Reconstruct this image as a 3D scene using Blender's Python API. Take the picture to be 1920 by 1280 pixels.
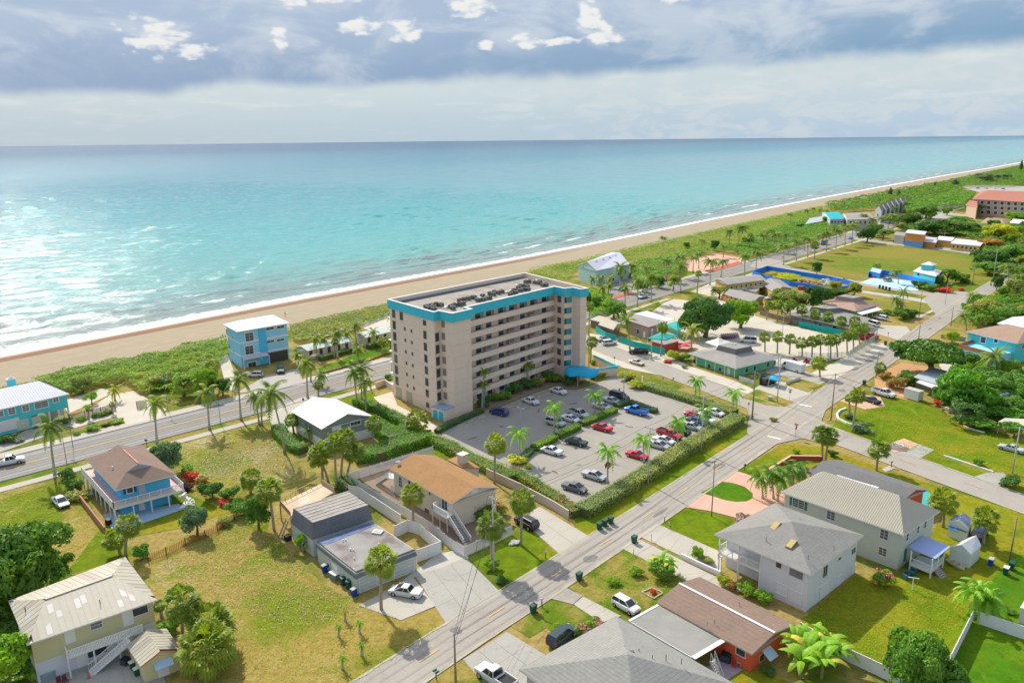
import bpy,math,random
import numpy as np
from mathutils import Vector,Matrix,noise as mnoise
for o in list(bpy.data.objects): bpy.data.objects.remove(o)
SC = bpy.context.scene
COL = SC.collection
RAD = math.radians
# ------------------------------------------------------------------ camera
CAM_H = 60.0
FOC = 1450.0                     # focal length for a frame 1920 wide
PITCH = math.atan((640-262)/FOC)
ROLL = math.atan(20/1920)
F_ = Vector((0,math.cos(PITCH),-math.sin(PITCH)))
U0 = Vector((0,math.sin(PITCH),math.cos(PITCH)))
R0 = Vector((1,0,0))
R_ = R0*math.cos(ROLL)-U0*math.sin(ROLL)
U_ = U0*math.cos(ROLL)+R0*math.sin(ROLL)
cam_data = bpy.data.cameras.new('camera')
cam = bpy.data.objects.new('camera',cam_data)
COL.objects.link(cam)
cam.matrix_world = Matrix(((R_.x,U_.x,-F_.x,0),(R_.y,U_.y,-F_.y,0),(R_.z,U_.z,-F_.z,CAM_H),(0,0,0,1)))
cam_data.sensor_width = 36
cam_data.lens = 36*FOC/1920
cam_data.clip_start = 1
cam_data.clip_end = 120000
SC.camera = cam
# ------------------------------------------------------------------ light
SUN_AZ,SUN_EL =-30.0,40.0     # azimuth clockwise from +Y
SUN_DIR = Vector((math.sin(RAD(SUN_AZ))*math.cos(RAD(SUN_EL)),math.cos(RAD(SUN_AZ))*math.cos(RAD(SUN_EL)),math.sin(RAD(SUN_EL))))
sl = bpy.data.lights.new('sun','SUN')
sl.energy = 3.3
sl.angle = RAD(0.5)
sl.color = (1.0,0.935,0.81)
sun = bpy.data.objects.new('sun',sl)
COL.objects.link(sun)
sun.rotation_euler = (-SUN_DIR).to_track_quat('-Z','Y').to_euler()
sun.location = (0,0,200)
SC.view_settings.view_transform = 'Standard'
SC.view_settings.look = 'None'
SC.view_settings.exposure = 0.68
SC.view_settings.gamma = 1
SC.view_settings.use_curve_mapping = False
# ------------------------------------------------------------------ node helper
class NB:
 def __init__(s,nt): s.nt = nt
 def new(s,t,**kw):
  n = s.nt.nodes.new(t)
  for k,v in kw.items(): setattr(n,k,v)
  return n
 def put(s,sock,v):
  if v is None: return
  if isinstance(v,bpy.types.NodeSocket): s.nt.links.new(v,sock)
  else:
   if isinstance(v,tuple) and len(v)==3 and sock.type =='RGBA': v = v+(1,)
   sock.default_value = v
 def m(s,op,a,b=None,c=None,clamp=False):
  n = s.new('ShaderNodeMath',operation=op,use_clamp=clamp)
  for i,v in enumerate((a,b,c)): s.put(n.inputs[i],v)
  return n.outputs[0]
 def vm(s,op,a,b=None,out=0):
  n = s.new('ShaderNodeVectorMath',operation=op)
  s.put(n.inputs[0],a)
  if b is not None:
   if op =='SCALE': s.put(n.inputs['Scale'],b)
   else: s.put(n.inputs[1],b)
  return n.outputs[out]
 def smooth(s,x,a,b,lo=0.0,hi=1.0):
  n = s.new('ShaderNodeMapRange',interpolation_type='SMOOTHSTEP')
  for i,v in enumerate((x,a,b,lo,hi)): s.put(n.inputs[i],v)
  return n.outputs[0]
 def lin(s,x,a,b,lo=0.0,hi=1.0):
  n = s.new('ShaderNodeMapRange')
  for i,v in enumerate((x,a,b,lo,hi)): s.put(n.inputs[i],v)
  return n.outputs[0]
 def mix(s,f,a,b,mode='MIX'):
  n = s.new('ShaderNodeMix',data_type='RGBA',blend_type=mode)
  s.put(n.inputs[0],f);s.put(n.inputs[6],a);s.put(n.inputs[7],b)
  return n.outputs[2]
 def noise(s,vec,scale,detail=3.0,rough=0.5,dist=0.0,col=False):
  n = s.new('ShaderNodeTexNoise')
  s.put(n.inputs['Vector'],vec);n.inputs['Scale'].default_value = scale
  n.inputs['Detail'].default_value = detail;n.inputs['Roughness'].default_value = rough
  n.inputs['Distortion'].default_value = dist
  return n.outputs[1 if col else 0]
 def comb(s,x=0.0,y=0.0,z=0.0):
  n = s.new('ShaderNodeCombineXYZ')
  for i,v in enumerate((x,y,z)): s.put(n.inputs[i],v)
  return n.outputs[0]
 def sep(s,v):
  n = s.new('ShaderNodeSeparateXYZ');s.put(n.inputs[0],v);return n.outputs
 def ramp(s,f,stops):
  n = s.new('ShaderNodeValToRGB')
  e = n.color_ramp.elements
  while len(e) > 1: e.remove(e[-1])
  for i,(p,c) in enumerate(stops):
   q = e[0] if i ==0 else e.new(p)
   q.position = p;q.color = tuple(c)+(1,)
  s.put(n.inputs[0],f);return n.outputs[0]
# ------------------------------------------------------------------ world: Nishita sky with broken cloud
world = bpy.data.worlds.new('World');SC.world = world;world.use_nodes = True
wt = world.node_tree;wt.nodes.clear();w = NB(wt)
sky = w.new('ShaderNodeTexSky',sky_type='NISHITA')
sky.sun_disc = False;sky.sun_elevation = RAD(SUN_EL);sky.sun_rotation = RAD(SUN_AZ)
sky.altitude = 60;sky.air_density = 1.0;sky.dust_density = 1.6;sky.ozone_density = 1.2
gd = w.new('ShaderNodeTexCoord').outputs['Generated']
X,Y,Z = w.sep(gd)
el = w.m('MULTIPLY',w.m('ARCSINE',Z),57.2958)
az = w.m('MULTIPLY',w.m('ARCTAN2',X,Y),57.2958)
AE = w.comb(az,w.m('MULTIPLY',el,2.2),0.0)
# wispy bright veil under the deck
n1 = w.noise(w.comb(w.m('MULTIPLY',az,0.5),w.m('MULTIPLY',el,2.6),3.0),0.55,6,0.6,0.4)
n2 = w.noise(AE,0.42,7,0.62,0.6)
n3 = w.noise(AE,.85,7,0.52)
S = 3.75
def c(r,g,b): return (r*S,g*S,b*S)
low = w.mix(w.lin(az,-34,34),c(.56,.68,.74),c(.50,.66,.82))
low = w.mix(w.smooth(az,-34,-8),c(.55,.66,.74),low)
low = w.mix(w.smooth(el,0.2,3.8),low,c(.66,.76,.80))
low = w.mix(w.m('MULTIPLY',w.smooth(n1,.50,.72),w.lin(el,0,3,.1,.55)),low,c(.84,.88,.88))
rightcu = w.m('MULTIPLY',w.smooth(az,-2,10),w.smooth(n2,.46,.60))
low = w.mix(w.m('MULTIPLY',rightcu,.45),low,c(.76,.80,.82))
skyc = w.mix(0.985,sky.outputs[0],low)
# dark cloud deck with a soft, slightly tilted lower edge
edge = w.m('ADD',w.m('MULTIPLY',az,0.034),4.25)
edge = w.m('ADD',edge,w.m('MULTIPLY',w.m('SUBTRACT',w.noise(w.comb(w.m('MULTIPLY',az,.35),w.m('MULTIPLY',el,.3),9.),.45,5,.55),.5),1.9))
dk = w.smooth(w.m('SUBTRACT',el,edge),-0.45,0.50)
dn = w.noise(w.comb(w.m('MULTIPLY',az,.6),w.m('MULTIPLY',el,1.6),5.),.30,7,.6,.5)
deck = w.mix(w.smooth(az,-30,30),c(.36,.47,.66),c(.27,.44,.63))
deck = w.mix(w.m('MULTIPLY',w.smooth(w.m('SUBTRACT',el,edge),.2,4.5),.8),deck,c(.50,.62,.79))
deck = w.mix(w.m('MULTIPLY',w.smooth(dn,.46,.70),w.smooth(w.m('SUBTRACT',el,edge),.8,3.0,.15,.75)),deck,c(.70,.78,.86))
skyc = w.mix(dk,skyc,deck)
vl = w.noise(w.comb(w.m('MULTIPLY',az,.28),w.m('MULTIPLY',el,.5),12.),.5,6,.6,.4)
skyc = w.mix(w.m('MULTIPLY',w.m('MULTIPLY',w.smooth(vl,.47,.64),w.m('MULTIPLY',dk,w.smooth(az,-24,-16,.25,1.0))),.5),skyc,c(.76,.82,.88))
# sunlit cumulus seen through the gaps: azimuth, elevation, half sizes
puffs = [(-23.3,6.6,2.0,1.15),(-21.3,5.75,1.5,.55),(-10.2,7.55,1.5,.62),(-7.2,7.3,1.2,.75),(-15.5,6.6,.7,.7),
   (-2.6,8.9,1.9,1.1),(5.6,8.0,1.0,1.5),(6.4,6.9,1.3,.8),(1.0,6.6,1.1,.55),(-1.5,6.3,.8,.35),(11.0,9.3,1.6,.6),
   (-13.0,9.3,2.6,.7),(-31.5,9.4,1.3,.7),(-24,9.6,1.6,.35),(3.6,6.5,1.8,.35),(20.0,8.9,.5,.25)]
pm = None
for (a,e,ra,re_) in puffs:
 dx = w.m('DIVIDE',w.m('SUBTRACT',az,a),ra);dy = w.m('DIVIDE',w.m('SUBTRACT',el,e),re_)
 d = w.m('SQRT',w.m('ADD',w.m('MULTIPLY',dx,dx),w.m('MULTIPLY',dy,dy)))
 v = w.m('SUBTRACT',1.0,d)
 pm = v if pm is None else w.m('MAXIMUM',pm,v)
pn = w.m('ADD',pm,w.m('ADD',w.m('MULTIPLY',w.m('SUBTRACT',n3,.5),2.3),w.m('MULTIPLY',w.m('SUBTRACT',n2,.5),1.6)))
# above the frame broken cloud goes on, made brighter to fill the shadows
up = w.m('MULTIPLY',w.smooth(el,9.5,14.0),w.smooth(w.noise(gd,3.2,7,.6,.3),.47,.62))
skyc = w.mix(w.smooth(el,10,22),skyc,w.mix(0.35,sky.outputs[0],deck))
puffc = w.mix(w.smooth(w.m('ADD',n3,w.m('MULTIPLY',pn,.25)),.42,.72),c(.74,.81,.88),c(.98,.98,.96))
skyc = w.mix(w.m('MULTIPLY',w.smooth(pn,-0.05,.60),.95),skyc,puffc)
skyc = w.mix(w.m('MULTIPLY',up,.75),skyc,c(1.5,1.5,1.48))
skyc = w.mix(w.smooth(el,-0.2,-3),skyc,c(.40,.50,.55))
bg = w.new('ShaderNodeBackground');w.put(bg.inputs[0],skyc);bg.inputs[1].default_value = 0.15
wo = w.new('ShaderNodeOutputWorld');wt.links.new(bg.outputs[0],wo.inputs[0])
# ------------------------------------------------------------------ placing
def G(x,y,z=0.0):
 """world point at height z seen at pixel (x, y) of the 1920x1280 photograph"""
 d = F_*FOC+R_*(x-960)+U_*(640-y)
 t = (z-CAM_H)/d.z
 return Vector((0,0,CAM_H))+d*t
def QP(v):
 q = Vector(v)-Vector((0,0,CAM_H));k = FOC/q.dot(F_)
 return 960+k*q.dot(R_),640-k*q.dot(U_)
def height_for(base,ytop):
 """height at which a vertical over the ground point base reaches image row ytop"""
 lo,hi = 0.0,45.0
 for _ in range(30):
  mid = (lo+hi)/2
  if QP((base.x,base.y,mid))[1] > ytop: lo = mid
  else: hi = mid
 return lo
def ordi(n):
 t = ['zeroth','first','second','third','fourth','fifth','sixth','seventh','eighth','ninth','tenth','eleventh','twelfth','thirteenth','fourteenth','fifteenth','sixteenth','seventeenth','eighteenth','nineteenth']
 tens = {2: 'twent',3: 'thirt',4: 'fort',5: 'fift',6: 'sixt',7: 'sevent',8: 'eight',9: 'ninet'}
 if n < 20: return t[n]
 if n % 10==0: return tens[n // 10]+'ieth'
 return tens[n // 10]+'y-'+t[n % 10]
def tag(o,label=None,cat=None,group=None,kind=None):
 if label: o['label'] = label
 if cat: o['category'] = cat
 if group: o['group'] = group
 if kind: o['kind'] = kind
 return o
def empty(name,loc,rz=0.0,label=None,cat=None,group=None,scale=1.0):
 o = bpy.data.objects.new(name,None);COL.objects.link(o)
 o.empty_display_size = .3
 o.location = loc;o.rotation_euler = (0,0,rz);o.scale = (scale,)*3
 return tag(o,label,cat,group)
def linkobj(name,me,parent=None,mat=None,loc=None,rot=None,scale=None):
 o = bpy.data.objects.new(name,me);COL.objects.link(o)
 if parent is not None: o.parent = parent
 if mat is not None:
  if len(me.materials)==0: me.materials.append(None)
  o.material_slots[0].link = 'OBJECT';o.material_slots[0].material = mat
 if loc is not None: o.location = loc
 if rot is not None: o.rotation_euler = rot
 if scale is not None: o.scale = scale if isinstance(scale,(tuple,list,Vector)) else (scale,)*3
 return o
def copy_tree(o,parent=None):
 c = o.copy();COL.objects.link(c);c.parent = parent
 for ch in o.children: copy_tree(ch,c)
 return c
class MB:
 def __init__(s): s.v = [];s.f = []
 def add(s,vs,fs):
  b = len(s.v);s.v.extend([tuple(p) for p in vs]);s.f.extend([tuple(i+b for i in f) for f in fs]);return s
 def quad(s,a,b,c,d): return s.add((a,b,c,d),((0,1,2,3),))
 def tri(s,a,b,c): return s.add((a,b,c),((0,1,2),))
 def box(s,c,sz,rz=0.0,M=None):
  x,y,z = sz[0]/2,sz[1]/2,sz[2]/2
  vs = [Vector((i*x,j*y,k*z)) for k in (-1,1) for j in (-1,1) for i in (-1,1)]
  m = M if M is not None else Matrix.Rotation(rz,3,'Z')
  vs = [m @ v+Vector(c) for v in vs]
  return s.add(vs,((0,2,3,1),(4,5,7,6),(0,1,5,4),(2,6,7,3),(0,4,6,2),(1,3,7,5)))
 def seg(s,a,b,w,h,up=Vector((0,0,1))):
  """bar from a to b, w wide and h high"""
  a = Vector(a);b = Vector(b);d = (b-a)
  L = d.length
  if L < 1e-5: return s
  d = d/L;sd = d.cross(up)
  if sd.length < 1e-4: sd = Vector((1,0,0))
  sd.normalize();u = sd.cross(d)
  M = Matrix((sd,d,u)).transposed()
  return s.box((a+b)/2,(w,L,h),M=M)
 def tube(s,pts,rs,n=8,cap=True):
  rings = []
  pts = [Vector(p) for p in pts]
  if not isinstance(rs,(list,tuple)): rs = [rs]*len(pts)
  for i,p in enumerate(pts):
   d = (pts[min(i+1,len(pts)-1)]-pts[max(i-1,0)]).normalized()
   a = d.cross(Vector((0,1,0)) if abs(d.z) > .7 else Vector((0,0,1))).normalized();b = d.cross(a)
   rings.append([p+(a*math.cos(t)+b*math.sin(t))*rs[i] for t in [2*math.pi*k/n for k in range(n)]])
  vs = [q for r in rings for q in r];fs = []
  for i in range(len(pts)-1):
   for k in range(n):
    k2 = (k+1) % n
    fs.append((i*n+k,(i+1)*n+k,(i+1)*n+k2,i*n+k2))
  if cap:
   fs.append(tuple(range(n)));fs.append(tuple((len(pts)-1)*n+k for k in reversed(range(n))))
  return s.add(vs,fs)
 def poly(s,pts,z=None):
  pts = [Vector((p[0],p[1],p[2] if len(p) > 2 and z is None else (z or 0))) for p in pts]
  return s.add(pts,(tuple(range(len(pts))),))
 def prism(s,pts,z0,z1):
  n = len(pts)
  a = sum(pts[i][0]*pts[(i+1) % n][1]-pts[(i+1) % n][0]*pts[i][1] for i in range(n))
  if a < 0: pts = list(reversed(pts))
  vs = [(p[0],p[1],z0) for p in pts]+[(p[0],p[1],z1) for p in pts]
  fs = [tuple(reversed(range(n))),tuple(range(n,2*n))]+[(i,(i+1) % n,n+(i+1) % n,n+i) for i in range(n)]
  return s.add(vs,fs)
 def lathe(s,prof,n=10,c=(0,0,0)):
  vs = [];fs = []
  for r,z in prof:
   for k in range(n): vs.append((c[0]+r*math.cos(2*math.pi*k/n),c[1]+r*math.sin(2*math.pi*k/n),c[2]+z))
  for i in range(len(prof)-1):
   for k in range(n):
    k2 = (k+1) % n;fs.append((i*n+k,i*n+k2,(i+1)*n+k2,(i+1)*n+k))
  fs.append(tuple(reversed(range(n))));fs.append(tuple((len(prof)-1)*n+k for k in range(n)))
  return s.add(vs,fs)
 def mesh(s,name='mesh',smooth=False):
  me = bpy.data.meshes.new(name);me.from_pydata(s.v,[],s.f);me.update()
  if smooth: me.polygons.foreach_set('use_smooth',[True]*len(me.polygons))
  return me
 def build(s,name,mat=None,parent=None,smooth=False,label=None):
  me = s.mesh(name,smooth)
  if mat is not None: me.materials.append(mat)
  o = bpy.data.objects.new(name,me);COL.objects.link(o)
  if parent is not None: o.parent = parent
  if label: o['label'] = label
  return o
def build_local(mb,name,mat,parent,smooth=False):
 """mb holds world coordinates; parent is an empty with location+rz only"""
 M = Matrix.LocRotScale(Vector(parent.location),parent.rotation_euler.to_quaternion(),Vector(parent.scale)).inverted()
 mb.v = [tuple(M @ Vector(v)) for v in mb.v]
 return mb.build(name,mat,parent,smooth)
# ------------------------------------------------------------------ materials
MATS = {}
def mat(name,col,rough=.8,var=.12,scale=1.2,fine=18.,bump=0.0,metal=0.0,spec=.3,dirt=None,dirtamt=.3,streak=False,trans=0.0,objrand=0.0):
 if name in MATS: return MATS[name]
 m = bpy.data.materials.new(name);m.use_nodes = True
 nt = m.node_tree;nt.nodes.clear();b = NB(nt)
 P = b.new('ShaderNodeNewGeometry').outputs['Position']
 bs = b.new('ShaderNodeBsdfPrincipled')
 a = b.noise(P,scale,4,.6);f = b.noise(P,fine,3,.6)
 k = b.m('ADD',b.m('MULTIPLY',b.m('SUBTRACT',a,.5),var*2.4),b.m('MULTIPLY',b.m('SUBTRACT',f,.5),var*1.4))
 k = b.m('ADD',k,1.0)
 if objrand:
  r = b.new('ShaderNodeObjectInfo').outputs['Random']
  k = b.m('ADD',k,b.m('MULTIPLY',b.m('SUBTRACT',r,.5),objrand*2))
 c_ = b.vm('SCALE',col,k)
 if trans:
  hv = b.noise(P,.09,4,.6)
  c_ = b.mix(b.m('MULTIPLY',b.smooth(hv,.46,.64),.55),c_,b.vm('MULTIPLY',c_,(1.75,1.35,.8)))
 if dirt is not None:
  if streak:
   PX,PY,PZ = b.sep(P)
   dn_ = b.noise(b.comb(PX,PY,b.m('MULTIPLY',PZ,.12)),scale*2.5,4,.65)
  else: dn_ = b.noise(P,scale*.7,6,.65,.3)
  c_ = b.mix(b.m('MULTIPLY',b.smooth(dn_,.45,.68),dirtamt),c_,dirt)
 b.put(bs.inputs['Base Color'],c_)
 bs.inputs['Roughness'].default_value = rough;bs.inputs['Metallic'].default_value = metal
 bs.inputs['Specular IOR Level'].default_value = spec
 if bump:
  bn = b.new('ShaderNodeBump');bn.inputs['Strength'].default_value = bump;bn.inputs['Distance'].default_value = .05
  b.put(bn.inputs['Height'],f);b.put(bs.inputs['Normal'],bn.outputs[0])
 out = b.new('ShaderNodeOutputMaterial')
 if trans:
  tr = b.new('ShaderNodeBsdfTranslucent');b.put(tr.inputs[0],b.vm('MULTIPLY',c_,(1.5,1.6,.7)))
  mx = b.new('ShaderNodeMixShader');mx.inputs[0].default_value = trans
  nt.links.new(bs.outputs[0],mx.inputs[1]);nt.links.new(tr.outputs[0],mx.inputs[2]);nt.links.new(mx.outputs[0],out.inputs[0])
 else: nt.links.new(bs.outputs[0],out.inputs[0])
 MATS[name] = m;return m
def lawn(name,green,dry,dryness,sand=0.0,patch=.055,stripes=None,sandcol=(.50,.42,.27)):
 """dryness 0..1 shifts green to straw, sand 0..1 adds bare speckles"""
 if name in MATS: return MATS[name]
 m = bpy.data.materials.new(name);m.use_nodes = True
 nt = m.node_tree;nt.nodes.clear();b = NB(nt)
 P = b.new('ShaderNodeNewGeometry').outputs['Position']
 big = b.noise(P,patch,5,.6,.5);mid = b.noise(P,.45,5,.65);fine = b.noise(P,5.0,4,.7);vf = b.noise(P,22,2,.6)
 x = b.m('ADD',b.m('MULTIPLY',big,.75),b.m('MULTIPLY',mid,.25))
 x = b.m('ADD',x,b.m('MULTIPLY',b.m('SUBTRACT',fine,.5),.13))
 t = .72-dryness*.44
 f = b.smooth(x,t-.065,t+.065)
 g2 = tuple(v*.72 for v in green)
 gg = b.mix(b.smooth(mid,.38,.62),green,g2)
 dd = b.mix(b.smooth(b.noise(P,1.1,4,.7),.4,.62),dry,tuple(v*k for v,k in zip(dry,(.80,.74,.66))))
 c_ = b.mix(f,gg,dd)
 if sand:
  s1 = b.m('ADD',b.m('MULTIPLY',b.noise(P,1.7,6,.75),.62),b.m('MULTIPLY',b.noise(P,.085,4,.6),.38))
  ts = .66-sand*.20
  c_ = b.mix(b.m('MULTIPLY',b.smooth(s1,ts-.03,ts+.06),.85),c_,sandcol)
 wd_ = b.smooth(b.noise(P,.9,5,.75,.4),.56,.66)
 c_ = b.mix(b.m('MULTIPLY',wd_,.5),c_,tuple(v*.62 for v in green))
 wr = b.smooth(b.noise(b.vm('MULTIPLY',P,(1.0,.35,1.0)),.16,6,.7,.8),.57,.66)
 c_ = b.mix(b.m('MULTIPLY',wr,.45),c_,tuple(min(1,v*1.15) for v in dry))
 k = b.m('ADD',.66,b.m('ADD',b.m('MULTIPLY',fine,.36),b.m('MULTIPLY',vf,.24)))
 c_ = b.vm('SCALE',c_,k)
 bs = b.new('ShaderNodeBsdfPrincipled');b.put(bs.inputs['Base Color'],c_)
 bs.inputs['Roughness'].default_value = .95;bs.inputs['Specular IOR Level'].default_value = .05
 bn = b.new('ShaderNodeBump');bn.inputs['Strength'].default_value = .55;bn.inputs['Distance'].default_value = .12
 b.put(bn.inputs['Height'],b.m('ADD',fine,b.m('MULTIPLY',vf,.5)));b.put(bs.inputs['Normal'],bn.outputs[0])
 out = b.new('ShaderNodeOutputMaterial');nt.links.new(bs.outputs[0],out.inputs[0])
 MATS[name] = m;return m
def paving(name,col,var=.10,crack=.5,stain=(.0,.0,.0),stainamt=.25,joints=0.0,jrot=0.0,rough=.9):
 if name in MATS: return MATS[name]
 m = bpy.data.materials.new(name);m.use_nodes = True
 nt = m.node_tree;nt.nodes.clear();b = NB(nt)
 P = b.new('ShaderNodeNewGeometry').outputs['Position']
 n = b.noise(P,.13,6,.65,.4);f = b.noise(P,9,3,.7);g = b.noise(P,1.4,5,.7,.5)
 k = b.m('ADD',1.0,b.m('ADD',b.m('MULTIPLY',b.m('SUBTRACT',n,.5),var*4),b.m('MULTIPLY',b.m('SUBTRACT',f,.5),var*1.6)))
 c_ = b.vm('SCALE',col,k)
 c_ = b.mix(b.m('MULTIPLY',b.smooth(g,.52,.72),stainamt),c_,stain)
 if crack:
  v = b.new('ShaderNodeTexVoronoi',feature='DISTANCE_TO_EDGE');b.put(v.inputs['Vector'],b.vm('ADD',P,b.vm('SCALE',b.noise(P,.6,4,.6,col=True),3.0)));v.inputs['Scale'].default_value = .14
  cr = b.smooth(v.outputs[0],.0,.012)
  c_ = b.mix(b.m('MULTIPLY',b.m('SUBTRACT',1.0,cr),crack),c_,(.09,.085,.075))
 bs = b.new('ShaderNodeBsdfPrincipled');b.put(bs.inputs['Base Color'],c_)
 bs.inputs['Roughness'].default_value = rough;bs.inputs['Specular IOR Level'].default_value = .2
 out = b.new('ShaderNodeOutputMaterial');nt.links.new(bs.outputs[0],out.inputs[0])
 MATS[name] = m;return m
# ================================================================== coast, sea, beach, land
SEA_Z =-2.0
CO = G(0,667,-1.6);CF = G(1440,391,-1.6)
CU = (CF-CO);CU.z = 0;CU.normalize()
CN = Vector((-CU.y,CU.x,0))            # seaward
def sd(v): q = Vector(v)-CO;return q.dot(CU),q.dot(CN)
def SDp(s,d,z=0.0): q = CO+CU*s+CN*d;return Vector((q.x,q.y,z))
shore_px = [(0,667),(240,621),(480,575),(720,531),(960,487),(1100,460),(1200,440),(1320,415),(1440,391),(1560,368),(1680,346),(1780,328),(1860,315),(1905,307)]
dune_px = [(-260,770),(-100,745),(0,728),(85,712),(127,700),(205,685),(317,665),(360,650),(425,640),(542,613),(602,599),(672,584),(728,573),(860,540),(992,507),(1035,496),(1095,487),(1185,465),(1230,457),(1260,449),(1335,432),(1435,410),(1540,387),(1600,376),(1690,357),(1750,347),(1830,330),(1905,314)]
sh = [sd(G(x,y,-1.6)) for x,y in shore_px]
du = [sd(G(x,y,0)) for x,y in dune_px]
sh = [(-900,sh[0][1])]+sh+[(9000,sh[-1][1]),(60000,sh[-1][1])]
du = [(-900,du[0][1])]+du+[(9000,du[-1][1]),(60000,du[-1][1])]
def ip(tab,s): return float(np.interp(s,[a for a,b in tab],[b for a,b in tab]))
ss = sorted(set([-900,-500,-300,-200,-120]+list(range(-60,700,6))+list(range(700,2000,40))+[2500,3500,5000,7000,9000,14000,20000,30000,45000]))
def strip(name,offs,ofz,base_tab,mat_,kind='structure',wob=0.0):
 vs = [];fs = [];uv = []
 for s in ss:
  for d,z in zip(offs,ofz):
   b0 = base_tab(s)+wob*(mnoise.noise(Vector((s*.05,0,0)))+.6*mnoise.noise(Vector((s*.17,3,0))))
   p = SDp(s,b0+d if not callable(d) else d(s),z)
   vs.append(tuple(p));uv.append((s,d if not callable(d) else d(s)-b0))
 n = len(offs)
 for i in range(len(ss)-1):
  for j in range(n-1): fs.append((i*n+j,(i+1)*n+j,(i+1)*n+j+1,i*n+j+1))
 me = bpy.data.meshes.new(name);me.from_pydata(vs,[],fs);me.update()
 ul = me.uv_layers.new(name='coast')
 for lp in me.loops: ul.data[lp.index].uv = uv[lp.vertex_index]
 me.materials.append(mat_)
 o = bpy.data.objects.new(name,me);COL.objects.link(o);o['kind'] = kind
 return o
def sea_mat():
 m = bpy.data.materials.new('sea_water');m.use_nodes = True
 nt = m.node_tree;nt.nodes.clear();b = NB(nt)
 U = b.new('ShaderNodeUVMap',uv_map='coast').outputs[0]
 s,d,_ = b.sep(U)
 P = b.new('ShaderNodeNewGeometry').outputs['Position']
 wn = b.noise(b.comb(b.m('MULTIPLY',s,.012),b.m('MULTIPLY',d,.05),0.),1.0,4,.6)
 ld = b.m('LOGARITHM',b.m('MAXIMUM',b.m('ADD',d,b.m('MULTIPLY',b.m('SUBTRACT',wn,.5),b.m('MULTIPLY',d,.5))),1.0),10.0)
 t = b.m('DIVIDE',ld,4.5)
 col = b.ramp(t,[(0.0,(.30,.30,.24)),(.22,(.25,.33,.28)),(.32,(.20,.36,.315)),(.42,(.125,.39,.36)),(.52,(.08,.355,.355)),
      (.62,(.042,.27,.31)),(.72,(.024,.17,.24)),(.84,(.012,.085,.16)),(1.0,(.006,.055,.14))])
 # seabed patches and sand stirred up along the bar
 st = b.noise(b.comb(b.m('MULTIPLY',s,.02),b.m('MULTIPLY',d,.11),4.),1.,5,.65)
 band = b.m('MULTIPLY',b.smooth(d,2,10),b.smooth(d,110,30))
 col = b.mix(b.m('MULTIPLY',b.m('MULTIPLY',band,b.smooth(st,.47,.60)),.55),col,(.20,.19,.17))
 # weed streaks
 wd = b.noise(b.comb(b.m('MULTIPLY',s,.03),b.m('MULTIPLY',d,.25),7.),1.,5,.7)
 wb = b.m('MULTIPLY',b.smooth(d,8,16),b.smooth(d,60,40))
 col = b.mix(b.m('MULTIPLY',b.m('MULTIPLY',wb,b.smooth(wd,.50,.60)),.85),col,(.075,.07,.075))
 col = b.mix(b.m('MULTIPLY',b.smooth(s,260,-160),.8),col,(.105,.165,.19))  # grey-blue cloud shade painted into the water colour towards the left
 # foam: swash and breaking lines
 fn = b.noise(b.comb(b.m('MULTIPLY',s,.22),b.m('MULTIPLY',d,.75),1.),1.,6,.72)
 ph = b.noise(b.comb(b.m('MULTIPLY',s,.018),0.,2.),1.,3,.5)
 dd = b.m('ADD',d,b.m('MULTIPLY',b.m('SUBTRACT',ph,.5),9.0))
 dw = b.m('MULTIPLY',d,b.lin(s,-60,260,1.0,2.4))
 sw = b.smooth(b.m('ADD',b.m('MULTIPLY',b.smooth(dw,26,1.0),.60),fn),.84,.96)
 br = b.m('MULTIPLY',b.smooth(dd,18,23),b.smooth(dd,29.0,23))
 br2 = b.m('MULTIPLY',b.smooth(dd,36,41),b.smooth(dd,47.0,41));br3 = b.m('MULTIPLY',b.smooth(dd,60,66),b.smooth(dd,72,66))
 br = b.m('ADD',br,b.m('ADD',b.m('MULTIPLY',br2,.85),b.m('MULTIPLY',br3,.7)))
 gate = b.smooth(b.noise(b.comb(b.m('MULTIPLY',s,.02),0.,8.),1.,3,.6),.44,.58)
 br = b.m('MULTIPLY',br,gate)
 br = b.smooth(b.m('ADD',b.m('MULTIPLY',br,.6),fn),.94,1.1)
 # the foam lines run out where the coast bends towards the far resort
 foam = b.m('MAXIMUM',sw,b.m('MULTIPLY',br,.85))
 far = b.smooth(s,350,900)
 foam = b.m('MAXIMUM',foam,b.m('MULTIPLY',b.m('MULTIPLY',far,b.smooth(d,7,1)),.8))
 col = b.mix(foam,col,(.86,.87,.86))
 bs = b.new('ShaderNodeBsdfPrincipled');b.put(bs.inputs['Base Color'],col)
 bs.inputs['IOR'].default_value = 1.17
 w1 = b.noise(b.comb(b.m('MULTIPLY',s,.085),b.m('MULTIPLY',d,.19),0.),1.,5,.74,.3)
 w2 = b.noise(b.comb(b.m('MULTIPLY',s,.014),b.m('MULTIPLY',d,.05),6.),1.,3,.6)
 w3 = b.noise(b.comb(b.m('MULTIPLY',s,.16),b.m('MULTIPLY',d,.42),2.),1.,3,.6,.2);w4 = b.noise(P,1.1,3,.65)
 h = b.m('ADD',b.m('ADD',b.m('MULTIPLY',w1,.5),b.m('MULTIPLY',w3,.35)),b.m('ADD',b.m('MULTIPLY',w2,.6),b.m('MULTIPLY',w4,.12)))
 gl = b.smooth(b.noise(b.comb(b.m('MULTIPLY',s,.02),b.m('MULTIPLY',d,.05),3.),1.,5,.7),.38,.62)
 rg = b.m('SUBTRACT',.13,b.m('MULTIPLY',gl,.07))
 rg = b.m('ADD',rg,b.smooth(d,600,1600,0.,.12))
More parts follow.
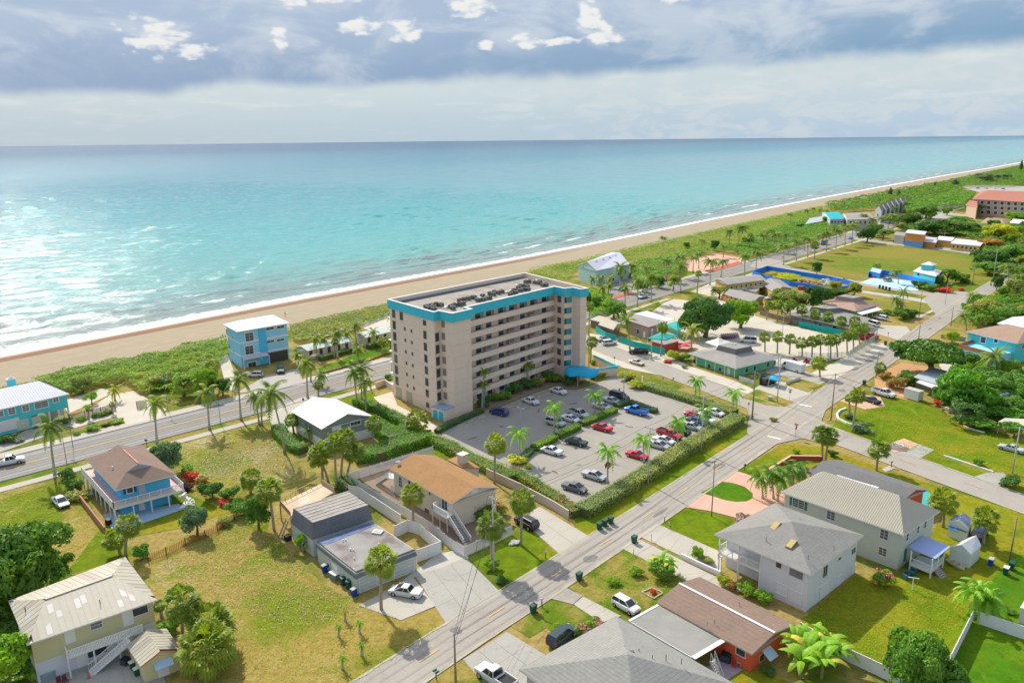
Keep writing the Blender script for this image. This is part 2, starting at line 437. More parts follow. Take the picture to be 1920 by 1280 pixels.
 b.put(bs.inputs['Specular IOR Level'],b.smooth(d,1500,5000,.5,.22));b.put(bs.inputs['Roughness'],b.m('ADD',rg,b.m('MULTIPLY',foam,.5)))
 bn = b.new('ShaderNodeBump');bn.inputs['Strength'].default_value = 1.0;bn.inputs['Distance'].default_value = 1.15
 b.put(bn.inputs['Height'],h);b.put(bs.inputs['Normal'],bn.outputs[0])
 out = b.new('ShaderNodeOutputMaterial');nt.links.new(bs.outputs[0],out.inputs[0])
 return m
shf = lambda s: ip(sh,s)
def make_sea():
 # real wave relief near the shore, calm sheet beyond
 sv = [-900,-700,-560]+list(np.arange(-480,760,2.9))+[800,860,940,1050,1200,1400,1700,2000,2500,3500,5000,7000,9000,14000,20000,30000,45000]
 dv = [-14,-8,-4,0]+list(np.arange(2,330,2.1))+list(np.arange(330,1150,4.6))+[1170,1300,1500,1900,2500,3400,5000,8000,13000,24000,44000]
 S_,D_ = np.meshgrid(np.array(sv,float),np.array(dv,float),indexing='ij');base = np.array([shf(q) for q in sv])[:,None]
 D2 = D_+base;r = np.random.default_rng(12);Z = np.zeros_like(S_)
 for k in range(26):
  lam = r.uniform(5.5,17);a_ = r.normal(0,.55);kk = 2*math.pi/lam;ph = kk*(D2*math.cos(a_)+S_*math.sin(a_))+r.uniform(0,6.28);Z += lam*.0105*(np.sin(ph)+.3*np.sin(2*ph+1.1))
 env = .65+.35*np.sin(S_*.031+1.3*np.sin(D2*.023))*np.sin(D2*.047+1.7*np.sin(S_*.017))
 Z *= env*np.clip((D_-6)/30,0,1)*np.clip((1130-D_)/500,0,1)*np.clip((S_+480)/60,0,1)*np.clip((750-S_)/200,0,1)
 Z += .42*np.exp(-((D_-24-3*np.sin(S_*.05))/2.2) ** 2)*np.clip(np.sin(S_*.021)+.4,0,1)+.4*np.exp(-((D_-42-4*np.sin(S_*.04+1))/2.4) ** 2)*np.clip(np.sin(S_*.017+2)+.3,0,1)
 X = CO.x+CU.x*S_+CN.x*D2;Y = CO.y+CU.y*S_+CN.y*D2;n0,n1 = S_.shape
 V = np.stack([X,Y,Z+SEA_Z+.35],-1).reshape(-1,3);I = np.arange(n0*n1).reshape(n0,n1)
 Fc = np.stack([I[:-1,:-1],I[1:,:-1],I[1:,1:],I[:-1,1:]],-1).reshape(-1,4)
 me = bpy.data.meshes.new('sea');me.vertices.add(len(V));me.vertices.foreach_set('co',V.ravel());me.loops.add(Fc.size);me.loops.foreach_set('vertex_index',Fc.ravel().astype(np.int32));me.polygons.add(len(Fc));me.polygons.foreach_set('loop_start',np.arange(0,Fc.size,4,dtype=np.int32));me.update(calc_edges=True)
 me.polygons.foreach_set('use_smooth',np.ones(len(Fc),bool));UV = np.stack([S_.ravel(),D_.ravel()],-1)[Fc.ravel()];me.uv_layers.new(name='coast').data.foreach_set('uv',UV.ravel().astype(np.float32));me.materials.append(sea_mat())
 if me.polygons[5].normal.z < 0: me.flip_normals()
 o = bpy.data.objects.new('sea',me);COL.objects.link(o);o['kind'] = 'structure'
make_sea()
def beach_mat():
 m = bpy.data.materials.new('beach_sand');m.use_nodes = True
 nt = m.node_tree;nt.nodes.clear();b = NB(nt)
 U = b.new('ShaderNodeUVMap',uv_map='coast').outputs[0]
 s,d,_ = b.sep(U)
 P = b.new('ShaderNodeNewGeometry').outputs['Position']
 n = b.noise(P,.22,5,.6);f = b.noise(P,3.0,4,.7);st = b.noise(b.comb(b.m('MULTIPLY',s,.05),b.m('MULTIPLY',d,.7),0.),1.,4,.6)
 col = b.mix(b.smooth(st,.3,.7),(.335,.27,.17),(.285,.23,.145))
 k = b.m('ADD',.80,b.m('ADD',b.m('MULTIPLY',n,.22),b.m('MULTIPLY',f,.18)))
 col = b.vm('SCALE',col,k)
 wet = b.smooth(d,-5.0,-1.0)
 col = b.mix(wet,col,(.15,.12,.09))
 # line of stranded weed
 wn = b.noise(b.comb(b.m('MULTIPLY',s,.12),b.m('MULTIPLY',d,.28),6.),1.,6,.7)
 wf = b.noise(P,1.6,5,.7)
 line = b.m('MULTIPLY',b.smooth(d,-13.5,-9.0),b.smooth(d,-2.4,-6.0))
 wk = b.smooth(b.m('ADD',b.m('MULTIPLY',line,.62),b.m('ADD',b.m('MULTIPLY',wn,.5),b.m('MULTIPLY',wf,.35))),   .70,.86)
 wk = b.m('MULTIPLY',wk,b.smooth(s,330,210))
 col = b.mix(b.m('MULTIPLY',wk,.9),col,(.185,.075,.03))
 # sparse bits of drift and footprints
 sp = b.smooth(b.noise(P,.9,6,.8),.70,.74)
 col = b.mix(b.m('MULTIPLY',sp,.5),col,(.16,.10,.06))
 bs = b.new('ShaderNodeBsdfPrincipled');b.put(bs.inputs['Base Color'],col);b.put(bs.inputs['Roughness'],b.m('SUBTRACT',.95,b.m('MULTIPLY',wet,.5)))
 bn = b.new('ShaderNodeBump');bn.inputs['Strength'].default_value = .5;bn.inputs['Distance'].default_value = .15
 b.put(bn.inputs['Height'],b.m('ADD',f,n));b.put(bs.inputs['Normal'],bn.outputs[0])
 out = b.new('ShaderNodeOutputMaterial');nt.links.new(bs.outputs[0],out.inputs[0])
 return m
dcross = [lambda s: ip(du,s),lambda s: ip(du,s)*.7+shf(s)*.3,lambda s: shf(s)-9,lambda s: shf(s)-3,lambda s: shf(s)+3,lambda s: shf(s)+30]
beach = strip('beach',dcross,[0.0,-.35,-1.0,-1.45,-1.9,-5.0],shf,beach_mat())
GREEN = (.115,.20,.012);GREEN2 = (.075,.175,.012);DRY = (.31,.26,.055);STRAW = (.38,.29,.10)
L_base = lawn('dry_grass',(.14,.19,.02),STRAW,.55,.25)
L_lotA = lawn('sandy_lot_grass',(.17,.215,.012),DRY,.55,.62,patch=.05)
L_lotB = lawn('straw_lot_grass',(.175,.225,.010),(.37,.28,.075),.57,.45,patch=.045,sandcol=(.44,.35,.2))
L_green = lawn('mown_grass',(.15,.225,.008),(.29,.26,.022),.46,.0)
L_lush = lawn('lush_grass',(.075,.20,.008),(.13,.24,.010),.38,.0)
L_verge = lawn('verge_grass',(.13,.21,.012),(.34,.27,.075),.48,.18,patch=.12)
L_back = lawn('backyard_grass',(.155,.22,.008),(.27,.265,.018),.55,.05,patch=.08)
L_far = lawn('far_field_grass',(.15,.225,.02),(.27,.24,.05),.50,.0,patch=.018)
land = MB()
pts = [SDp(s,ip(du,s),0.0) for s in ss]
pts += [SDp(45000,-30000),SDp(-900,-2500)]
land.poly([tuple(p) for p in pts]);g_ = land.build('ground',L_base);g_['kind'] = 'structure'
LV = {}
def zl(lvl):
 LV[lvl] = LV.get(lvl,0)+1
 return lvl*.016+LV[lvl]*.0006
def sheet(name,px,m,lvl=1,z=None,world=None):
 pts = [G(x,y) for x,y in px] if world is None else world
 zz = z if z is not None else zl(lvl)
 o = MB().poly([(p.x,p.y,zz) for p in pts]).build(name,m);o['kind'] = 'structure'
 if o.data.polygons[0].normal.z < 0: o.data.flip_normals()
 return o
def offs_line(pts,off):
 out = []
 for i,p in enumerate(pts):
  a = pts[max(i-1,0)];b_ = pts[min(i+1,len(pts)-1)]
  d = (b_-a);d.z = 0;d.normalize();out.append(p+Vector((d.y,-d.x,0))*off)
 return out
def resamp(pts,step):
 out = [pts[0]]
 for a,b_ in zip(pts,pts[1:]):
  n = max(1,int((b_-a).length/step))
  for k in range(1,n+1): out.append(a.lerp(b_,k/n))
 return out
def ribbon(name,pts,o0,o1,m,lvl,kind='structure',dash=None,parent=None):
 mb = MB()
 if dash:
  P_ = resamp(pts,.5);on,off = dash;L = 0;run = []
  A = offs_line(P_,o0);B = offs_line(P_,o1)
  for i in range(len(P_)-1):
   if (L % (on+off)) < on: mb.quad(A[i],A[i+1],B[i+1],B[i])
   L += (P_[i+1]-P_[i]).length
 else:
  A = offs_line(pts,o0);B = offs_line(pts,o1)
  for i in range(len(pts)-1): mb.quad(A[i],A[i+1],B[i+1],B[i])
 zz = zl(lvl);mb.v = [(v[0],v[1],zz) for v in mb.v]
 o = mb.build(name,m,parent)
 if o.data.polygons and o.data.polygons[0].normal.z < 0: o.data.flip_normals()
 if kind and parent is None: o['kind'] = kind
 return o
ROAD = paving('sun_bleached_asphalt',(.255,.243,.225),crack=.12,stain=(.17,.165,.16),stainamt=.35)
ROAD2 = paving('street_asphalt',(.35,.315,.27),crack=.18,stain=(.22,.21,.2),stainamt=.35)
LOT = paving('parking_asphalt',(.33,.30,.26),crack=.12,stain=(.24,.225,.21),stainamt=.45)
CONC = paving('concrete',(.44,.405,.34),crack=.0,stain=(.33,.31,.27),stainamt=.4)
CONC2 = paving('weathered_concrete',(.37,.35,.31),crack=.1,stain=(.24,.225,.21),stainamt=.55)
SAND = paving('white_sand',(.52,.47,.385),crack=0,stain=(.46,.40,.30),stainamt=.5)
PINK = paving('pink_concrete',(.62,.36,.27),crack=0,stain=(.50,.33,.25),stainamt=.4)
REDP = paving('red_paving',(.45,.12,.075),crack=0,stain=(.3,.1,.07),stainamt=.3)
YEL = mat('yellow_road_paint',(.62,.40,.12),var=.2,fine=6)
WHT = mat('white_road_paint',(.62,.60,.57),var=.15,fine=6)
a1a = [G(-420,985),G(-200,932),G(50,869),G(250,817.5),G(475,760),G(760,683),G(980,621),G(1202,557),G(1340,518),G(1440,490),G(1565,453.5),G(1640,430),G(1690,415.5),G(1740,400.5),G(1800,383)]
R = resamp(a1a,12)
ribbon('beach_road',R,-6.2,6.2,ROAD,3)
st1 = [G(430,1475),G(600,1364),G(735,1275),G(880,1180),G(1007,1100),G(1103,1037),G(1193,980),G(1340,882),G(1440,816),G(1537,752),G(1650,677),G(1717,632),G(1775,592),G(1830,555),G(1879,525),G(1950,480)]
st1 = resamp(st1,6)
cross = [G(1060,622),G(1110,643),G(1150,660),G(1247,695),G(1335,727),G(1435,765),G(1500,791),G(1575,821),G(1750,884),G(1917,944),G(2080,1001)]
cross = resamp(cross,5)
ribbon('side_street',cross,-3.6,3.6,ROAD2,4)
ribbon('residential_street',st1,-3.1,3.1,ROAD2,5)
cross2 = [G(1425,489),G(1480,503),G(1526,514),G(1601,529),G(1672,541),G(1766,556),G(1850,567),G(1925,581)]
ribbon('far_side_street',resamp(cross2,6),-3.6,3.6,ROAD2,4)
cross3 = [G(1600,446),G(1650,454),G(1700,460),G(1780,468),G(1836,476),G(1925,490)]
ribbon('motel_street',resamp(cross3,6),-5,5,ROAD2,4)
TRK = paving('worn_wheel_track',(.315,.285,.245),crack=.1);PAT = paving('asphalt_patch',(.20,.19,.175),crack=0);OIL = mat('oil_stain',(.15,.14,.13),var=.3)
for o_ in (-2.1,-.75,.85,2.2): ribbon('wheel_track',st1,o_-.16,o_+.16,TRK,6)
for o_ in (-3.0,-1.3,1.4,3.1): ribbon('wheel_track',R,o_-.2,o_+.2,paving('beach_road_track',(.23,.22,.205),crack=.1),4)
def edge(line,off,w,seed,m):
 r = random.Random(seed);P_ = resamp(line,1.2);A = offs_line(P_,off);mb = MB();sg = 1 if off > 0 else -1
 B = [offs_line(P_[max(0,i-1):i+2],off-sg*(w*(.25+.75*abs(mnoise.noise(p*.22)))*r.uniform(.6,1.3)))[min(i,1)] for i,p in enumerate(P_)]
 zz = zl(7)
 for i in range(len(P_)-1): mb.add([(q.x,q.y,zz) for q in (A[i],A[i+1],B[i+1],B[i])],((0,1,2,3),))
 o = mb.build('sandy_road_edge',m);o['kind'] = 'structure'
EDG = paving('road_edge_sand',(.43,.38,.29),crack=0,stain=(.3,.29,.14),stainamt=.5)
for q,l_ in enumerate((st1,cross)):
 for sg in (-1,1): edge(l_,sg*(3.35 if q ==0 else 3.9),.8,q*2+sg,EDG)
def blot(c_,rx,ry,rot,name,m,lvl,seed):
 r = random.Random(seed);zz = zl(lvl);v = []
 for k in range(11): a_ = k*.5712;q = r.uniform(.75,1.15);x_,y_ = rx*q*math.cos(a_),ry*q*math.sin(a_);v.append((c_.x+x_*math.cos(rot)-y_*math.sin(rot),c_.y+x_*math.sin(rot)+y_*math.cos(rot),zz))
 o = MB().poly(v).build(name,m);o['kind'] = 'structure'
 if o.data.polygons[0].normal.z < 0: o.data.flip_normals()
r_ = random.Random(77)
for k,(x,y) in enumerate([(885,822),(1010,770),(1075,757),(1180,800),(1130,830),(1150,870),(1085,872),(1200,838),(1250,800),(1040,885),(940,800),(1300,790)]): blot(G(x,y),r_.uniform(.4,1.6),r_.uniform(.2,.5),r_.uniform(0,3),'oil_stain',OIL,4,k)
for k in range(12):
 p = st1[min(len(st1)-1,4+k*3)];blot(p+Vector((r_.uniform(-2,2),r_.uniform(-2,2),0)),r_.uniform(.6,2.4),r_.uniform(.4,1.0),.83,'asphalt_patch',PAT,6,40+k)
# intersection fillets
sheet('street_junction',[(1395,752),(1420,740),(1462,757),(1530,735),(1555,752),(1540,790),(1590,818),(1560,836),(1505,822),(1440,836),(1400,812),(1405,780)],ROAD2,6)
sheet('far_street_junction',[(1730,560),(1760,545),(1830,548),(1860,560),(1850,577),(1805,585),(1770,600),(1755,590)],ROAD2,6)
sheet('beach_road_junction',[(1405,500),(1425,482),(1470,490),(1480,510),(1440,507)],ROAD2,6)
# paint
for n_,o_ in (('yellow_line',-.28),('yellow_line',.10)):
 ribbon(n_,R,o_,o_+.18,YEL,7)
for o_ in (-4.35,4.2): ribbon('white_edge_line',R,o_,o_+.15,WHT,7)
ribbon('yellow_dashed_line',st1,-.09,.09,YEL,8,dash=(3.2,8.8))
ribbon('yellow_dashed_line',[p for p in cross if p.x > 72],-.07,.07,YEL,8,dash=(3.,9.))
sheet('stop_line',[(1440,817),(1465,823),(1463,825.5),(1438,819.5)],WHT,9)
sheet('stop_line',[(1497,757),(1523,762),(1521,764.5),(1495,759.5)],WHT,9)
# verges and footpaths of the beach road: near side
near_v = R
ribbon('verge',R,6.2,9.0,L_verge,2)
ribbon('footpath',R,9.0,11.3,CONC,4)
ribbon('footpath',R,-9.6,-6.35,CONC,4)
kb = MB()
for o_ in (6.2,-6.35):
 A = offs_line(R,o_);B = offs_line(R,o_+.16)
 for i in range(len(R)-1):
  if (A[i].y > 420): break
  a,b_,c_,d_ = A[i],A[i+1],B[i+1],B[i]
  kb.add([(a.x,a.y,0),(b_.x,b_.y,0),(c_.x,c_.y,0),(d_.x,d_.y,0),(a.x,a.y,.13),(b_.x,b_.y,.13),(c_.x,c_.y,.13),(d_.x,d_.y,.13)],((4,7,6,5),(0,1,5,4),(2,3,7,6),(4,5,6,7)))
o = kb.build('kerb',CONC);o['kind'] = 'structure'
# lawns and lots
sheet('lawn',[(-60,935),(0,936),(125,897),(160,900),(170,935),(200,1010),(190,1060),(250,1040),(300,1080),(250,1110),(160,1080),(0,1060),(-200,1100)],L_lotB,1)
sheet('lawn',[(300,846),(480,793),(500,800),(530,850),(560,900),(640,905),(520,925),(500,1000),(420,980),(360,940),(345,880)],L_lotA,1)
sheet('lawn',[(240,1075),(330,1010),(440,985),(520,1010),(600,1090),(672,1135),(752,1163),(818,1137),(838,1172),(670,1282),(520,1380),(330,1380),(330,1290),(310,1120)],L_lotB,1)
sheet('lawn',[(120,1080),(250,1040),(230,1010),(340,990),(430,960),(350,925),(330,960),(200,975)],L_green,2)
sheet('lawn',[(1075,985),(1090,960),(1390,800),(1410,805),(1440,812),(1120,1000),(1105,1008)],L_green,2)
sheet('lawn',[(880,1050),(925,1035),(960,1000),(985,985),(1050,1042),(968,1098),(940,1082)],L_green,2)
sheet('lawn',[(1063,1100),(1165,1028),(1290,1083),(1240,1150),(1175,1150),(1145,1150),(1090,1116)],L_verge,2)
sheet('lawn',[(953,1170),(1000,1130),(1027,1122),(1073,1133),(1125,1164),(1060,1205),(1040,1190),(1025,1176),(992,1196)],L_verge,2)
sheet('lawn',[(795,1282),(850,1230),(905,1262),(960,1310),(760,1310)],L_verge,2)
sheet('lawn',[(1235,982),(1280,950),(1390,975),(1345,1015),(1348,1034),(1250,1000)],L_green,2)
sheet('lawn',[(1385,882),(1470,832),(1540,838),(1780,920),(1790,960),(1700,960),(1500,870),(1440,905)],L_green,2)
sheet('lawn',[(1545,735),(1580,770),(1560,800),(1570,805),(1930,935),(1930,830),(1780,780),(1700,730),(1640,760)],L_green,2)
sheet('lawn',[(1508,1158),(1600,1080),(1690,1090),(1770,960),(1800,925),(1930,965),(1930,1060),(1840,1140),(1780,1240),(1640,1262),(1520,1185)],L_back,2)
sheet('lawn',[(1500,1162),(1612,1090),(1740,1075),(1830,1150),(1790,1200),(1720,1262),(1640,1250)],L_back,3)
sheet('lawn',[(1700,1330),(1790,1230),(1830,1160),(1870,1145),(1990,1210),(1990,1340)],L_lush,3)
sheet('lawn',[(1790,1180),(1850,1100),(1900,1040),(1990,1040),(1990,1200)],L_lush,3)
sheet('lawn',[(1480,1340),(1510,1290),(1400,1250),(1330,1262),(1420,1340)],L_green,3)
sheet('lawn',[(1760,545),(1690,572),(1615,555),(1560,545),(1585,560),(1640,580),(1700,607),(1712,596),(1772,570)],L_far,2)
sheet('lawn',[(1470,497),(1500,478),(1610,455),(1830,478),(1880,510),(1840,550),(1760,550),(1600,523)],L_far,2)
sheet('lawn',[(1855,560),(1880,543),(1930,545),(1930,572)],L_lush,2)
sheet('lawn',[(595,690),(700,655),(745,640),(740,660),(640,692),(605,700)],L_lush,2)
sheet('lawn',[(620,750),(700,735),(720,770),(830,812),(850,850),(800,860),(700,800)],L_green,2)
# paved and sandy places
sheet('parking_lot',[(806,815),(905,775),(949,760),(1005,737),(1042,724),(1062,731),(1082,732),(1115,721),(1165,697),(1205,724),(1400,792),(1085,962),(960,892),(870,852)],LOT,3)
sheet('sandy_shoulder',[(1105,625),(1200,640),(1290,685),(1380,715),(1470,755),(1430,768),(1330,735),(1240,704),(1170,690),(1110,665)],SAND,2)
sheet('sandy_parking',[(1150,600),(1215,590),(1245,568),(1290,550),(1345,525),(1350,550),(1400,570),(1417,593),(1492,612),(1560,630),(1617,638),(1588,668),(1500,690),(1420,672),(1330,660),(1250,650)],SAND,3)
sheet('sandy_shoulder',[(1588,668),(1640,640),(1680,650),(1640,675),(1560,720),(1520,700)],SAND,2)
sheet('verge',[(1250,560),(1290,545),(1345,560),(1340,570),(1280,562)],L_verge,4)
sheet('verge',[(1175,590),(1235,565),(1240,572),(1190,600)],L_verge,4)
sheet('driveway',[(1440,678),(1480,685),(1555,712),(1528,727),(1470,706),(1435,700)],CONC2,4)
sheet('driveway',[(1400,738),(1440,712),(1530,726),(1500,758),(1480,757),(1440,745)],CONC,4)
sheet('verge',[(1472,722),(1500,710),(1540,722),(1515,736)],L_verge,6)
sheet('verge',[(1390,745),(1420,730),(1490,755),(1470,764),(1435,760)],L_verge,6)
sheet('driveway',[(1620,608),(1700,612),(1708,624),(1690,640),(1640,625),(1600,615)],CONC,4)
sheet('dirt_patch',[(1640,705),(1690,680),(1760,690),(1720,720),(1700,750),(1640,735)],paving('orange_dirt',(.50,.28,.13),crack=0,stain=(.38,.2,.1)),4)
sheet('pink_driveway',[(1575,752),(1602,738),(1650,745),(1660,762),(1622,768)],PINK,4)
sheet('pink_driveway',[(1667,832),(1695,822),(1722,833),(1701,845),(1672,848)],PINK,5)
sheet('concrete_apron',[(1680,849),(1701,845),(1724,833),(1752,844),(1722,861)],CONC2,4)
sheet('concrete_apron',[(1826,894),(1852,886),(1882,886),(1892,902),(1872,914)],CONC2,4)
sheet('pink_driveway',[(1285,951),(1318,927),(1345,905),(1381,883),(1434,899),(1480,918),(1490,950),(1460,985),(1389,973),(1330,958)],PINK,4)
sheet('lawn',[(1314,924),(1353,903),(1375,906),(1396,913),(1411,925),(1411,934),(1400,940),(1380,941),(1360,938),(1338,931)],L_lush,6)
sheet('footpath',[(1653,880),(1667,873),(1680,878),(1660,885)],CONC,5)
# slabbed drives: quads cut into slabs with open joints
def slabs(name,q,nu,nv,m,lvl=4,label=None,gap=.014):
 root = empty(name,(0,0,0));root['kind'] = 'structure';zz = zl(lvl)
 for i in range(nu):
  for j in range(nv):
   def pt(u,v): return q[0].lerp(q[1],u).lerp(q[3].lerp(q[2],u),v)
   L1 = (q[1]-q[0]).length;L2 = (q[3]-q[0]).length;e1,e2 = gap/L1,gap/L2
   u0,u1,v0,v1 = i/nu+e1,(i+1)/nu-e1,j/nv+e2,(j+1)/nv-e2
   cs = [pt(u0,v0),pt(u1,v0),pt(u1,v1),pt(u0,v1)]
   MB().prism([(p.x,p.y) for p in cs],-.01,zz+random.uniform(0,.008)).build('slab',m,root)
 return root
random.seed(2)
def gq(*px): return [G(x,y) for x,y in px]
slabs('concrete_driveway',gq((778,1079),(874,1046),(942,1114),(838,1172)),3,3,CONC2,4)
slabs('concrete_driveway',gq((672,1135),(775,1083),(817,1136),(752,1163)),2,1,CONC,5)
slabs('concrete_driveway',gq((972,972),(1012,950),(1107,1007),(1052,1041)),2,3,CONC,4)
slabs('concrete_driveway',gq((1197,1005),(1232,982),(1352,1035),(1352,1078)),1,5,CONC,4)
slabs('concrete_driveway',gq((1165,1028),(1192,1008),(1400,1110),(1330,1110)),1,6,CONC,4)
slabs('concrete_driveway',gq((1075,1133),(1093,1118),(1165,1155),(1128,1168)),1,3,CONC,4)
sheet('asphalt_apron',[(1027,1121),(1062,1102),(1092,1117),(1074,1133)],ROAD2,4)
slabs('concrete_driveway',gq((868,1236),(950,1184),(1080,1262),(960,1340)),3,3,CONC2,3)
slabs('patio',gq((60,1310),(135,1222),(262,1195),(330,1310)),4,3,CONC2,5)
slabs('concrete_driveway',gq((442,738),(500,704),(560,690),(570,722)),3,3,mat('drive_pavers',(.36,.33,.30)),4)
sheet('sandy_driveway',[(-20,855),(-20,835),(25,820),(50,806),(118,800),(95,815),(30,838)],CONC2,4)
sheet('sandy_driveway',[(110,795),(165,768),(205,742),(250,733),(266,742),(312,768),(300,782),(240,797),(218,782),(190,788),(140,803)],SAND,4)
sheet('sandy_driveway',[(497,775),(542,755),(565,745),(590,742),(560,768),(548,790),(560,812),(535,812),(512,800)],CONC,5)
sheet('sandy_path',[(110,755),(190,728),(215,735),(170,757),(130,775)],SAND,3)
sheet('sand_patch',[(405,668),(425,660),(440,700),(450,735),(425,730),(415,690)],SAND,3)
sheet('sand_patch',[(690,600),(728,590),(735,612),(700,622),(672,612)],SAND,2)
sheet('sandy_yard',[(700,745),(735,735),(745,760),(835,805),(820,815),(730,775)],paving('cream_paving',(.60,.50,.40),crack=0,stain=(.5,.42,.33)),4)
sheet('mulch_bed',[(655,885),(760,850),(870,900),(960,1000),(870,1045),(800,985)],paving('bark_mulch',(.26,.19,.14),crack=0,stain=(.34,.27,.15),stainamt=.6),2)
sheet('gravel_bed',[(740,1100),(818,1040),(860,1030),(880,1046),(778,1082),(745,1108)],paving('grey_gravel',(.42,.40,.35),var=.3,crack=0,stain=(.22,.25,.14),stainamt=.6),5)
sheet('planting_bed',[(895,772),(949,758),(1005,735),(1042,722),(1062,729),(1082,730),(1090,715),(1050,705),(1030,700),(900,755)],paving('bark_mulch',(.26,.19,.14),crack=0),4)
# courts of the beach park
sheet('pink_court',[(1285,488),(1340,476),(1400,485),(1392,495),(1325,513),(1290,508)],PINK,3)
sheet('red_court',[(1320,508),(1384,490),(1392,494),(1330,512)],REDP,4)
sheet('red_court',[(1148,556),(1185,546),(1188,552),(1152,561)],REDP,4)
sheet('lawn',[(1278,512),(1302,508),(1305,520),(1280,522)],L_green,3)
sheet('car_park',[(1135,546),(1160,520),(1195,522),(1190,545),(1150,558)],ROAD,3)
sheet('footpath',[(1560,541),(1566,538),(1700,556),(1765,567),(1772,574),(1755,582),(1722,598),(1712,596),(1745,582),(1760,573),(1700,562)],CONC,5)
sheet('blue_floor',[(1612,530),(1640,520),(1720,528),(1722,545),(1690,543),(1640,535)],mat('pale_blue_paving',(.45,.66,.80),var=.05),4)
sheet('pale_car_park',[(1800,350),(1860,345),(1925,350),(1925,362),(1840,362)],CONC2,3)
sheet('resort_road',[(1735,415),(1760,395),(1790,392),(1785,400),(1830,405),(1830,412),(1780,412)],CONC2,3)
sheet('lawn',[(1760,410),(1830,412),(1825,420),(1760,418)],L_far,4)
# ================================================================== vegetation prototypes
rng = random.Random(11)
def leafmat(name,col,tr=.36,var=.3,objrand=.0,rough=.55,spec=.3):
 return mat(name,col,rough=rough,var=var,scale=.55,fine=5.0,trans=tr,spec=spec,objrand=objrand)
M_COCO = leafmat('coconut_frond',(0.189,0.276,0.048),objrand=.18)
M_COCO_Y = leafmat('yellowing_coconut_frond',(0.340,0.357,0.043))
M_DEADF = leafmat('dry_frond',(0.374,0.255,0.119),tr=.1)
M_SABAL = leafmat('sabal_leaf',(.21,.295,.03),objrand=.12)
M_KING = leafmat('bright_palm_frond',(0.221,0.442,0.040),objrand=.1)
M_TRUNK = mat('palm_bark',(.34,.29,.23),var=.25,scale=2.5,fine=9)
M_TRUNK2 = mat('grey_palm_bark',(.40,.37,.32),var=.18,scale=2.5,fine=9)
M_BARK = mat('tree_bark',(.20,.16,.12),var=.25,scale=2,fine=9)
def rot2(v,a): return Vector((v[0]*math.cos(a)-v[1]*math.sin(a),v[0]*math.sin(a)+v[1]*math.cos(a),v[2]))
def frond_mesh(L=3.4,droop=.55,lift=.55,n=15,wid=.62,seed=0,leaf=.085,hang=.35):
 """pinnate frond along +X, arching down; leaflets in two hanging rows"""
 r = random.Random(seed);mb = MB();pts = []
 for i in range(n+1):
  t = i/n
  pts.append(Vector((L*(t-.12*t*t*droop),0,L*(lift*t-(lift*.55+droop)*t*t))))
 for i in range(n):
  wdt = .05*(1-i/n)+.015
  a,b = pts[i],pts[i+1]
  mb.quad(a+Vector((0,-wdt,0)),b+Vector((0,-wdt,0)),b+Vector((0,wdt,.01)),a+Vector((0,wdt,.01)))
 for i in range(2,n+1):
  t = i/n;p = pts[i];d = (pts[i]-pts[i-1]).normalized()
  wl = wid*(math.sin(math.pi*min(1,t*.86+.14)) ** .6)*r.uniform(.85,1.12)
  for sgn in (-1,1):
   for h in (0,.5):
    q = p-d*h*(L/n)
    tip = q+Vector((0,sgn,0))*wl+d*wl*.45+Vector((0,0,-hang*wl*r.uniform(.6,1.5)))
    mb.tri(q-d*leaf,q+d*leaf,tip)
 return mb.mesh('frond')
def trunk_mb(H,r0,r1,lean=(0,0),bend=0,n=7,swell=.0,rings=8):
 pts = [];rs = []
 for i in range(rings+1):
  t = i/rings
  pts.append((lean[0]*(t ** 1.6),lean[1]*(t ** 1.6),H*t-.1*(i ==0)));rs.append(r0+(r1-r0)*t+(swell*math.exp(-((t)/.12) ** 2))+.012*(i % 2))
 return MB().tube(pts,rs,n)
FRONDS = [frond_mesh(seed=s,droop=dr,lift=li,L=3.0) for s,dr,li in ((1,.55,.55),(2,.75,.35),(3,.45,.9),(4,.95,.15))]
KFRONDS = [frond_mesh(seed=s,droop=dr,lift=li,L=2.5,wid=.5,n=12,hang=.7,leaf=.10) for s,dr,li in ((5,.75,.85),(6,1.0,.6),(7,.6,1.1),(8,1.25,.4))]
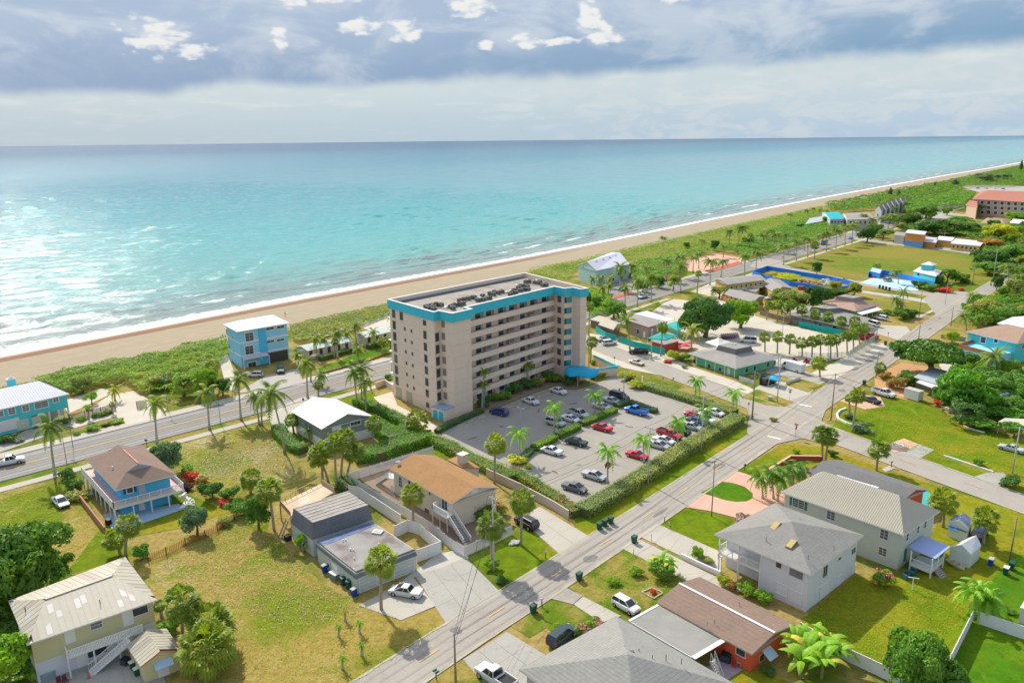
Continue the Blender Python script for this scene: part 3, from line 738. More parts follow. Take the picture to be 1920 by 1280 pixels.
def crown_mesh(kind,seed):
 """all fronds joined: for palms too far away to tell fronds apart, and for the ball-headed sabals"""
 r = random.Random(seed);mb = MB()
 if kind =='coco':
  for k in range(24):
   fm = FRONDS[r.choice((0,0,1,1,2,3))];a = 2*math.pi*k/18*2.4+r.uniform(-.2,.2);s = r.uniform(.85,1.1)
   M = Matrix.Rotation(a,3,'Z') @ Matrix.Rotation(r.uniform(-.5,.15),3,'Y')
   mb.add([M @ (v.co*s) for v in fm.vertices],[tuple(p.vertices) for p in fm.polygons])
 elif kind =='sabal':
  N = 100
  for k in range(N):
   # costapalmate fan leaves on a ball, stalk then pleated fan
   ph = r.uniform(0,2*math.pi);ct = r.uniform(-.8,1.0);st = math.sqrt(1-ct*ct)
   d = Vector((math.cos(ph)*st,math.sin(ph)*st,ct));Ls = r.uniform(.75,1.05)
   base = d*.15;mid = d*Ls+Vector((0,0,.05))
   side = d.cross(Vector((0,0,1)));side = side.normalized() if side.length > .1 else Vector((1,0,0));up = side.cross(d)
   mb.quad(base-side*.02,mid-side*.02,mid+side*.02,base+side*.02)
   nf = 8
   for i in range(nf):
    a = (i/(nf-1)-.5)*2.5;l = .62*(1-.25*abs(a)/1.25)*r.uniform(.9,1.1)
    dirv = (d*math.cos(a)+side*math.sin(a)).normalized()
    tip = mid+dirv*l+Vector((0,0,-.22*l-.12*abs(a)))
    m1 = mid+dirv*l*.55+up*.03
    w_ = dirv.cross(up).normalized()*.07
    mb.add([mid,m1-w_,tip,m1+w_],((0,1,2,3),))
 elif kind =='skirt':
  for k in range(16):
   ph = r.uniform(0,6.28);d = Vector((math.cos(ph),math.sin(ph),0));side = Vector((-d.y,d.x,0))
   a = d*.2+Vector((0,0,-.1));b = d*r.uniform(.5,.75)+Vector((0,0,-.8));t_ = d*.45+Vector((0,0,-r.uniform(1.2,1.8)))
   mb.add([a,b-side*.3,t_,b+side*.3],((0,1,2,3),))
 return mb.mesh('crown')
CROWN_COCO = [crown_mesh('coco',s) for s in (1,2,3,4)]
CROWN_SABAL = [crown_mesh('sabal',s) for s in (11,12,13,14)]
SKIRT = crown_mesh('skirt',21)
VEG = []          # (pixel x, empty, group) for ordinal labels
def palm(kind,b,top,label=None,group=None,scale=None,lean=None,far=None,name=None,fmat=None,dead=0):
 """b: pixel of the foot, top: pixel of the crown's middle"""
 base = G(b[0],b[1]);H = height_for(base,top[1]);H = max(1.0,H)
 # sideways lean so that the crown comes where the photo has it
 tp = QP((base.x,base.y,H));dist = base.length
 k = dist/FOC
 lx = max(-.3*H,min(.3*H,(top[0]-tp[0])*k))
 px_ = QP(base)[0]
 nm = name or {'c': 'coconut_palm','r': 'royal_palm','s': 'sabal_palm','k': 'christmas_palm'}[kind]
 e = empty(nm,base,0,label,'palm tree',group)
 far = dist > 330 if far is None else far
 r = random.Random(int(b[0]*7+b[1]*13))
 if kind in 'cr':
  s = scale or min(1.25,max(.75,H/8.5))*r.uniform(.92,1.08)*(1.3 if dist > 230 else 1.2)
  trunk_mb(H,.24 if kind =='r' else .20,.13 if kind =='r' else .11,(lx,0),swell=.12,n=7).build('trunk',M_TRUNK2 if kind =='r' else M_TRUNK,e,True)
  fm = fmat or M_COCO
  if far:
   linkobj('crown',r.choice(CROWN_COCO),e,fm,(lx,0,H),(0,0,r.uniform(0,6)),s)
  else:
   N = r.randint(15,19)
   for i in range(N):
    t = i/N;a = i*2.39996+r.uniform(-.25,.25)
    pitch = .95-1.75*t+r.uniform(-.12,.12)        # young fronds up, old ones hanging
    fmesh = FRONDS[2] if t < .2 else (FRONDS[0] if t < .5 else (FRONDS[1] if t < .8 else FRONDS[3]))
    linkobj('frond',fmesh,e,(M_DEADF if dead and i >= N-dead else fm),(lx,0,H),(0,-pitch*.6,a),s*r.uniform(.88,1.1))
 elif kind =='s':
  s = scale or 1.25*r.uniform(.9,1.1)
  trunk_mb(H,.23,.17,(lx,0),n=7).build('trunk',M_TRUNK,e,True)
  linkobj('crown',r.choice(CROWN_SABAL),e,fmat or M_SABAL,(lx,0,H),(0,0,r.uniform(0,6)),s)
  if dead: linkobj('dead_skirt',SKIRT,e,M_DEADF,(lx,0,H),(0,0,r.uniform(0,6)),s*.8)
 elif kind =='k':
  s = scale or 1.0
  trunk_mb(H,.17,.10,(lx,0),n=7,swell=.1).build('trunk',M_TRUNK2,e,True)
  MB().tube([(lx,0,H-.1),(lx,0,H+.55)],[.12,.06],7).build('crownshaft',mat('green_crownshaft',(.16,.26,.05)),e,True)
  N = 12
  for i in range(N):
   a = i*2.39996+r.uniform(-.25,.25);t = i/N
   linkobj('frond',KFRONDS[2] if t < .25 else (KFRONDS[0] if t < .6 else KFRONDS[r.choice((1,3))]),e,fmat or M_KING,(lx,0,H+.45),(0,-(.45-.9*t),a),s*r.uniform(.9,1.1))
  if dead: linkobj('dead_skirt',SKIRT,e,M_DEADF,(lx,0,H*.75),None,s*.8)
 if label is None: VEG.append((b[0],e,group))
 return e
def leafcloud(seed,n,lobes,leaf=.16,squash=1.0,rough=.25,inner=.15,holes=0.0):
 """leaf clumps on and inside overlapping lobes; lobes: (cx,cy,cz,r)"""
 r = np.random.default_rng(seed)
 L = np.array(lobes);wgt = L[:,3] ** 2;wgt /= wgt.sum()
 k = r.choice(len(L),n,p=wgt)
 d = r.normal(size=(n,3));d /= np.linalg.norm(d,axis=1)[:,None]
 d[:,2] = np.where(r.random(n) < .75,np.abs(d[:,2]),d[:,2]*.7)
 rad = L[k,3]*(1-np.abs(r.normal(0,rough,n))*.7)
 c = L[k,:3]+d*rad[:,None]*np.array([1,1,squash])
 if holes:
  nz = np.array([mnoise.noise(Vector((x*1.1,y*1.1,z*1.1+seed))) for x,y,z in c])
  c = c[nz >-.38+holes];d = d[nz >-.38+holes];n = len(c)
 nrm = d+r.normal(0,.55,(n,3));nrm /= np.linalg.norm(nrm,axis=1)[:,None]
 t = np.cross(nrm,r.normal(size=(n,3)));t /= np.linalg.norm(t,axis=1)[:,None]
 bb = np.cross(nrm,t)
 s = leaf*r.uniform(.6,1.35,n)[:,None]
 v = np.stack([c-t*s,c+bb*s*.55,c+t*s,c-bb*s*.55],1).reshape(-1,3)
 f = np.arange(n*4).reshape(-1,4)
 me = bpy.data.meshes.new('leaves');me.from_pydata(v.tolist(),[],f.tolist());me.update()
 return me
def lobes_round(seed,n,R,H,z0,r0=.42,flat=1.0):
 r = random.Random(seed);out = [(0,0,z0+H*.5,R*.62)]
 for i in range(n):
  a = i*2.4+r.uniform(-.4,.4);q = R*r.uniform(.35,.72);z = z0+H*r.uniform(.12,.85)
  out.append((q*math.cos(a),q*math.sin(a),z*flat,R*r.uniform(r0*.7,r0)))
 return out
SHRUB = [leafcloud(s,1500,lobes_round(s,7,1.0,1.15,.05),leaf=.10,squash=.9) for s in (1,2,3,4)]
TREEC = [leafcloud(20+s,5200,lobes_round(s+9,15,1.0,.95,.0,.36),leaf=.060,squash=.8,holes=.12) for s in range(4)]
BIGTREE = leafcloud(40,15000,lobes_round(41,26,1.0,.72,.05,.30),leaf=.040,squash=.8,holes=.08)
CASU = leafcloud(50,3000,[(0,0,.3,.3),(.05,0,.55,.26),(-.05,0,.8,.2),(0,0,1.0,.13),(.18,.1,.35,.2),(-.2,.05,.5,.18)],leaf=.05,squash=1.3,rough=.4)
CANOPY = leafcloud(60,9000,lobes_round(61,20,1.0,.34,.0,.30),leaf=.045,squash=.42,holes=.10)
BANANA = None
def broadtrunk(R,H,seed=0):
 r = random.Random(seed);mb = MB();h = H*.45
 mb.tube([(0,0,-.1),(.05*R,0,h*.5),(0,0,h)],[R*.09,R*.065,R*.055],7)
 for i in range(6):
  a = i*1.05+r.uniform(-.3,.3);q = R*.55
  mb.tube([(0,0,h*.8),(q*.4*math.cos(a),q*.4*math.sin(a),h+H*.1),(q*math.cos(a),q*math.sin(a),H*.72)],[R*.04,R*.028,R*.012],5)
 return mb
M_TREE_D = leafmat('dark_leaves',(0.078,0.189,0.033),tr=.28)
M_TREE = leafmat('tree_leaves',(0.133,0.276,0.040),tr=.34,objrand=.15)
M_TREE_L = leafmat('light_leaves',(0.204,0.374,0.025),tr=.36)
M_TREE_Y = leafmat('yellow_green_leaves',(0.408,0.459,0.031),tr=.36)
M_SEAG = leafmat('sea_grape_leaves',(.20,.33,.028),tr=.35,objrand=.15)
M_BLUE = leafmat('silver_green_leaves',(0.170,0.272,0.145),tr=.34)
M_OLIVE = leafmat('olive_leaves',(0.265,0.320,0.078),tr=.34)
M_RED = leafmat('red_leaves',(0.600,0.076,0.034),tr=.34)
M_ORANGE = leafmat('orange_brown_leaves',(.36,.24,.06),tr=.34)
M_FLOWER = mat('red_flowers',(.62,.06,.03),var=.3)
M_PINKF = mat('pink_flowers',(.62,.16,.18),var=.3)
M_HEDGE = leafmat('hedge_leaves',(0.189,0.365,0.044),tr=.34)
M_HEDGE2 = leafmat('grey_green_hedge_leaves',(0.321,0.401,0.150),tr=.34)
M_DARKH = leafmat('shaded_hedge_leaves',(0.099,0.221,0.099),tr=.28)  # hedge leaf copy darkened and blued, shade put into the colour
def tree(b,top,wpx,label,m=None,cat='tree',name='broadleaf_tree',crown=None,group=None,squash=1.0):
 """b foot pixel, top pixel row of the crown's top, wpx crown width in pixels"""
 base = G(b[0],b[1]);k = (base-Vector((0,0,CAM_H))).length/FOC;R = wpx*k/2
 H = max(1.0,height_for(base,top));r = random.Random(int(b[0]+b[1]))
 e = empty(name,base,0,label,cat,group)
 broadtrunk(R,H,int(b[0])).build('trunk',M_BARK,e,True)
 me = crown or r.choice(TREEC)
 zz = max(v.co.z for v in me.vertices[:400])*1.05
 hc = H*(.80 if crown is not CANOPY else .5)
 linkobj('crown',me,e,m or M_TREE,(0,0,H-hc),(0,0,r.uniform(0,6)),(R,R,hc/max(.3,zz)*squash))
 return e
def shrub(b,wpx,label,m=None,h=1.0,name='shrub',cat='shrub',group=None,flowers=None,nf=90):
 base = G(b[0],b[1]);k = (base-Vector((0,0,CAM_H))).length/FOC;R = max(.3,wpx*k/2)
 r = random.Random(int(b[0]*3+b[1]))
 e = empty(name,base,0,label,cat,group)
 linkobj('foliage',SHRUB[r.randrange(4)],e,m or M_TREE,(0,0,0),(0,0,r.uniform(0,6)),(R,R,R*h*.8))
 if flowers:
  fm = leafcloud(r.randrange(999),nf,lobes_round(3,7,1.0,1.15,.05),leaf=.09)
  for v in fm.vertices: v.co *= 1.06
  linkobj('flowers',fm,e,flowers,(0,0,0),None,(R,R,R*h*.8))
 return e
def hedge(px,width,height,label,m=None,name='hedge',flowers=None,closed=False,dens=34,leaf=.13,group=None,z0=0.0,wob=.18,fl=.1,world=None):
 """clipped or loose hedge along a line of ground pixels"""
 pts = resamp([G(x,y) for x,y in px] if world is None else world,.8)
 e = empty(name,pts[0],0,label,'hedge',group)
 r = np.random.default_rng(int(px[0][0]*7+px[0][1]) if px else 5)
 core = MB();A = offs_line(pts,-width/2*.82);B = offs_line(pts,width/2*.82)
 n = len(pts);hz = [height*(.88+wob*.5*mnoise.noise(p*.35)) for p in pts]
 vs = []
 for i in range(n): vs += [(A[i].x,A[i].y,z0),(A[i].x,A[i].y,z0+hz[i]*.93),(B[i].x,B[i].y,z0+hz[i]*.93),(B[i].x,B[i].y,z0)]
 fs = [(i*4+a,(i+1)*4+a,(i+1)*4+a+1,i*4+a+1) for i in range(n-1) for a in range(3)]+[(0,1,2,3),(n*4-1,n*4-2,n*4-3,n*4-4)]
 core.add(vs,fs);build_local(core,'branches',mat('hedge_core',(.08,.10,.03)),e)
 L = sum((a-b).length for a,b in zip(pts,pts[1:]));N = int(L*(width+2*height)*dens)
 seg = r.integers(0,n-1,N);t = r.random(N);u = r.random(N)*(width+2*height)
 P0 = np.array([tuple(p) for p in pts]);D = P0[seg+1]-P0[seg];D /= np.linalg.norm(D,axis=1)[:,None]+1e-9
 S = np.stack([D[:,1],-D[:,0],np.zeros(N)],1);C = P0[seg]*(1-t)[:,None]+P0[seg+1]*t[:,None]
 H_ = np.array(hz)[seg];off = np.where(u < height,-width/2,np.where(u > height+width,width/2,u-height-width/2))
 zz = np.where(u < height,u/height*H_,np.where(u > height+width,(u-height-width)/height*H_,H_))
 C = C+S*off[:,None];C[:,2] = z0+zz;C += r.normal(0,wob*.3,(N,3));C[:,2] = np.maximum(C[:,2],z0+.03)
 nr = np.where((u < height)[:,None],-S,np.where((u > height+width)[:,None],S,np.array([[0,0,1.]])))+r.normal(0,.6,(N,3));nr /= np.linalg.norm(nr,axis=1)[:,None]
 T = np.cross(nr,r.normal(size=(N,3)));T /= np.linalg.norm(T,axis=1)[:,None];Bv = np.cross(nr,T);s = leaf*r.uniform(.6,1.4,N)[:,None]
 def mk(idx,nm,mm,sc=1.0):
  v = np.stack([C[idx]-T[idx]*s[idx]*sc,C[idx]+Bv[idx]*s[idx]*.6*sc,C[idx]+T[idx]*s[idx]*sc,C[idx]-Bv[idx]*s[idx]*.6*sc],1).reshape(-1,3)-np.array(tuple(pts[0]))
  me = bpy.data.meshes.new(nm);me.from_pydata(v.tolist(),[],np.arange(len(v)).reshape(-1,4).tolist());me.update();me.materials.append(mm)
  linkobj(nm,me,e)
 if flowers:
  q = r.random(N) < fl*(1+np.array([mnoise.noise(Vector(c)*.25) for c in C])*2)
  mk(np.where(~q)[0],'foliage',m or M_HEDGE);mk(np.where(q)[0],'flowers',flowers,1.15)
 else: mk(np.arange(N),'foliage',m or M_HEDGE)
 return e
def mass(name,poly_px,n,hmin,hmax,leaf,m,seed=1,world=None,clump=5.0,label=None,zf=1.0,spread=1.0):
 """ground-covering scrub: leaf clumps over rounded hummocks inside a polygon of ground pixels"""
 P_ = np.array([[G(x,y).x,G(x,y).y] for x,y in poly_px]) if world is None else np.array(world)
 r = np.random.default_rng(seed);lo,hi = P_.min(0),P_.max(0);out = np.zeros((0,2))
 while len(out) < n:
  q = r.uniform(lo,hi,(n*3,2));ins = np.zeros(len(q),bool);j = len(P_)-1
  for i in range(len(P_)):
   xi,yi = P_[i];xj,yj = P_[j]
   ins ^= ((yi > q[:,1]) != (yj > q[:,1])) & (q[:,0] < (xj-xi)*(q[:,1]-yi)/(yj-yi+1e-12)+xi);j = i
  out = np.vstack([out,q[ins]])
 out = out[:n]
 def hf(x,y): 
  a = .5+.5*mnoise.noise(Vector((x/clump,y/clump,seed)));b_ = .5+.5*mnoise.noise(Vector((x/clump*2.7,y/clump*2.7,seed+5)))
  return hmin+(hmax-hmin)*max(0,min(1,(a*.65+b_*.5)))
 Z = np.array([hf(x,y) for x,y in out])
 C = np.column_stack([out,Z*zf*(1-np.abs(r.normal(0,.14,n)))])
 nr = r.normal(0,.5,(n,3))+np.array([0,0,1.]);nr /= np.linalg.norm(nr,axis=1)[:,None]
 T = np.cross(nr,r.normal(size=(n,3)));T /= np.linalg.norm(T,axis=1)[:,None];B = np.cross(nr,T);s = leaf*r.uniform(.6,1.5,n)[:,None]
 v = np.stack([C-T*s,C+B*s*.6,C+T*s,C-B*s*.6],1).reshape(-1,3)
 me = bpy.data.meshes.new(name);me.from_pydata(v.tolist(),[],np.arange(n*4).reshape(-1,4).tolist());me.update();me.materials.append(m)
 o = bpy.data.objects.new(name,me);COL.objects.link(o);o['kind'] = 'stuff'
 if label: o['label'] = label
 return o
# ================================================================== building helpers
GLASS = mat('window_glass',(.045,.06,.075),rough=.12,var=.35,scale=.8,spec=.8)
GLASS_L = mat('curtained_glass',(.16,.19,.20),rough=.25,var=.4,scale=1.1,spec=.6)
GLASS_T = mat('teal_tinted_glass',(.04,.30,.32),rough=.12,var=.4,scale=.7,spec=.8)
WHITE = mat('white_trim',(.74,.73,.70),var=.06)
def paint(name,col,**k):
 k.setdefault('dirt',tuple(c*.72 for c in col));k.setdefault('dirtamt',.10)
 return mat(name,col,rough=.85,var=.06,scale=.6,streak=True,**k)
def shingle(name,col,pitch=.12,contrast=.22,var=.16,blotch=None):
 if name in MATS: return MATS[name]
 m = bpy.data.materials.new(name);m.use_nodes = True
 nt = m.node_tree;nt.nodes.clear();b = NB(nt)
 P = b.new('ShaderNodeNewGeometry').outputs['Position'];x,y,z = b.sep(P)
 row = b.m('FRACT',b.m('DIVIDE',z,pitch));rid = b.m('FLOOR',b.m('DIVIDE',z,pitch))
 tab = b.noise(b.vm('ADD',b.vm('MULTIPLY',P,(2.2,2.2,0.)),b.comb(0.,0.,b.m('MULTIPLY',rid,7.3))),1.0,1,.5)
 big = b.noise(P,.35,5,.6,.3);fine = b.noise(P,14,3,.7)
 k = b.m('SUBTRACT',1.0,b.m('MULTIPLY',b.smooth(row,.22,.0),contrast))
 k = b.m('MULTIPLY',k,b.m('ADD',1.0,b.m('MULTIPLY',b.m('SUBTRACT',tab,.5),var*2)))
 k = b.m('MULTIPLY',k,b.m('ADD',1.0,b.m('ADD',b.m('MULTIPLY',b.m('SUBTRACT',big,.5),var*2),b.m('MULTIPLY',b.m('SUBTRACT',fine,.5),.25))))
 c_ = b.vm('SCALE',col,k)
 if blotch: c_ = b.mix(b.m('MULTIPLY',b.smooth(b.noise(P,.5,6,.7),.5,.68),.6),c_,blotch)
 bs = b.new('ShaderNodeBsdfPrincipled');b.put(bs.inputs['Base Color'],c_);bs.inputs['Roughness'].default_value = .9;bs.inputs['Specular IOR Level'].default_value = .15
 bn = b.new('ShaderNodeBump');bn.inputs['Strength'].default_value = .6;bn.inputs['Distance'].default_value = .03
 b.put(bn.inputs['Height'],b.m('ADD',row,fine));b.put(bs.inputs['Normal'],bn.outputs[0])
 out = b.new('ShaderNodeOutputMaterial');nt.links.new(bs.outputs[0],out.inputs[0]);MATS[name] = m;return m
def V2(v): return Vector((v.x,v.y,0))
def on_plane(px,a,b):
 """point where pixel ray px meets the vertical plane through a and b"""
 d = F_*FOC+R_*(px[0]-960)+U_*(640-px[1])
 n = Vector(((b-a).y,-(b-a).x,0));o = Vector((0,0,CAM_H))
 t = (V2(a)-V2(o)).dot(n)/d.dot(n);return o+d*t
def slope_top(a0,a1,b0,b1,t):
 """top end of a line running straight up a hipped slope from fraction t of the eave"""
 L = (a1-a0).length;d = (a1-a0)/L;u0 = (b0-a0).dot(d)/L;u1 = (b1-a0).dot(d)/L
 if t < u0: return a0.lerp(b0,t/max(u0,1e-4))
 if t > u1: return a1.lerp(b1,(1-t)/max(1-u1,1e-4))
 return b0.lerp(b1,(t-u0)/max(u1-u0,1e-4)) if u1-u0 > 1e-3 else b0.copy()
class House:
 def __init__(s,name,label,eaves,ze,over=.5,cat='house',z0=0.0,world=False):
  """eaves: 4 pixels (None = close the parallelogram) at height ze"""
  E = [None if e is None else (G(e[0],e[1],ze) if not world else Vector((e[0],e[1],ze))) for e in eaves]
  for i in range(len(E)):
   if E[i] is None: n = len(E);E[i] = E[(i-1) % n]+E[(i+1) % n]-E[(i+2) % n]
  ar = sum(E[i].x*E[(i+1) % len(E)].y-E[(i+1) % len(E)].x*E[i].y for i in range(len(E)))
  s.sgn = 1 if ar > 0 else -1
  s.E = E;s.ze = ze;s.z0 = z0
  c = sum(E,Vector())/len(E);s.c = V2(c)
  s.root = empty(name,(c.x,c.y,z0),0,label,cat)
  s.W = s.inset(E,over)
 def inset(s,P_,d):
  n = len(P_);out = []
  for i in range(n):
   a,b,c = P_[i-1],P_[i],P_[(i+1) % n]
   d1 = V2(b-a).normalized();d2 = V2(c-b).normalized()
   n1 = Vector((-d1.y,d1.x,0))*s.sgn;n2 = Vector((-d2.y,d2.x,0))*s.sgn
   k = n1+n2;k = k/max(.25,k.dot(n1)) 
   out.append(b+k*d)
  return out
 def part(s,mb,name,m,smooth=False,parent=None,label=None):
  o = build_local(mb,name,m,s.root,smooth)
  if parent is not None: o.parent = parent
  if label: o['label'] = label
  return o
 def walls(s,m,z1=None,z0=None,poly=None,name='wall'):
  return s.part(MB().prism([(p.x,p.y) for p in (poly or s.W)],s.z0 if z0 is None else z0,(s.ze-.05) if z1 is None else z1),name,m)
 def nrm(s,i,poly=None):
  P_ = poly or s.W;a,b = P_[i % len(P_)],P_[(i+1) % len(P_)];d = V2(b-a).normalized()
  return a,b,d,Vector((d.y,-d.x,0))*s.sgn
 def opening(s,i,px=None,w=1.0,h=1.2,uz=None,glass=None,frame=None,nx=1,ny=1,name='window',shutters=None,sill=False,poly=None,bar=.07,label=None):
  a,b,d,n = s.nrm(i,poly)
  if px is not None:
   c = on_plane(px,a,b)
  else: c = V2(a)+d*uz[0];c.z = uz[1]
  fr = MB();t = bar
  def bx(cu,cz,w_,h_,dep,mb): mb.box(c+d*cu+Vector((0,0,cz))+n*(dep/2+.0),(w_,dep,h_),M=Matrix((d,n,Vector((0,0,1)))).transposed())
  if name =='door' or nx ==0:
   bx(0,0,w,h,.05,fr);return s.part(fr,name,glass or WHITE,label=label)
  bx(0,h/2+t/2,w+2*t,t,.07,fr);bx(0,-h/2-t/2,w+2*t,t,.09,fr)
  for q in (-1,1): bx(q*(w/2+t/2),0,t,h,.07,fr)
  for k in range(1,nx): bx(-w/2+w*k/nx,0,.045,h,.05,fr)
  for k in range(1,ny): bx(0,-h/2+h*k/ny,w,.045,.05,fr)
  f = s.part(fr,name,frame or WHITE,label=label)
  for k in range(nx):
   p = MB();bx(-w/2+w*(k+.5)/nx,0,w/nx-.045,h,.025,p);s.part(p,'pane',glass or GLASS,parent=f)
  if shutters:
   for q in (-1,1):
    p = MB();bx(q*(w/2+t+.22),0,.4,h+.1,.05,p);s.part(p,'shutter',shutters)
  return f
 def roofmesh(s,faces,name,m,th=.16,fascia=None,label=None):
  """faces: world polygons; a thin roof deck with a soffit below"""
  mb = MB()
  for f in faces:
   f = [Vector(p) for p in f];nn = (f[1]-f[0]).cross(f[2]-f[0])
   if nn.z < 0: f = list(reversed(f))
   mb.add(f,(tuple(range(len(f))),))
  return s.part(mb,name,m,label=label)
 def gable_or_hip(s,roof,ridge_y=None,rise=None,inset=0.0,axis=0,wallm=None,fascia=None,dutch=0.0,inset2=None,name='roof',panels=None,ridgecap=None,th=.18):
  """ridge parallel to side 0 (axis 0) or side 1 (axis 1)"""
  E = s.E if axis ==0 else s.E[1:]+s.E[:1]
  m0 = (E[3]+E[0])/2;m1 = (E[1]+E[2])/2;d = (m1-m0);L = d.length;d.normalize()
  i2 = inset if inset2 is None else inset2
  r0 = m0+d*inset;r1 = m1-d*i2
  if ridge_y is not None:
   zz = height_for(V2(r1),ridge_y[1]) if isinstance(ridge_y,tuple) and ridge_y[0]==1 else height_for(V2(r0),ridge_y[1] if isinstance(ridge_y,tuple) else ridge_y)
   rise = min(3.6,max(.4,zz-s.ze))
  r0.z = r1.z = s.ze+rise
  s.r0,s.r1 = r0,r1
  if dutch and inset > 0:
   f = dutch
   h0a = r0.lerp(E[0]+d*inset,f);h0b = r0.lerp(E[3]+d*inset,f);h1a = r1.lerp(E[1]-d*i2,f);h1b = r1.lerp(E[2]-d*i2,f)
   F = [(E[0],E[1],h1a,r1,r0,h0a),(E[2],E[3],h0b,r0,r1,h1b),(E[3],E[0],h0a,h0b),(E[1],E[2],h1b,h1a)]
   g = MB();g.tri(r0,h0a,h0b);g.tri(r1,h1b,h1a);s.part(g,'gablet',wallm or WHITE)
  elif inset > 0 or i2 > 0:
   F = [(E[0],E[1],r1,r0),(E[2],E[3],r0,r1)]
   if inset > 0: F.append((E[3],E[0],r0))
   if i2 > 0: F.append((E[1],E[2],r1))
  else: F = [(E[0],E[1],r1,r0),(E[2],E[3],r0,r1)]
  if inset ==0 or i2 ==0:
   W = s.W if axis ==0 else s.W[1:]+s.W[:1]
   for (a,b,r,on) in ((W[3],W[0],r0,inset ==0),(W[1],W[2],r1,i2 ==0)):
    if not on: continue
    a = Vector((a.x,a.y,s.ze-.06));b = Vector((b.x,b.y,s.ze-.06));mid = (a+b)/2;top = Vector((mid.x,mid.y,r.z-.06-rise*.04))
    g = MB();g.tri(a,b,top);q = V2(mid-s.c).normalized()*.12
    g.v = [tuple(Vector(v)+q*.01) for v in g.v];s.part(g,'gable',wallm or WHITE)
  top = s.roofmesh(F,name,roof)
  fa = MB();n = len(s.E)
  if inset ==0 or i2 ==0:
   loop = [E[0],E[1]]+([r1] if i2 ==0 else [])+[E[2],E[3]]+([r0] if inset ==0 else [])
  else: loop = list(s.E)
  n = len(loop)
  for i in range(n):
   a,b = loop[i],loop[(i+1) % n];q = Vector((0,0,-th));k = V2((a+b)/2-s.c).normalized()*.012
   fa.quad(a+k,b+k,b+q+k,a+q+k)
  s.part(fa,'fascia',fascia or WHITE)
  so = MB();so.poly([(p.x,p.y,s.ze-th) for p in reversed(s.E)] if s.sgn > 0 else [(p.x,p.y,s.ze-th) for p in s.E]);s.part(so,'soffit',fascia or WHITE)
  if ridgecap is not None:
   s.part(MB().seg(r0+Vector((0,0,.04)),r1+Vector((0,0,.04)),.34,.09),'ridge_cap',ridgecap)
  return top
 def seams(s,a0,a1,b0,b1,n,m,w=.04,h=.04,name='roof_seams',skip=()):
  """raised ribs from line a0-a1 up to line b0-b1"""
  mb = MB()
  for k in range(n+1):
   t = k/n;mb.seg(a0.lerp(a1,t)+Vector((0,0,.02)),slope_top(a0,a1,b0,b1,t)+Vector((0,0,.02)),w,h)
  o = s.part(mb,name,m);o['kind'] = 'stuff';return o
 def flat(s,m,th=.25,fascia=None,poly=None,z=None,name='roof',parapet=0.0):
  P_ = poly or s.E;z = s.ze if z is None else z
  s.part(MB().prism([(p.x,p.y) for p in P_],z-th,z-.004),'fascia',fascia or WHITE)
  s.part(MB().prism([(p.x,p.y) for p in s.inset(P_,.10)],z-.05,z+.02),name,m)
  if parapet:
   pa = MB();n = len(P_);I = s.inset(P_,.2)
   for i in range(n):
    j = (i+1) % n
    pa.prism([(P_[i].x,P_[i].y),(P_[j].x,P_[j].y),(I[j].x,I[j].y),(I[i].x,I[i].y)],z,z+parapet)
   s.part(pa,'parapet',fascia or WHITE)
def rail(h,pts,z,m,hgt=1.0,gap=.14,name='railing',picket=.03,posts=1.8,solid=False,base=None):
 """pts: world points; one railing part with its pickets as one joined part, posts separate"""
 mb = MB();pk = MB()
 for a,b in zip(pts,pts[1:]):
  a = Vector((a.x,a.y,z if len(set([z])) and not callable(z) else 0));b = Vector((b.x,b.y,a.z))
  mb.seg(a+Vector((0,0,hgt)),b+Vector((0,0,hgt)),.09,.06);mb.seg(a+Vector((0,0,.1)),b+Vector((0,0,.1)),.06,.06)
  L = (b-a).length;n = max(2,int(L/gap))
  for k in range(n+1):
   p = a.lerp(b,k/n);pk.seg(p+Vector((0,0,.1)),p+Vector((0,0,hgt)),picket,picket)
  n = max(1,int(L/posts))
  for k in range(n+1):
   p = a.lerp(b,k/n);mb.seg(p,p+Vector((0,0,hgt+.08)),.11,.11)
 h.part(mb,name,m);o = h.part(pk,'pickets',m);o['kind'] = 'stuff'
def slab(h,poly,z0,z1,name,m): return h.part(MB().prism([(p.x,p.y) for p in poly],z0,z1),name,m)
def post(h,p,z0,z1,m,w=.16,name='post'): return h.part(MB().box((p.x,p.y,(z0+z1)/2),(w,w,z1-z0)),name,m)
def stair(h,a,b,w,m,name='step',n=None,railm=None,rh=.9):
 """flight from top point a to foot point b"""
 d = V2(b-a);L = d.length;d.normalize();sd = Vector((d.y,-d.x,0));H = a.z-b.z;n = n or max(3,int(H/.19))
 for k in range(n):
  t = (k+.5)/n;c = a.lerp(b,t);c.z = a.z-H*(k+1)/n+.04
  h.part(MB().box(c,(w,L/n*1.05,.05),M=Matrix((sd,d,Vector((0,0,1)))).transposed()),name,m)
 st = MB()
 for q in (-1,1): st.seg(a+sd*q*w/2+Vector((0,0,-.12)),b+sd*q*w/2+Vector((0,0,-.05)),.06,.28)
 h.part(st,'stringer',m)
 if railm:
  for q in (-1,1):
   r = MB();A = a+sd*q*w/2;B = b+sd*q*w/2;up = Vector((0,0,rh))
   r.seg(A+up,B+up,.08,.07)
   for k in range(int(L/.18)+1):
    p = A.lerp(B,k/max(1,int(L/.18)));r.seg(p,p+up,.035,.035)
   h.part(r,'handrail',railm)
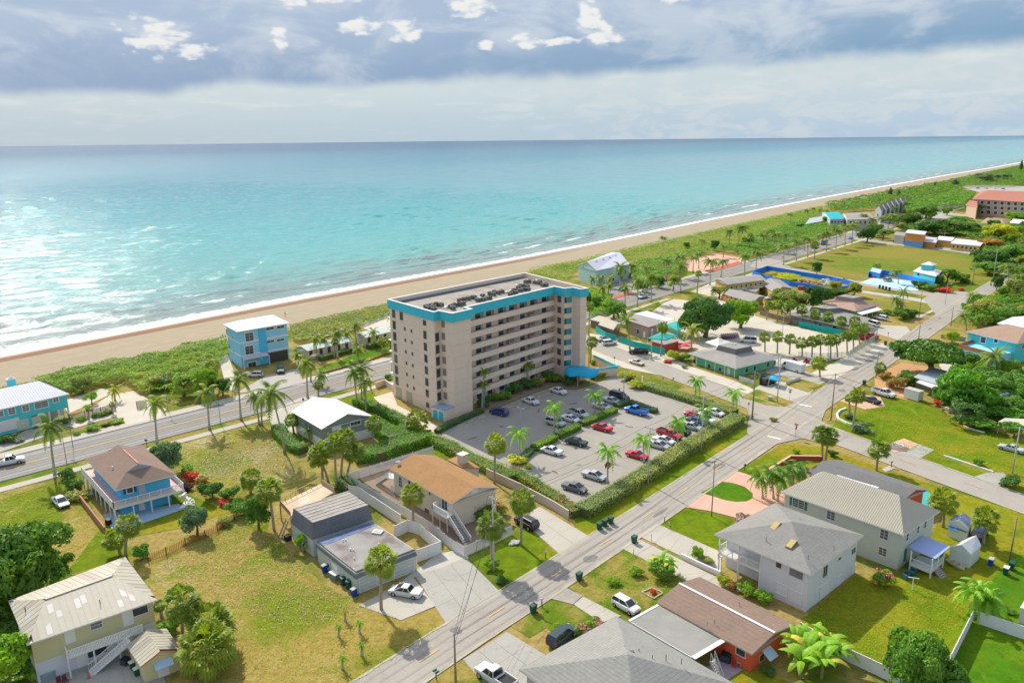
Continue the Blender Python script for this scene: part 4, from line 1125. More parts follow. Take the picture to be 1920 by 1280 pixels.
# ================================================================== houses, seen from the air
CYAN = paint('turquoise_band_paint',(.06,.52,.64),dirtamt=.3);STUC = paint('tan_pink_stucco',(.78,.62,.50),dirtamt=.2);STUC2 = paint('corridor_stucco',(.60,.49,.41))
GREY = shingle('grey_shingle',(.26,.25,.23));BROWN = shingle('brown_shingle',(.25,.175,.135));ORNG = shingle('orange_brown_shingle',(.35,.195,.085));DKGR = shingle('dark_grey_shingle',(.17,.17,.165),contrast=.1)
GREYP = shingle('pale_grey_shingle',(.28,.275,.25),pitch=.16,contrast=.35);PINKR = shingle('pinkish_shingle',(.40,.27,.21));TAUPE = shingle('taupe_shingle',(.30,.25,.23));RED = shingle('red_clay_tile',(.42,.17,.12),pitch=.35)
MWHITE = mat('white_metal_roofing',(.66,.66,.66),rough=.45,var=.04,dirt=(.62,.62,.60),dirtamt=.4);MLAV = mat('silver_metal_roofing',(.50,.51,.58),rough=.5,var=.04,dirt=(.5,.5,.52),dirtamt=.3)
MCREAM = mat('cream_metal_roofing',(.42,.385,.30),rough=.6,var=.05,dirt=(.40,.35,.28),dirtamt=.4);MCREAM2 = mat('pale_painted_patch',(.47,.45,.42),rough=.5,var=.1)
FLATR = mat('flat_grey_roofing',(.28,.27,.245),var=.12,scale=.5,dirt=(.22,.21,.19),dirtamt=.5);FLATW = mat('stained_flat_roofing',(.27,.255,.24),var=.3,scale=.35,dirt=(.15,.11,.095),dirtamt=.9)
WSTUC = paint('white_stucco',(.64,.645,.66));YSTUC = paint('pale_yellow_stucco',(.60,.545,.31));GSTUC = paint('pale_green_grey_siding',(.50,.53,.46));DKSH = mat('dark_green_shutter',(.035,.16,.13))
WOOD = mat('weathered_deck_wood',(.42,.30,.20),var=.25,fine=9);CORAL = paint('coral_red_paint',(.76,.13,.05))
BLUEP = paint('sky_blue_siding',(.09,.47,.76));AQUA = paint('aqua_siding',(.09,.56,.60));LBLUE = paint('light_blue_siding',(.26,.60,.78));CREAMW = paint('cream_wall',(.62,.55,.43))
def lp(a,b,t): return a.lerp(b,t)
def wz(v,z): return Vector((v.x,v.y,z))
# ---- white house with the grey hip roof and skylights
h = House('white_house','white two-storey house with pyramid grey shingle roof and two amber skylights',[(1520.8,1077.3),(1620,1003),(1452.8,942.8),(1338.8,1000.6)],5.9,.55)
h.gable_or_hip(GREY,rise=2.15,inset=(h.E[0]-h.E[1]).length*.499,axis=0)
W = h.W
# balcony occupies the left part of the front: cut the body there
f0,f3 = W[0],W[3];cut = lp(W[0],W[3],.50);inn = (W[1]-W[0]).normalized()*2.0
poly = [W[0],W[1],W[2],W[3]+inn,cut+inn,cut]
h.walls(WSTUC,poly=poly,z1=5.7)
slab(h,[cut,cut+inn,W[3]+inn,W[3]],2.75,3.0,'balcony_floor',WHITE)
rail(h,[cut,W[3],W[3]+inn],3.0,WHITE,1.05,.16)
for t in (0,.5,1): post(h,lp(cut,W[3],min(.985,t+.015)),0,5.75,WHITE,.2)
h.opening(3,(1460.5,1058),.8,.9,nx=1,ny=1);h.opening(3,(1493,1075),1.9,1.1,glass=GLASS_L)
h.opening(3,(1465,1104),1.6,1.5,glass=WSTUC,ny=6);h.opening(3,(1491,1118),1.7,1.5,glass=WSTUC,ny=6)
h.opening(0,(1547,1070),1.2,1.7,nx=2);h.opening(0,(1574,1046.5),.9,.45);h.opening(0,(1600,1032),1.2,.9,nx=2)
h.opening(0,(1530.5,1121),.9,2.0,glass=WSTUC,name='door',nx=0);h.opening(0,(1546,1108),2.6,2.3,glass=WSTUC,ny=5,nx=2);h.opening(0,(1573,1089),1.2,1.7,glass=WSTUC,ny=7);h.opening(0,(1599,1070),1.2,1.7,glass=WSTUC,ny=7)
AMB = mat('amber_skylight',(.50,.36,.13),rough=.2,spec=.7)
for px in ((1454,986,7.42),(1484,1020,7.0)):
 p = G(*px);up = (h.c-V2(lp(W[0],W[3],.5))).normalized();n_ = (up*-.38+Vector((0,0,.92))).normalized();sd_ = up.cross(n_).normalized();al = n_.cross(sd_)
 M = Matrix((sd_,al,n_)).transposed();f = h.part(MB().box(p,(.95,1.7,.26),M=M),'skylight',mat('skylight_kerb',(.22,.19,.14)));h.part(MB().box(p+n_*.16,(.8,1.5,.1),M=M),'dome',AMB,parent=f)
for px in ((1437,1008),(1500,975),(1526,990),(1564,1026),(1516,1042)):
 p = G(px[0],px[1],7.1);h.part(MB().tube([p-Vector((0,0,.5)),p+Vector((0,0,.25))],.06,6),'vent_pipe',mat('pipe_grey',(.3,.3,.29)))
# ---- long white house with cream metal roof
h = House('white_house','long pale two-storey house with ribbed cream metal hip roof and dark green shutters',[(1463.75,921.7),(1694.4,1002.7),(1763,957.3),(1535.6,885.8)],5.9,.5)
h.walls(GSTUC,z1=5.75)
h.gable_or_hip(MCREAM,ridge_y=(1,927.7),inset=3.6)
h.seams(h.E[0],h.E[1],h.r0.lerp(h.E[0],.0),h.r1,58,MCREAM)
h.seams(h.E[2],h.E[3],h.r1,h.r0,50,MCREAM)
h.opening(0,(1497,943.5),1.9,1.35,nx=2,ny=4,shutters=DKSH);h.opening(0,(1558,966),1.25,1.3,nx=2,ny=3);h.opening(0,(1658,1001.5),1.1,1.4,nx=2,ny=3);h.opening(0,(1655,1033.5),1.1,1.2,nx=2,ny=3)
h.opening(1,(1701,1006),.7,1.1,ny=2);h.opening(1,(1721,992),.7,1.1,ny=2);h.opening(1,(1734.5,982.5),.7,1.1,ny=2);h.opening(1,(1697,1040),.7,2.0,name='door',nx=0,glass=DKSH)
# back porch with blue-grey roof
BGR = mat('blue_grey_roofing',(.33,.40,.66),rough=.6,var=.05)
pz = 3.1;pe = [G(1702,1025,pz),G(1754,1047,pz),G(1782,1024,pz),G(1731,1003,pz)]
h.part(MB().prism([(p.x,p.y) for p in pe],pz-.1,pz),'porch_roof',BGR)
pf = [G(1706,1057,.9),G(1745,1073,.9),G(1768,1053,.9),G(1722,1040,.9)];slab(h,pf,.7,.9,'porch_floor',WHITE)
for p in (pf[0],pf[1],pf[2],lp(pf[1],pf[2],.5)): post(h,p,0,pz-.1,WHITE,.16)
rail(h,[pf[0],pf[1],pf[2]],.9,WHITE,1.0,.18)
a = wz(lp(pf[1],pf[2],.45),.9);stair(h,a,wz(G(1770,1082),0),1.2,mat('pinkish_steps',(.46,.38,.40)),n=5)
for q in (0,1): 
 t = House('air_conditioner','dark green air-conditioning unit on a concrete pad beside the porch, %s of the pair' % ('left' if q ==0 else 'right'),[(1692+12*q,1074-6*q),(1700+12*q,1079-6*q),(1708+12*q,1072-6*q),None],.9,0,cat='air conditioner')
 t.walls(mat('dark_green_casing',(.03,.12,.13)),z1=.85);t.part(MB().lathe([(.3,.86),(.3,.93),(.05,.95)],10,(t.c.x,t.c.y,0)),'fan_guard',mat('black_metal',(.02,.02,.02)))
# ---- low house behind with dark roof
h = House('coral_house','low coral-walled house with dark grey gable roof behind the metal-roofed house',[(1510,886),(1691,938),(1741,917),(1572,861)],2.9,.5)
h.walls(CORAL,z1=2.75);h.gable_or_hip(DKGR,ridge_y=863,wallm=CORAL)
q = [G(1562,893,3.3),G(1643,917,3.3),G(1654,911,3.3),G(1577,889,3.3)]
for k in range(5):
 a0,a1,b1,b0 = lp(q[0],q[1],k/5+.004),lp(q[0],q[1],(k+1)/5-.004),lp(q[3],q[2],(k+1)/5-.004),lp(q[3],q[2],k/5+.004)
 h.part(MB().prism([(p.x,p.y) for p in (a0,a1,b1,b0)],3.3,3.38),'white_panel',MWHITE)
sheet('pool_deck',[(1700,938),(1738,922),(1752,932),(1745,950),(1715,945)],mat('teal_deck',(.03,.42,.42)),6)
# ---- big grey roof at the bottom edge
h = House('grey_roofed_house','house under a broad pale grey shingle pyramid roof cut by the bottom edge',[(973,1254),(1156,1154),(1385,1285),None],3.2,.6)
h.walls(paint('lavender_wall',(.42,.42,.50)),z1=3.05);h.gable_or_hip(GREYP,rise=2.9,inset=(h.E[1]-h.E[2]).length*.5 if (h.E[0]-h.E[1]).length > (h.E[1]-h.E[2]).length else (h.E[0]-h.E[1]).length*.499)
PIPE = mat('pipe_grey',(.3,.3,.29))
for px in ((1171,1213),(1198,1219),(1223,1231),(1249,1230),(1278,1237)):
 p = G(px[0],px[1],5.3);h.part(MB().tube([p-Vector((0,0,.5)),p+Vector((0,0,.3))],.06,6),'vent_pipe',PIPE)
p = G(1185,1222,5.6);h.part(MB().box(p,(.5,.35,.25)),'roof_vent',mat('dark_vent',(.12,.12,.11)))
p = G(1153,1238,5.4);h.part(MB().tube([p-Vector((0,0,.3)),p+Vector((0,0,.3))],.16,8),'roof_vent',PIPE)
# ---- coral house with brown roof and flat carport roof
h = House('coral_house','bright coral house with brown shingle gable roof and white ridge line',[(1231,1127.5),(1410,1226),(1491,1169.7),(1311.9,1080.6)],2.7,.35)
h.walls(CORAL,z1=2.55);h.gable_or_hip(BROWN,ridge_y=1093,wallm=CORAL,fascia=mat('khaki_trim',(.45,.43,.27)),ridgecap=WHITE)
h.opening(0,(1389,1221),1.2,1.0,glass=GLASS);h.opening(1,(1428,1232),.9,.9,frame=mat('yellow_trim',(.6,.5,.15)));h.opening(1,(1470,1199),.9,.9,frame=mat('yellow_trim',(.6,.5,.15)))
AWN = mat('pale_blue_awning',(.42,.55,.70),rough=.5)
for t_,px in ((.28,(1436,1218)),(.76,(1474,1190))):
 a,b,d,n = h.nrm(1);c_ = on_plane(px,a,b);A = c_-d*.85+Vector((0,0,.3));B = c_+d*.85+Vector((0,0,.3));o_ = n*1.2+Vector((0,0,-.75))
 h.part(MB().add([A,B,B+o_,A+o_,A+Vector((0,0,-.05)),B+Vector((0,0,-.05)),B+o_+Vector((0,0,-.05)),A+o_+Vector((0,0,-.05))],((0,1,2,3),(7,6,5,4),(0,3,7,4),(1,5,6,2),(2,6,7,3))),'awning',AWN)
for px in ((1326,1168),(1340,1163),(1386,1131)):
 p = G(px[0],px[1],3.4);h.part(MB().tube([p-Vector((0,0,.4)),p+Vector((0,0,.25))],.05,6),'vent_pipe',PIPE)
fl = [G(1179.7,1164,2.4),G(1299.7,1233.4,2.4),G(1358.75,1198.75,2.4),G(1234,1134,2.4)]
h.flat(FLATR,poly=fl,z=2.4,name='carport_roof',th=.3)
h.part(MB().seg(lp(fl[1],fl[2],0)+Vector((0,0,.04)),lp(fl[1],fl[2],1)+Vector((0,0,.04)),.6,.08),'white_roof_edge',WHITE)
h.part(MB().seg(fl[0]+Vector((0,0,.04)),fl[3]+Vector((0,0,.04)),.35,.08),'white_roof_edge',WHITE)
for t_ in (.03,.35,.65,.97): post(h,lp(fl[0],fl[1],t_),0,2.2,WHITE,.14)
slab(h,[lp(fl[1],fl[2],.15),lp(fl[1],fl[2],.9),lp(fl[1],fl[2],.9)*1,G(1395,1262),G(1345,1285)][0:2]+[G(1392,1256),G(1352,1282)],0,.09,'patio',mat('mauve_patio',(.36,.27,.30)))
a = G(1332,1236,2.5);st_ = House('ladder_stair','steep pale metal ladder stair leaning on the flat carport roof edge',[(1325,1275),(1345,1280),(1350,1272),None],.1,0,cat='ladder')
st_.root.location = wz(a,0)
stair(st_,wz(G(1336,1235,2.5),2.5),wz(G(1353,1282),.05),.7,mat('pale_metal',(.6,.6,.58)),n=9,railm=mat('pale_metal',(.6,.6,.58)))
# ---- orange-brown roofed cream house inside the white fence
h = House('cream_house','cream two-storey house with orange-brown gable roof inside the white picket fence',[(730.8,878),(848,943.6),(935.9,912.9),None],4.7,.45)
h.walls(CREAMW,z1=4.55);h.gable_or_hip(ORNG,ridge_y=(1,912.3),wallm=CREAMW)
h.opening(0,(751,903),1.0,1.9,nx=2,ny=3);h.opening(0,(806,925),.6,.6);h.opening(0,(834,947),1.5,2.0,nx=2,frame=WHITE);h.opening(0,(801,963),1.3,2.0,nx=2);h.opening(0,(752,927),.8,.9);h.opening(0,(768,905),.8,.9)
h.opening(1,(890,919),1.3,.8,glass=WHITE,nx=0,name='gable_vent');h.opening(0,(736,920),.9,2.0,name='door',nx=0)
wg = [G(838,862,3.9),G(866,876,3.9),G(901,877,3.9),G(862,853,3.9)]
h.part(MB().prism([(p.x,p.y) for p in wg],3.8,3.95),'wing_roof',ORNG);
cw = sum(wg,Vector())/4;h.part(MB().prism([(lp(p,cw,.1).x,lp(p,cw,.1).y) for p in wg],0,3.8),'wing_wall',CREAMW)
p = G(868,868,3.9);ch = h.part(MB().box((p.x,p.y,4.4),(1.5,1.3,2.6),RAD(48)),'chimney',CREAMW);h.part(MB().box((p.x,p.y,5.72),(1.7,1.5,.12),RAD(48)),'chimney_cap',WHITE,parent=ch)
# front balcony and stair
b0,b1,b2,b3 = G(811,956,2.5),G(838,972,2.5),G(851,962,2.5),G(826,947,2.5)
slab(h,[b0,b1,b2,b3],2.4,2.55,'balcony_floor',WHITE);rail(h,[b3,b0,b1],2.55,WHITE,1.05,.12,picket=.07)
for p in (b0,b1,lp(b0,b1,.5)): post(h,p,0,2.45,CREAMW,.16)
stair(h,wz(lp(b1,b2,.5),2.5),wz(G(877,1019),.05),1.3,mat('grey_steps',(.3,.28,.27)),n=13,railm=WHITE)
# rear landing
b0,b1 = G(728,896,2.5),G(741,898,2.5);slab(h,[b0,b1,G(741,889,2.5),G(729,887,2.5)],2.4,2.5,'landing',WHITE);rail(h,[b0,b1],2.5,WHITE,1.0,.15)
stair(h,wz(G(729,893,2.5),2.45),wz(G(709,908),.05),1.0,mat('grey_steps',(.3,.28,.27)),n=10,railm=WHITE)
ds = empty('satellite_dish',wz(G(746,872,5.0),4.9),0,'small grey satellite dish on the near roof corner of the cream house','satellite dish')
MB().tube([(0,0,-.2),(0,0,.7)],.03,6).build('mast',PIPE,ds);MB().lathe([(.02,0),(.25,.05),(.42,.16),(.40,.17),(.2,.07),(.02,.03)],12,(0,0,.7)).build('dish',mat('dish_grey',(.4,.4,.4)),ds)
# ---- mansard-roofed grey house with garage
GRM = shingle('slate_grey_shingle',(.19,.20,.225),var=.3,contrast=.35,pitch=.18,blotch=(.20,.21,.24))
MUSTY = mat('pale_mint_wall',(.50,.54,.50),var=.06,dirt=(.36,.39,.36),dirtamt=.4)
h = House('mansard_house','grey house with flat stained roofs, blue-grey shingled mansard and white garage doors',[(595.8,1015.4),(667.7,1071.7),(777,1030),(698,978)],3.25,0.0)
T = [p.copy() for p in h.E];Bt = [p+(p-wz(h.c,p.z))*.055 for p in T]
h.W = h.inset(h.E,-.12)
h.walls(MUSTY,z1=3.1)
mm = MB()
for i in (0,1): 
 a,b = T[i],T[i+1];a2,b2 = wz(Bt[i],2.35),wz(Bt[i+1],2.35);mm.quad(a2,b2,b+Vector((0,0,.1)),a+Vector((0,0,.1)));mm.quad(a2+(T[i]-a2)*.0,b2,wz(h.W[i+1],2.35),wz(h.W[i],2.35))
h.part(mm,'mansard_skirt',GRM);h.flat(FLATW,z=3.3,th=.2,name='flat_roof',fascia=mat('roof_edge_metal',(.6,.58,.54)))
a,b,d,n = h.nrm(1)
for u in (2.2,5.4,9.0): h.opening(1,None,2.7 if u != 9.0 else 3.2,2.1,uz=((b-a).length*u/11.5,1.1),glass=MUSTY,ny=4,frame=WHITE,name='garage_door',bar=.12)
h.opening(0,(616,1059),.7,.7,glass=GLASS);h.opening(0,(628,1068),1.6,1.9,glass=WHITE,nx=2,name='double_door')
# upper block
up = [G(550,952.5,5.4),G(586.5,980,5.4),G(690.6,946.7,5.4),G(652,920.5,5.4)];cU = sum(up,Vector())/4
lo = [wz(p+(p-cU)*(.10),2.9) for p in up]
um = MB()
for i in range(4): um.quad(lo[i],lo[(i+1) % 4],up[(i+1) % 4],up[i])
h.part(um,'upper_mansard',GRM);
h.part(MB().prism([(p.x,p.y) for p in [lp(q_,wz(cU,q_.z),.02) for q_ in lo]],0,2.92),'rear_wall',MUSTY)
# upper roof: battens over stained felt
h.part(MB().prism([(p.x,p.y) for p in up],5.35,5.43),'upper_roof',mat('stained_brown_felt',(.32,.29,.25),var=.25,scale=.5,dirt=(.20,.15,.12),dirtamt=.7))
for k in range(7):
 t = .04+k*.155;h.part(MB().seg(lp(up[0],up[1],t)+Vector((0,0,.06)),lp(up[3],up[2],t)+Vector((0,0,.06)),.30,.06),'roof_strip',mat('pale_roof_strip',(.38,.355,.32),var=.35))
bo = lo;h.part(MB().quad(wz(lp(T[0],T[3],.0),3.34),wz(T[3],3.34),wz(lp(T[3],T[2],.13),3.34),wz(lp(T[0],T[1],.16),3.34)),'blue_flashing',mat('blue_grey_membrane',(.09,.13,.24),var=.4,scale=1.0,dirt=(.3,.33,.38),dirtamt=.6))
p = G(708,997.5,3.35);sk = h.part(MB().box(p+Vector((0,0,.1)),(1.5,1.1,.2),RAD(-15)),'roof_hatch',WHITE);h.part(MB().box(p+Vector((0,0,.22)),(1.0,.6,.06),RAD(-15)),'hatch_lid',mat('tan_lid',(.45,.42,.36)),parent=sk)
for px in ((648,1013),(643,1014),(663,1032),(657,1031),(664,1048),(664,1069),(710,1021)):
 p = G(px[0],px[1],3.35);h.part(MB().tube([p,p+Vector((0,0,.3))],.09,6),'vent_pipe',WHITE)
# deck on the seaward side
dk_ = [G(525,944,3.0),G(545,967,3.0),G(627,922,3.0),G(602,906,3.0)]
for k in range(9): h.part(MB().prism([(p.x,p.y) for p in (lp(dk_[0],dk_[1],k/9+.003),lp(dk_[0],dk_[1],(k+1)/9-.003),lp(dk_[3],dk_[2],(k+1)/9-.003),lp(dk_[3],dk_[2],k/9+.003))],2.9,3.0),'deck_board',mat('pale_deck_boards',(.55,.42,.28),var=.25,scale=.6,dirt=(.6,.55,.45),dirtamt=.7))
for p in dk_+[lp(dk_[0],dk_[3],.5)]: post(h,p,0,3.0,WOOD,.18)
rl = MB()
for k in range(9): q_ = lp(dk_[0],dk_[3],k/8);rl.seg(q_,q_+Vector((0,0,1.0)),.06,.06)
rl.seg(dk_[0]+Vector((0,0,1)),dk_[3]+Vector((0,0,1)),.1,.06);h.part(rl,'deck_railing',WOOD)
h.part(MB().seg(dk_[0]+Vector((0,0,.35)),dk_[1]+Vector((0,0,.35)),.08,.8),'deck_fence',WOOD);h.part(MB().seg(dk_[3]+Vector((0,0,.4)),dk_[2]+Vector((0,0,.4)),.08,.9),'deck_fence',WOOD)
stair(h,wz(G(539,972,2.9),2.9),wz(G(525,1008),.05),1.0,WOOD,n=10)
# ---- small blue house on stilts
h = House('blue_house','sky blue house with brown hip roof and white railed deck all round',[(215.7,918.7),(330.8,889),(266.2,833.4),(160,858.6)],5.3,.9)
h.walls(BLUEP,z1=5.15,z0=2.6);low = [lp(p,wz(h.c,p.z),.03) for p in h.W];h.walls(BLUEP,poly=low,z1=2.55,name='lower_wall')
h.gable_or_hip(BROWN,rise=2.3,inset=3.2,axis=1,dutch=.42,wallm=paint('grey_gablet',(.35,.38,.42)))
a,b = h.r0,h.r1;h.part(MB().seg(lp(a,b,.02)+Vector((0,0,.05)),lp(a,b,.7)+Vector((0,0,.05)),.18,.08),'ridge_strip',mat('salmon_ridge',(.62,.25,.18)))
dO = h.inset(h.E,-.75);dO = [wz(p,2.6) for p in dO]
h.part(MB().prism([(p.x,p.y) for p in dO],2.35,2.6),'deck',mat('pink_deck',(.62,.40,.38)));
rail(h,[dO[3],dO[0],dO[1],dO[2]],2.6,WHITE,1.05,.2,picket=.06)
fs_ = MB()
for i in (3,0,1): fs_.seg(wz(dO[i],2.42),wz(dO[(i+1) % 4],2.42),.06,.4)
h.part(fs_,'deck_fascia',WHITE)
for i,n_ in ((0,4),(3,7)):
 for k in range(n_+1): post(h,lp(dO[i],dO[(i+1) % 4],min(.99,k/n_+.01)),0,2.4,WHITE,.17)
BSH = mat('royal_blue_shutter',(.02,.09,.34))
h.opening(0,(243.5,918.5),.9,.9,shutters=BSH,bar=.14);h.opening(0,(266,917),1.0,2.0,name='door',nx=0,glass=mat('screen_door',(.42,.48,.55)))
h.opening(0,(266,950),.9,1.9,name='door',nx=0,glass=WHITE,poly=low)
for px in ((177,885),(183,893),(190,902),(198,912),(206,921)): h.opening(3,px,.7,.9)
sheet('ground_slab',[(193,965),(215,1000),(345,955),(335,945)],mat('pale_blue_slab',(.30,.42,.52)),6)
h.part(MB().tube([wz(G(352,948),0)+Vector((math.cos(x_*.5)*1.2,math.sin(x_*.5)*1.2,x_*.26)) for x_ in range(11)],.06,6),'spiral_stair_rail',WHITE)
for k in range(10):
 an = k*.5;c_ = wz(G(352,948),.2+k*.26);h.part(MB().box(c_+Vector((math.cos(an)*.6,math.sin(an)*.6,0)),(1.2,.35,.05),an),'step',WHITE)
sheet('round_slab',[(336,953),(345,942),(356,938),(361,945),(356,951),(345,953)],WHITE,6)
p = G(211,877,6.3);h.part(MB().tube([p-Vector((0,0,.3)),p+Vector((0,0,.35))],.12,7),'roof_vent',WHITE)
# ---- turquoise house at the left edge
h = House('turquoise_house','turquoise two-storey house with silver metal roof and cupola at left edge',[(-90,787.5),(130,738),(87.5,718),None],5.9,.45)
h.walls(AQUA,z1=5.75,z0=2.7);lw = list(h.W);
g0 = lp(lw[0],lw[1],.62);nn = (lw[2]-lw[1]);nn = V2(nn).normalized()*3.0
h.walls(AQUA,poly=[lw[0],g0,g0+nn,lw[2]*0+lp(lw[3],lw[2],.62),lw[3]],z1=2.75,name='lower_wall')
h.gable_or_hip(MLAV,ridge_y=(1,713.8),inset=3.6);h.seams(h.E[0],h.E[1],h.r0,h.r1,44,MLAV)
h.seams(h.E[1],h.E[2],h.r1,h.r1,12,MLAV)
for px,w_,nx_ in (((1,776),1.0,1),((22,770.5),1.2,2),((48,765),1.2,2),((77.5,758.5),2.6,2),((104.5,749),1.0,2)): h.opening(0,px,w_,1.35 if w_ > 1 else 1.1,nx=nx_,ny=3,bar=.16,glass=GLASS_L)
for k in range(5): post(h,lp(g0,lw[1],.02+k*.24),0,2.75,WHITE,.3)
h.part(MB().prism([(p.x,p.y) for p in (g0+nn,lw[1]+nn,lw[1]+nn*1.1,g0+nn*1.1)],0,2.7),'garage_wall',paint('pale_green_wall',(.56,.58,.46)))
post(h,lp(lw[0],lw[1],.63),0,2.75,AQUA,.5)
p = G(22,722,7.3);cp = h.part(MB().box((p.x,p.y,7.8),(1.5,1.5,2.0),RAD(45)),'cupola',AQUA);h.part(MB().add([Vector((p.x,p.y,9.5))]+[Vector((p.x+1.25*math.cos(RAD(45*2*k)),p.y+1.25*math.sin(RAD(90*k)),8.8)) for k in range(4)],((0,1,2),(0,2,3),(0,3,4),(0,4,1),(4,3,2,1))),'cupola_roof',MWHITE,parent=cp)
h.opening(0,(14,797),4.6,2.4,nx=0,name='white_panel',glass=WHITE);h.opening(0,(54,793),4.6,2.3,nx=0,name='garage_door',glass=paint('pale_green_wall',(.56,.58,.46)))
# ---- three-storey light blue house on the beach side
h = House('blue_beach_house','three-storey light blue beach house with white hip roof and open garage',[(444,622),(543.4,605),(512.5,590),(417.8,607.8)],10.6,.7)
h.walls(LBLUE,z1=10.4);h.gable_or_hip(MWHITE,rise=1.7,inset=4.0)
h.part(MB().prism([(p.x,p.y) for p in h.inset(h.W,-.05)],6.9,7.3),'white_band',WHITE);h.part(MB().prism([(p.x,p.y) for p in h.inset(h.W,-.06)],3.2,3.6),'white_band',WHITE)
for y_ in (631.5,656): h.opening(0,(467.5,y_),2.3,2.3,nx=2,ny=3,bar=.2)
for x_,y_ in ((507,640),(526,637),(506,616),(526,613)): h.opening(0,(x_,y_),2.2,.6 if y_ > 620 else .7,nx=2,ny=1,bar=.12)
h.opening(0,(473,687),2.2,2.4,nx=2,ny=1,bar=.2)
a,b,d,n = h.nrm(0);c_ = on_plane((494,650),a,b);h.part(MB().box(wz(c_,5.2)+n*.06,(2.2,.2,10.3),M=Matrix((d,n,Vector((0,0,1)))).transposed()),'blue_strip',BLUEP)
c_ = on_plane((521,680),a,b);h.part(MB().box(wz(c_,1.45)+n*.03,(6.4,.12,2.9),M=Matrix((d,n,Vector((0,0,1)))).transposed()),'garage_shade_panel',mat('garage_dark',(.07,.06,.055)))  # solid dark panel; shade of the open garage put into its colour
c0 = on_plane((452,672),a,b);c1 = on_plane((500,668),a,b);z_ = 3.4
h.part(MB().quad(wz(c0,z_),wz(c1,z_),wz(c1,z_-.7)+n*1.8,wz(c0,z_-.7)+n*1.8),'porch_roof',MLAV)
for p in (c0,c1): post(h,p+n*1.7,0,z_-.7,WHITE,.18)
for px in ((425,622),(436,634),(430,650),(439,660),(437,676)): h.opening(3,px,.8,1.4)
# ---- beach cottages
COT = paint('cottage_white',(.60,.55,.47));COTR = mat('pale_green_grey_roofing',(.48,.54,.50),rough=.6,var=.08)
h = House('beach_cottage','long low white cottage with pale green roof behind the clipped hedge, left one',[(576,657.5),(662,639),(645,631),(553.8,650)],2.9,.3);h.walls(COT,z1=2.8);h.gable_or_hip(COTR,rise=.8)
for x_,y_ in ((583,663),(602,658),(617,655),(635,651),(650,647)): h.opening(0,(x_,y_),1.0,1.8,name='door',nx=0,glass=mat('dark_red_door',(.10,.05,.05)))
h = House('beach_cottage','long low white cottage with pale green roof nearest the tall building',[(685,633),(734,621),(716,613),(667,625)],2.9,.3);h.walls(COT,z1=2.8);h.gable_or_hip(COTR,rise=.8)
for x_,y_ in ((692,637),(708,634),(722,631)): h.opening(0,(x_,y_),1.0,1.8,name='door',nx=0,glass=mat('dark_red_door',(.10,.05,.05)))
# ---- grey-green house with white roof
GG = paint('grey_green_siding',(.23,.27,.24))
h = House('grey_green_house','grey-green house with bright white gable roof beside the clipped shrubs',[(602.5,804),(701,780),(630,747.5),(546,771)],4.6,.5)
h.walls(GG,z1=4.45);h.gable_or_hip(MWHITE,rise=1.9,axis=1,wallm=GG)
h.part(MB().prism([(p.x,p.y) for p in h.inset(h.W,-.03)],0,1.9),'white_plinth',WHITE)
h.opening(0,(631,801.5),1.8,.7,nx=2,glass=WHITE,bar=.12);h.opening(0,(666.5,792.5),2.2,.8,nx=3,bar=.16)
# ---- yellow house, bottom left, with separate metal panels
h = House('yellow_house','pale yellow two-storey house with patched cream metal roof and white outside stair',[(49.8,1207.7),(295,1123.75),(234.4,1042.7),(15.6,1125.7)],5.6,.45)
low = [lp(p,wz(h.c,p.z),.0) for p in h.W]
h.walls(YSTUC,z1=5.45,z0=2.6);h.walls(WSTUC,poly=low,z1=2.58,name='lower_wall')
# roof from single panels
ins = 3.2;rs = 1.55;E = h.E;m0 = (E[3]+E[0])/2;m1 = (E[1]+E[2])/2;d = (m1-m0).normalized();r0 = wz(m0+d*ins,h.ze+rs);r1 = wz(m1-d*ins,h.ze+rs)
rm = [MCREAM,MCREAM,mat('dull_cream_metal',(.35,.31,.25),rough=.55,var=.06),MCREAM2]
def panel_slope(a0,a1,b0,b1,n,seed,patch=.0):
 r = random.Random(seed)
 for k in range(n):
  t0,t1 = k/n,(k+1)/n
  q = [lp(a0,a1,t0),lp(a0,a1,t1),slope_top(a0,a1,b0,b1,t1),slope_top(a0,a1,b0,b1,t0)]
  nn = (q[1]-q[0]).cross(q[3]-q[0]);
  if nn.length < 1e-6: continue
  nn.normalize();nn = nn if nn.z > 0 else -nn
  u = (q[1]-q[0]).normalized()
  mb = MB();g = .0
  mb.quad(q[0]+u*g,q[1]-u*g,q[2]-u*g*((q[2]-q[3]).length > .1),q[3]+u*g*((q[2]-q[3]).length > .1))
  mb.seg(q[0]+nn*.012,q[3]+nn*.012,.06,.035)
  o = h.part(mb,'roof_panel',rm[2] if r.random() < .25 else rm[0])
  if r.random() < patch:
   s0 = r.uniform(.05,.6);s1 = min(.97,s0+r.uniform(.15,.35));w0 = lp(q[0],q[3],s0)+nn*.012;w1 = lp(q[1],q[2],s0)+nn*.012;w2 = lp(q[1],q[2],s1)+nn*.012;w3 = lp(q[0],q[3],s1)+nn*.012
   pp = h.part(MB().quad(w0+u*.05,w1-u*.05,w2-u*.05,w3+u*.05),'paint_patch',rm[3],parent=o)
panel_slope(E[0],E[1],r0,r1,20,3,.5);panel_slope(E[2],E[3],r1,r0,20,4,.1)
panel_slope(E[3],E[0],r0,r0,12,5,.15);panel_slope(E[1],E[2],r1,r1,12,6,.1)
so = MB();so.poly([(p.x,p.y,h.ze-.16) for p in E]);h.part(so,'soffit',WHITE)
fa = MB()
for i in range(4): fa.quad(E[i],E[(i+1) % 4],E[(i+1) % 4]+Vector((0,0,-.18)),E[i]+Vector((0,0,-.18)))
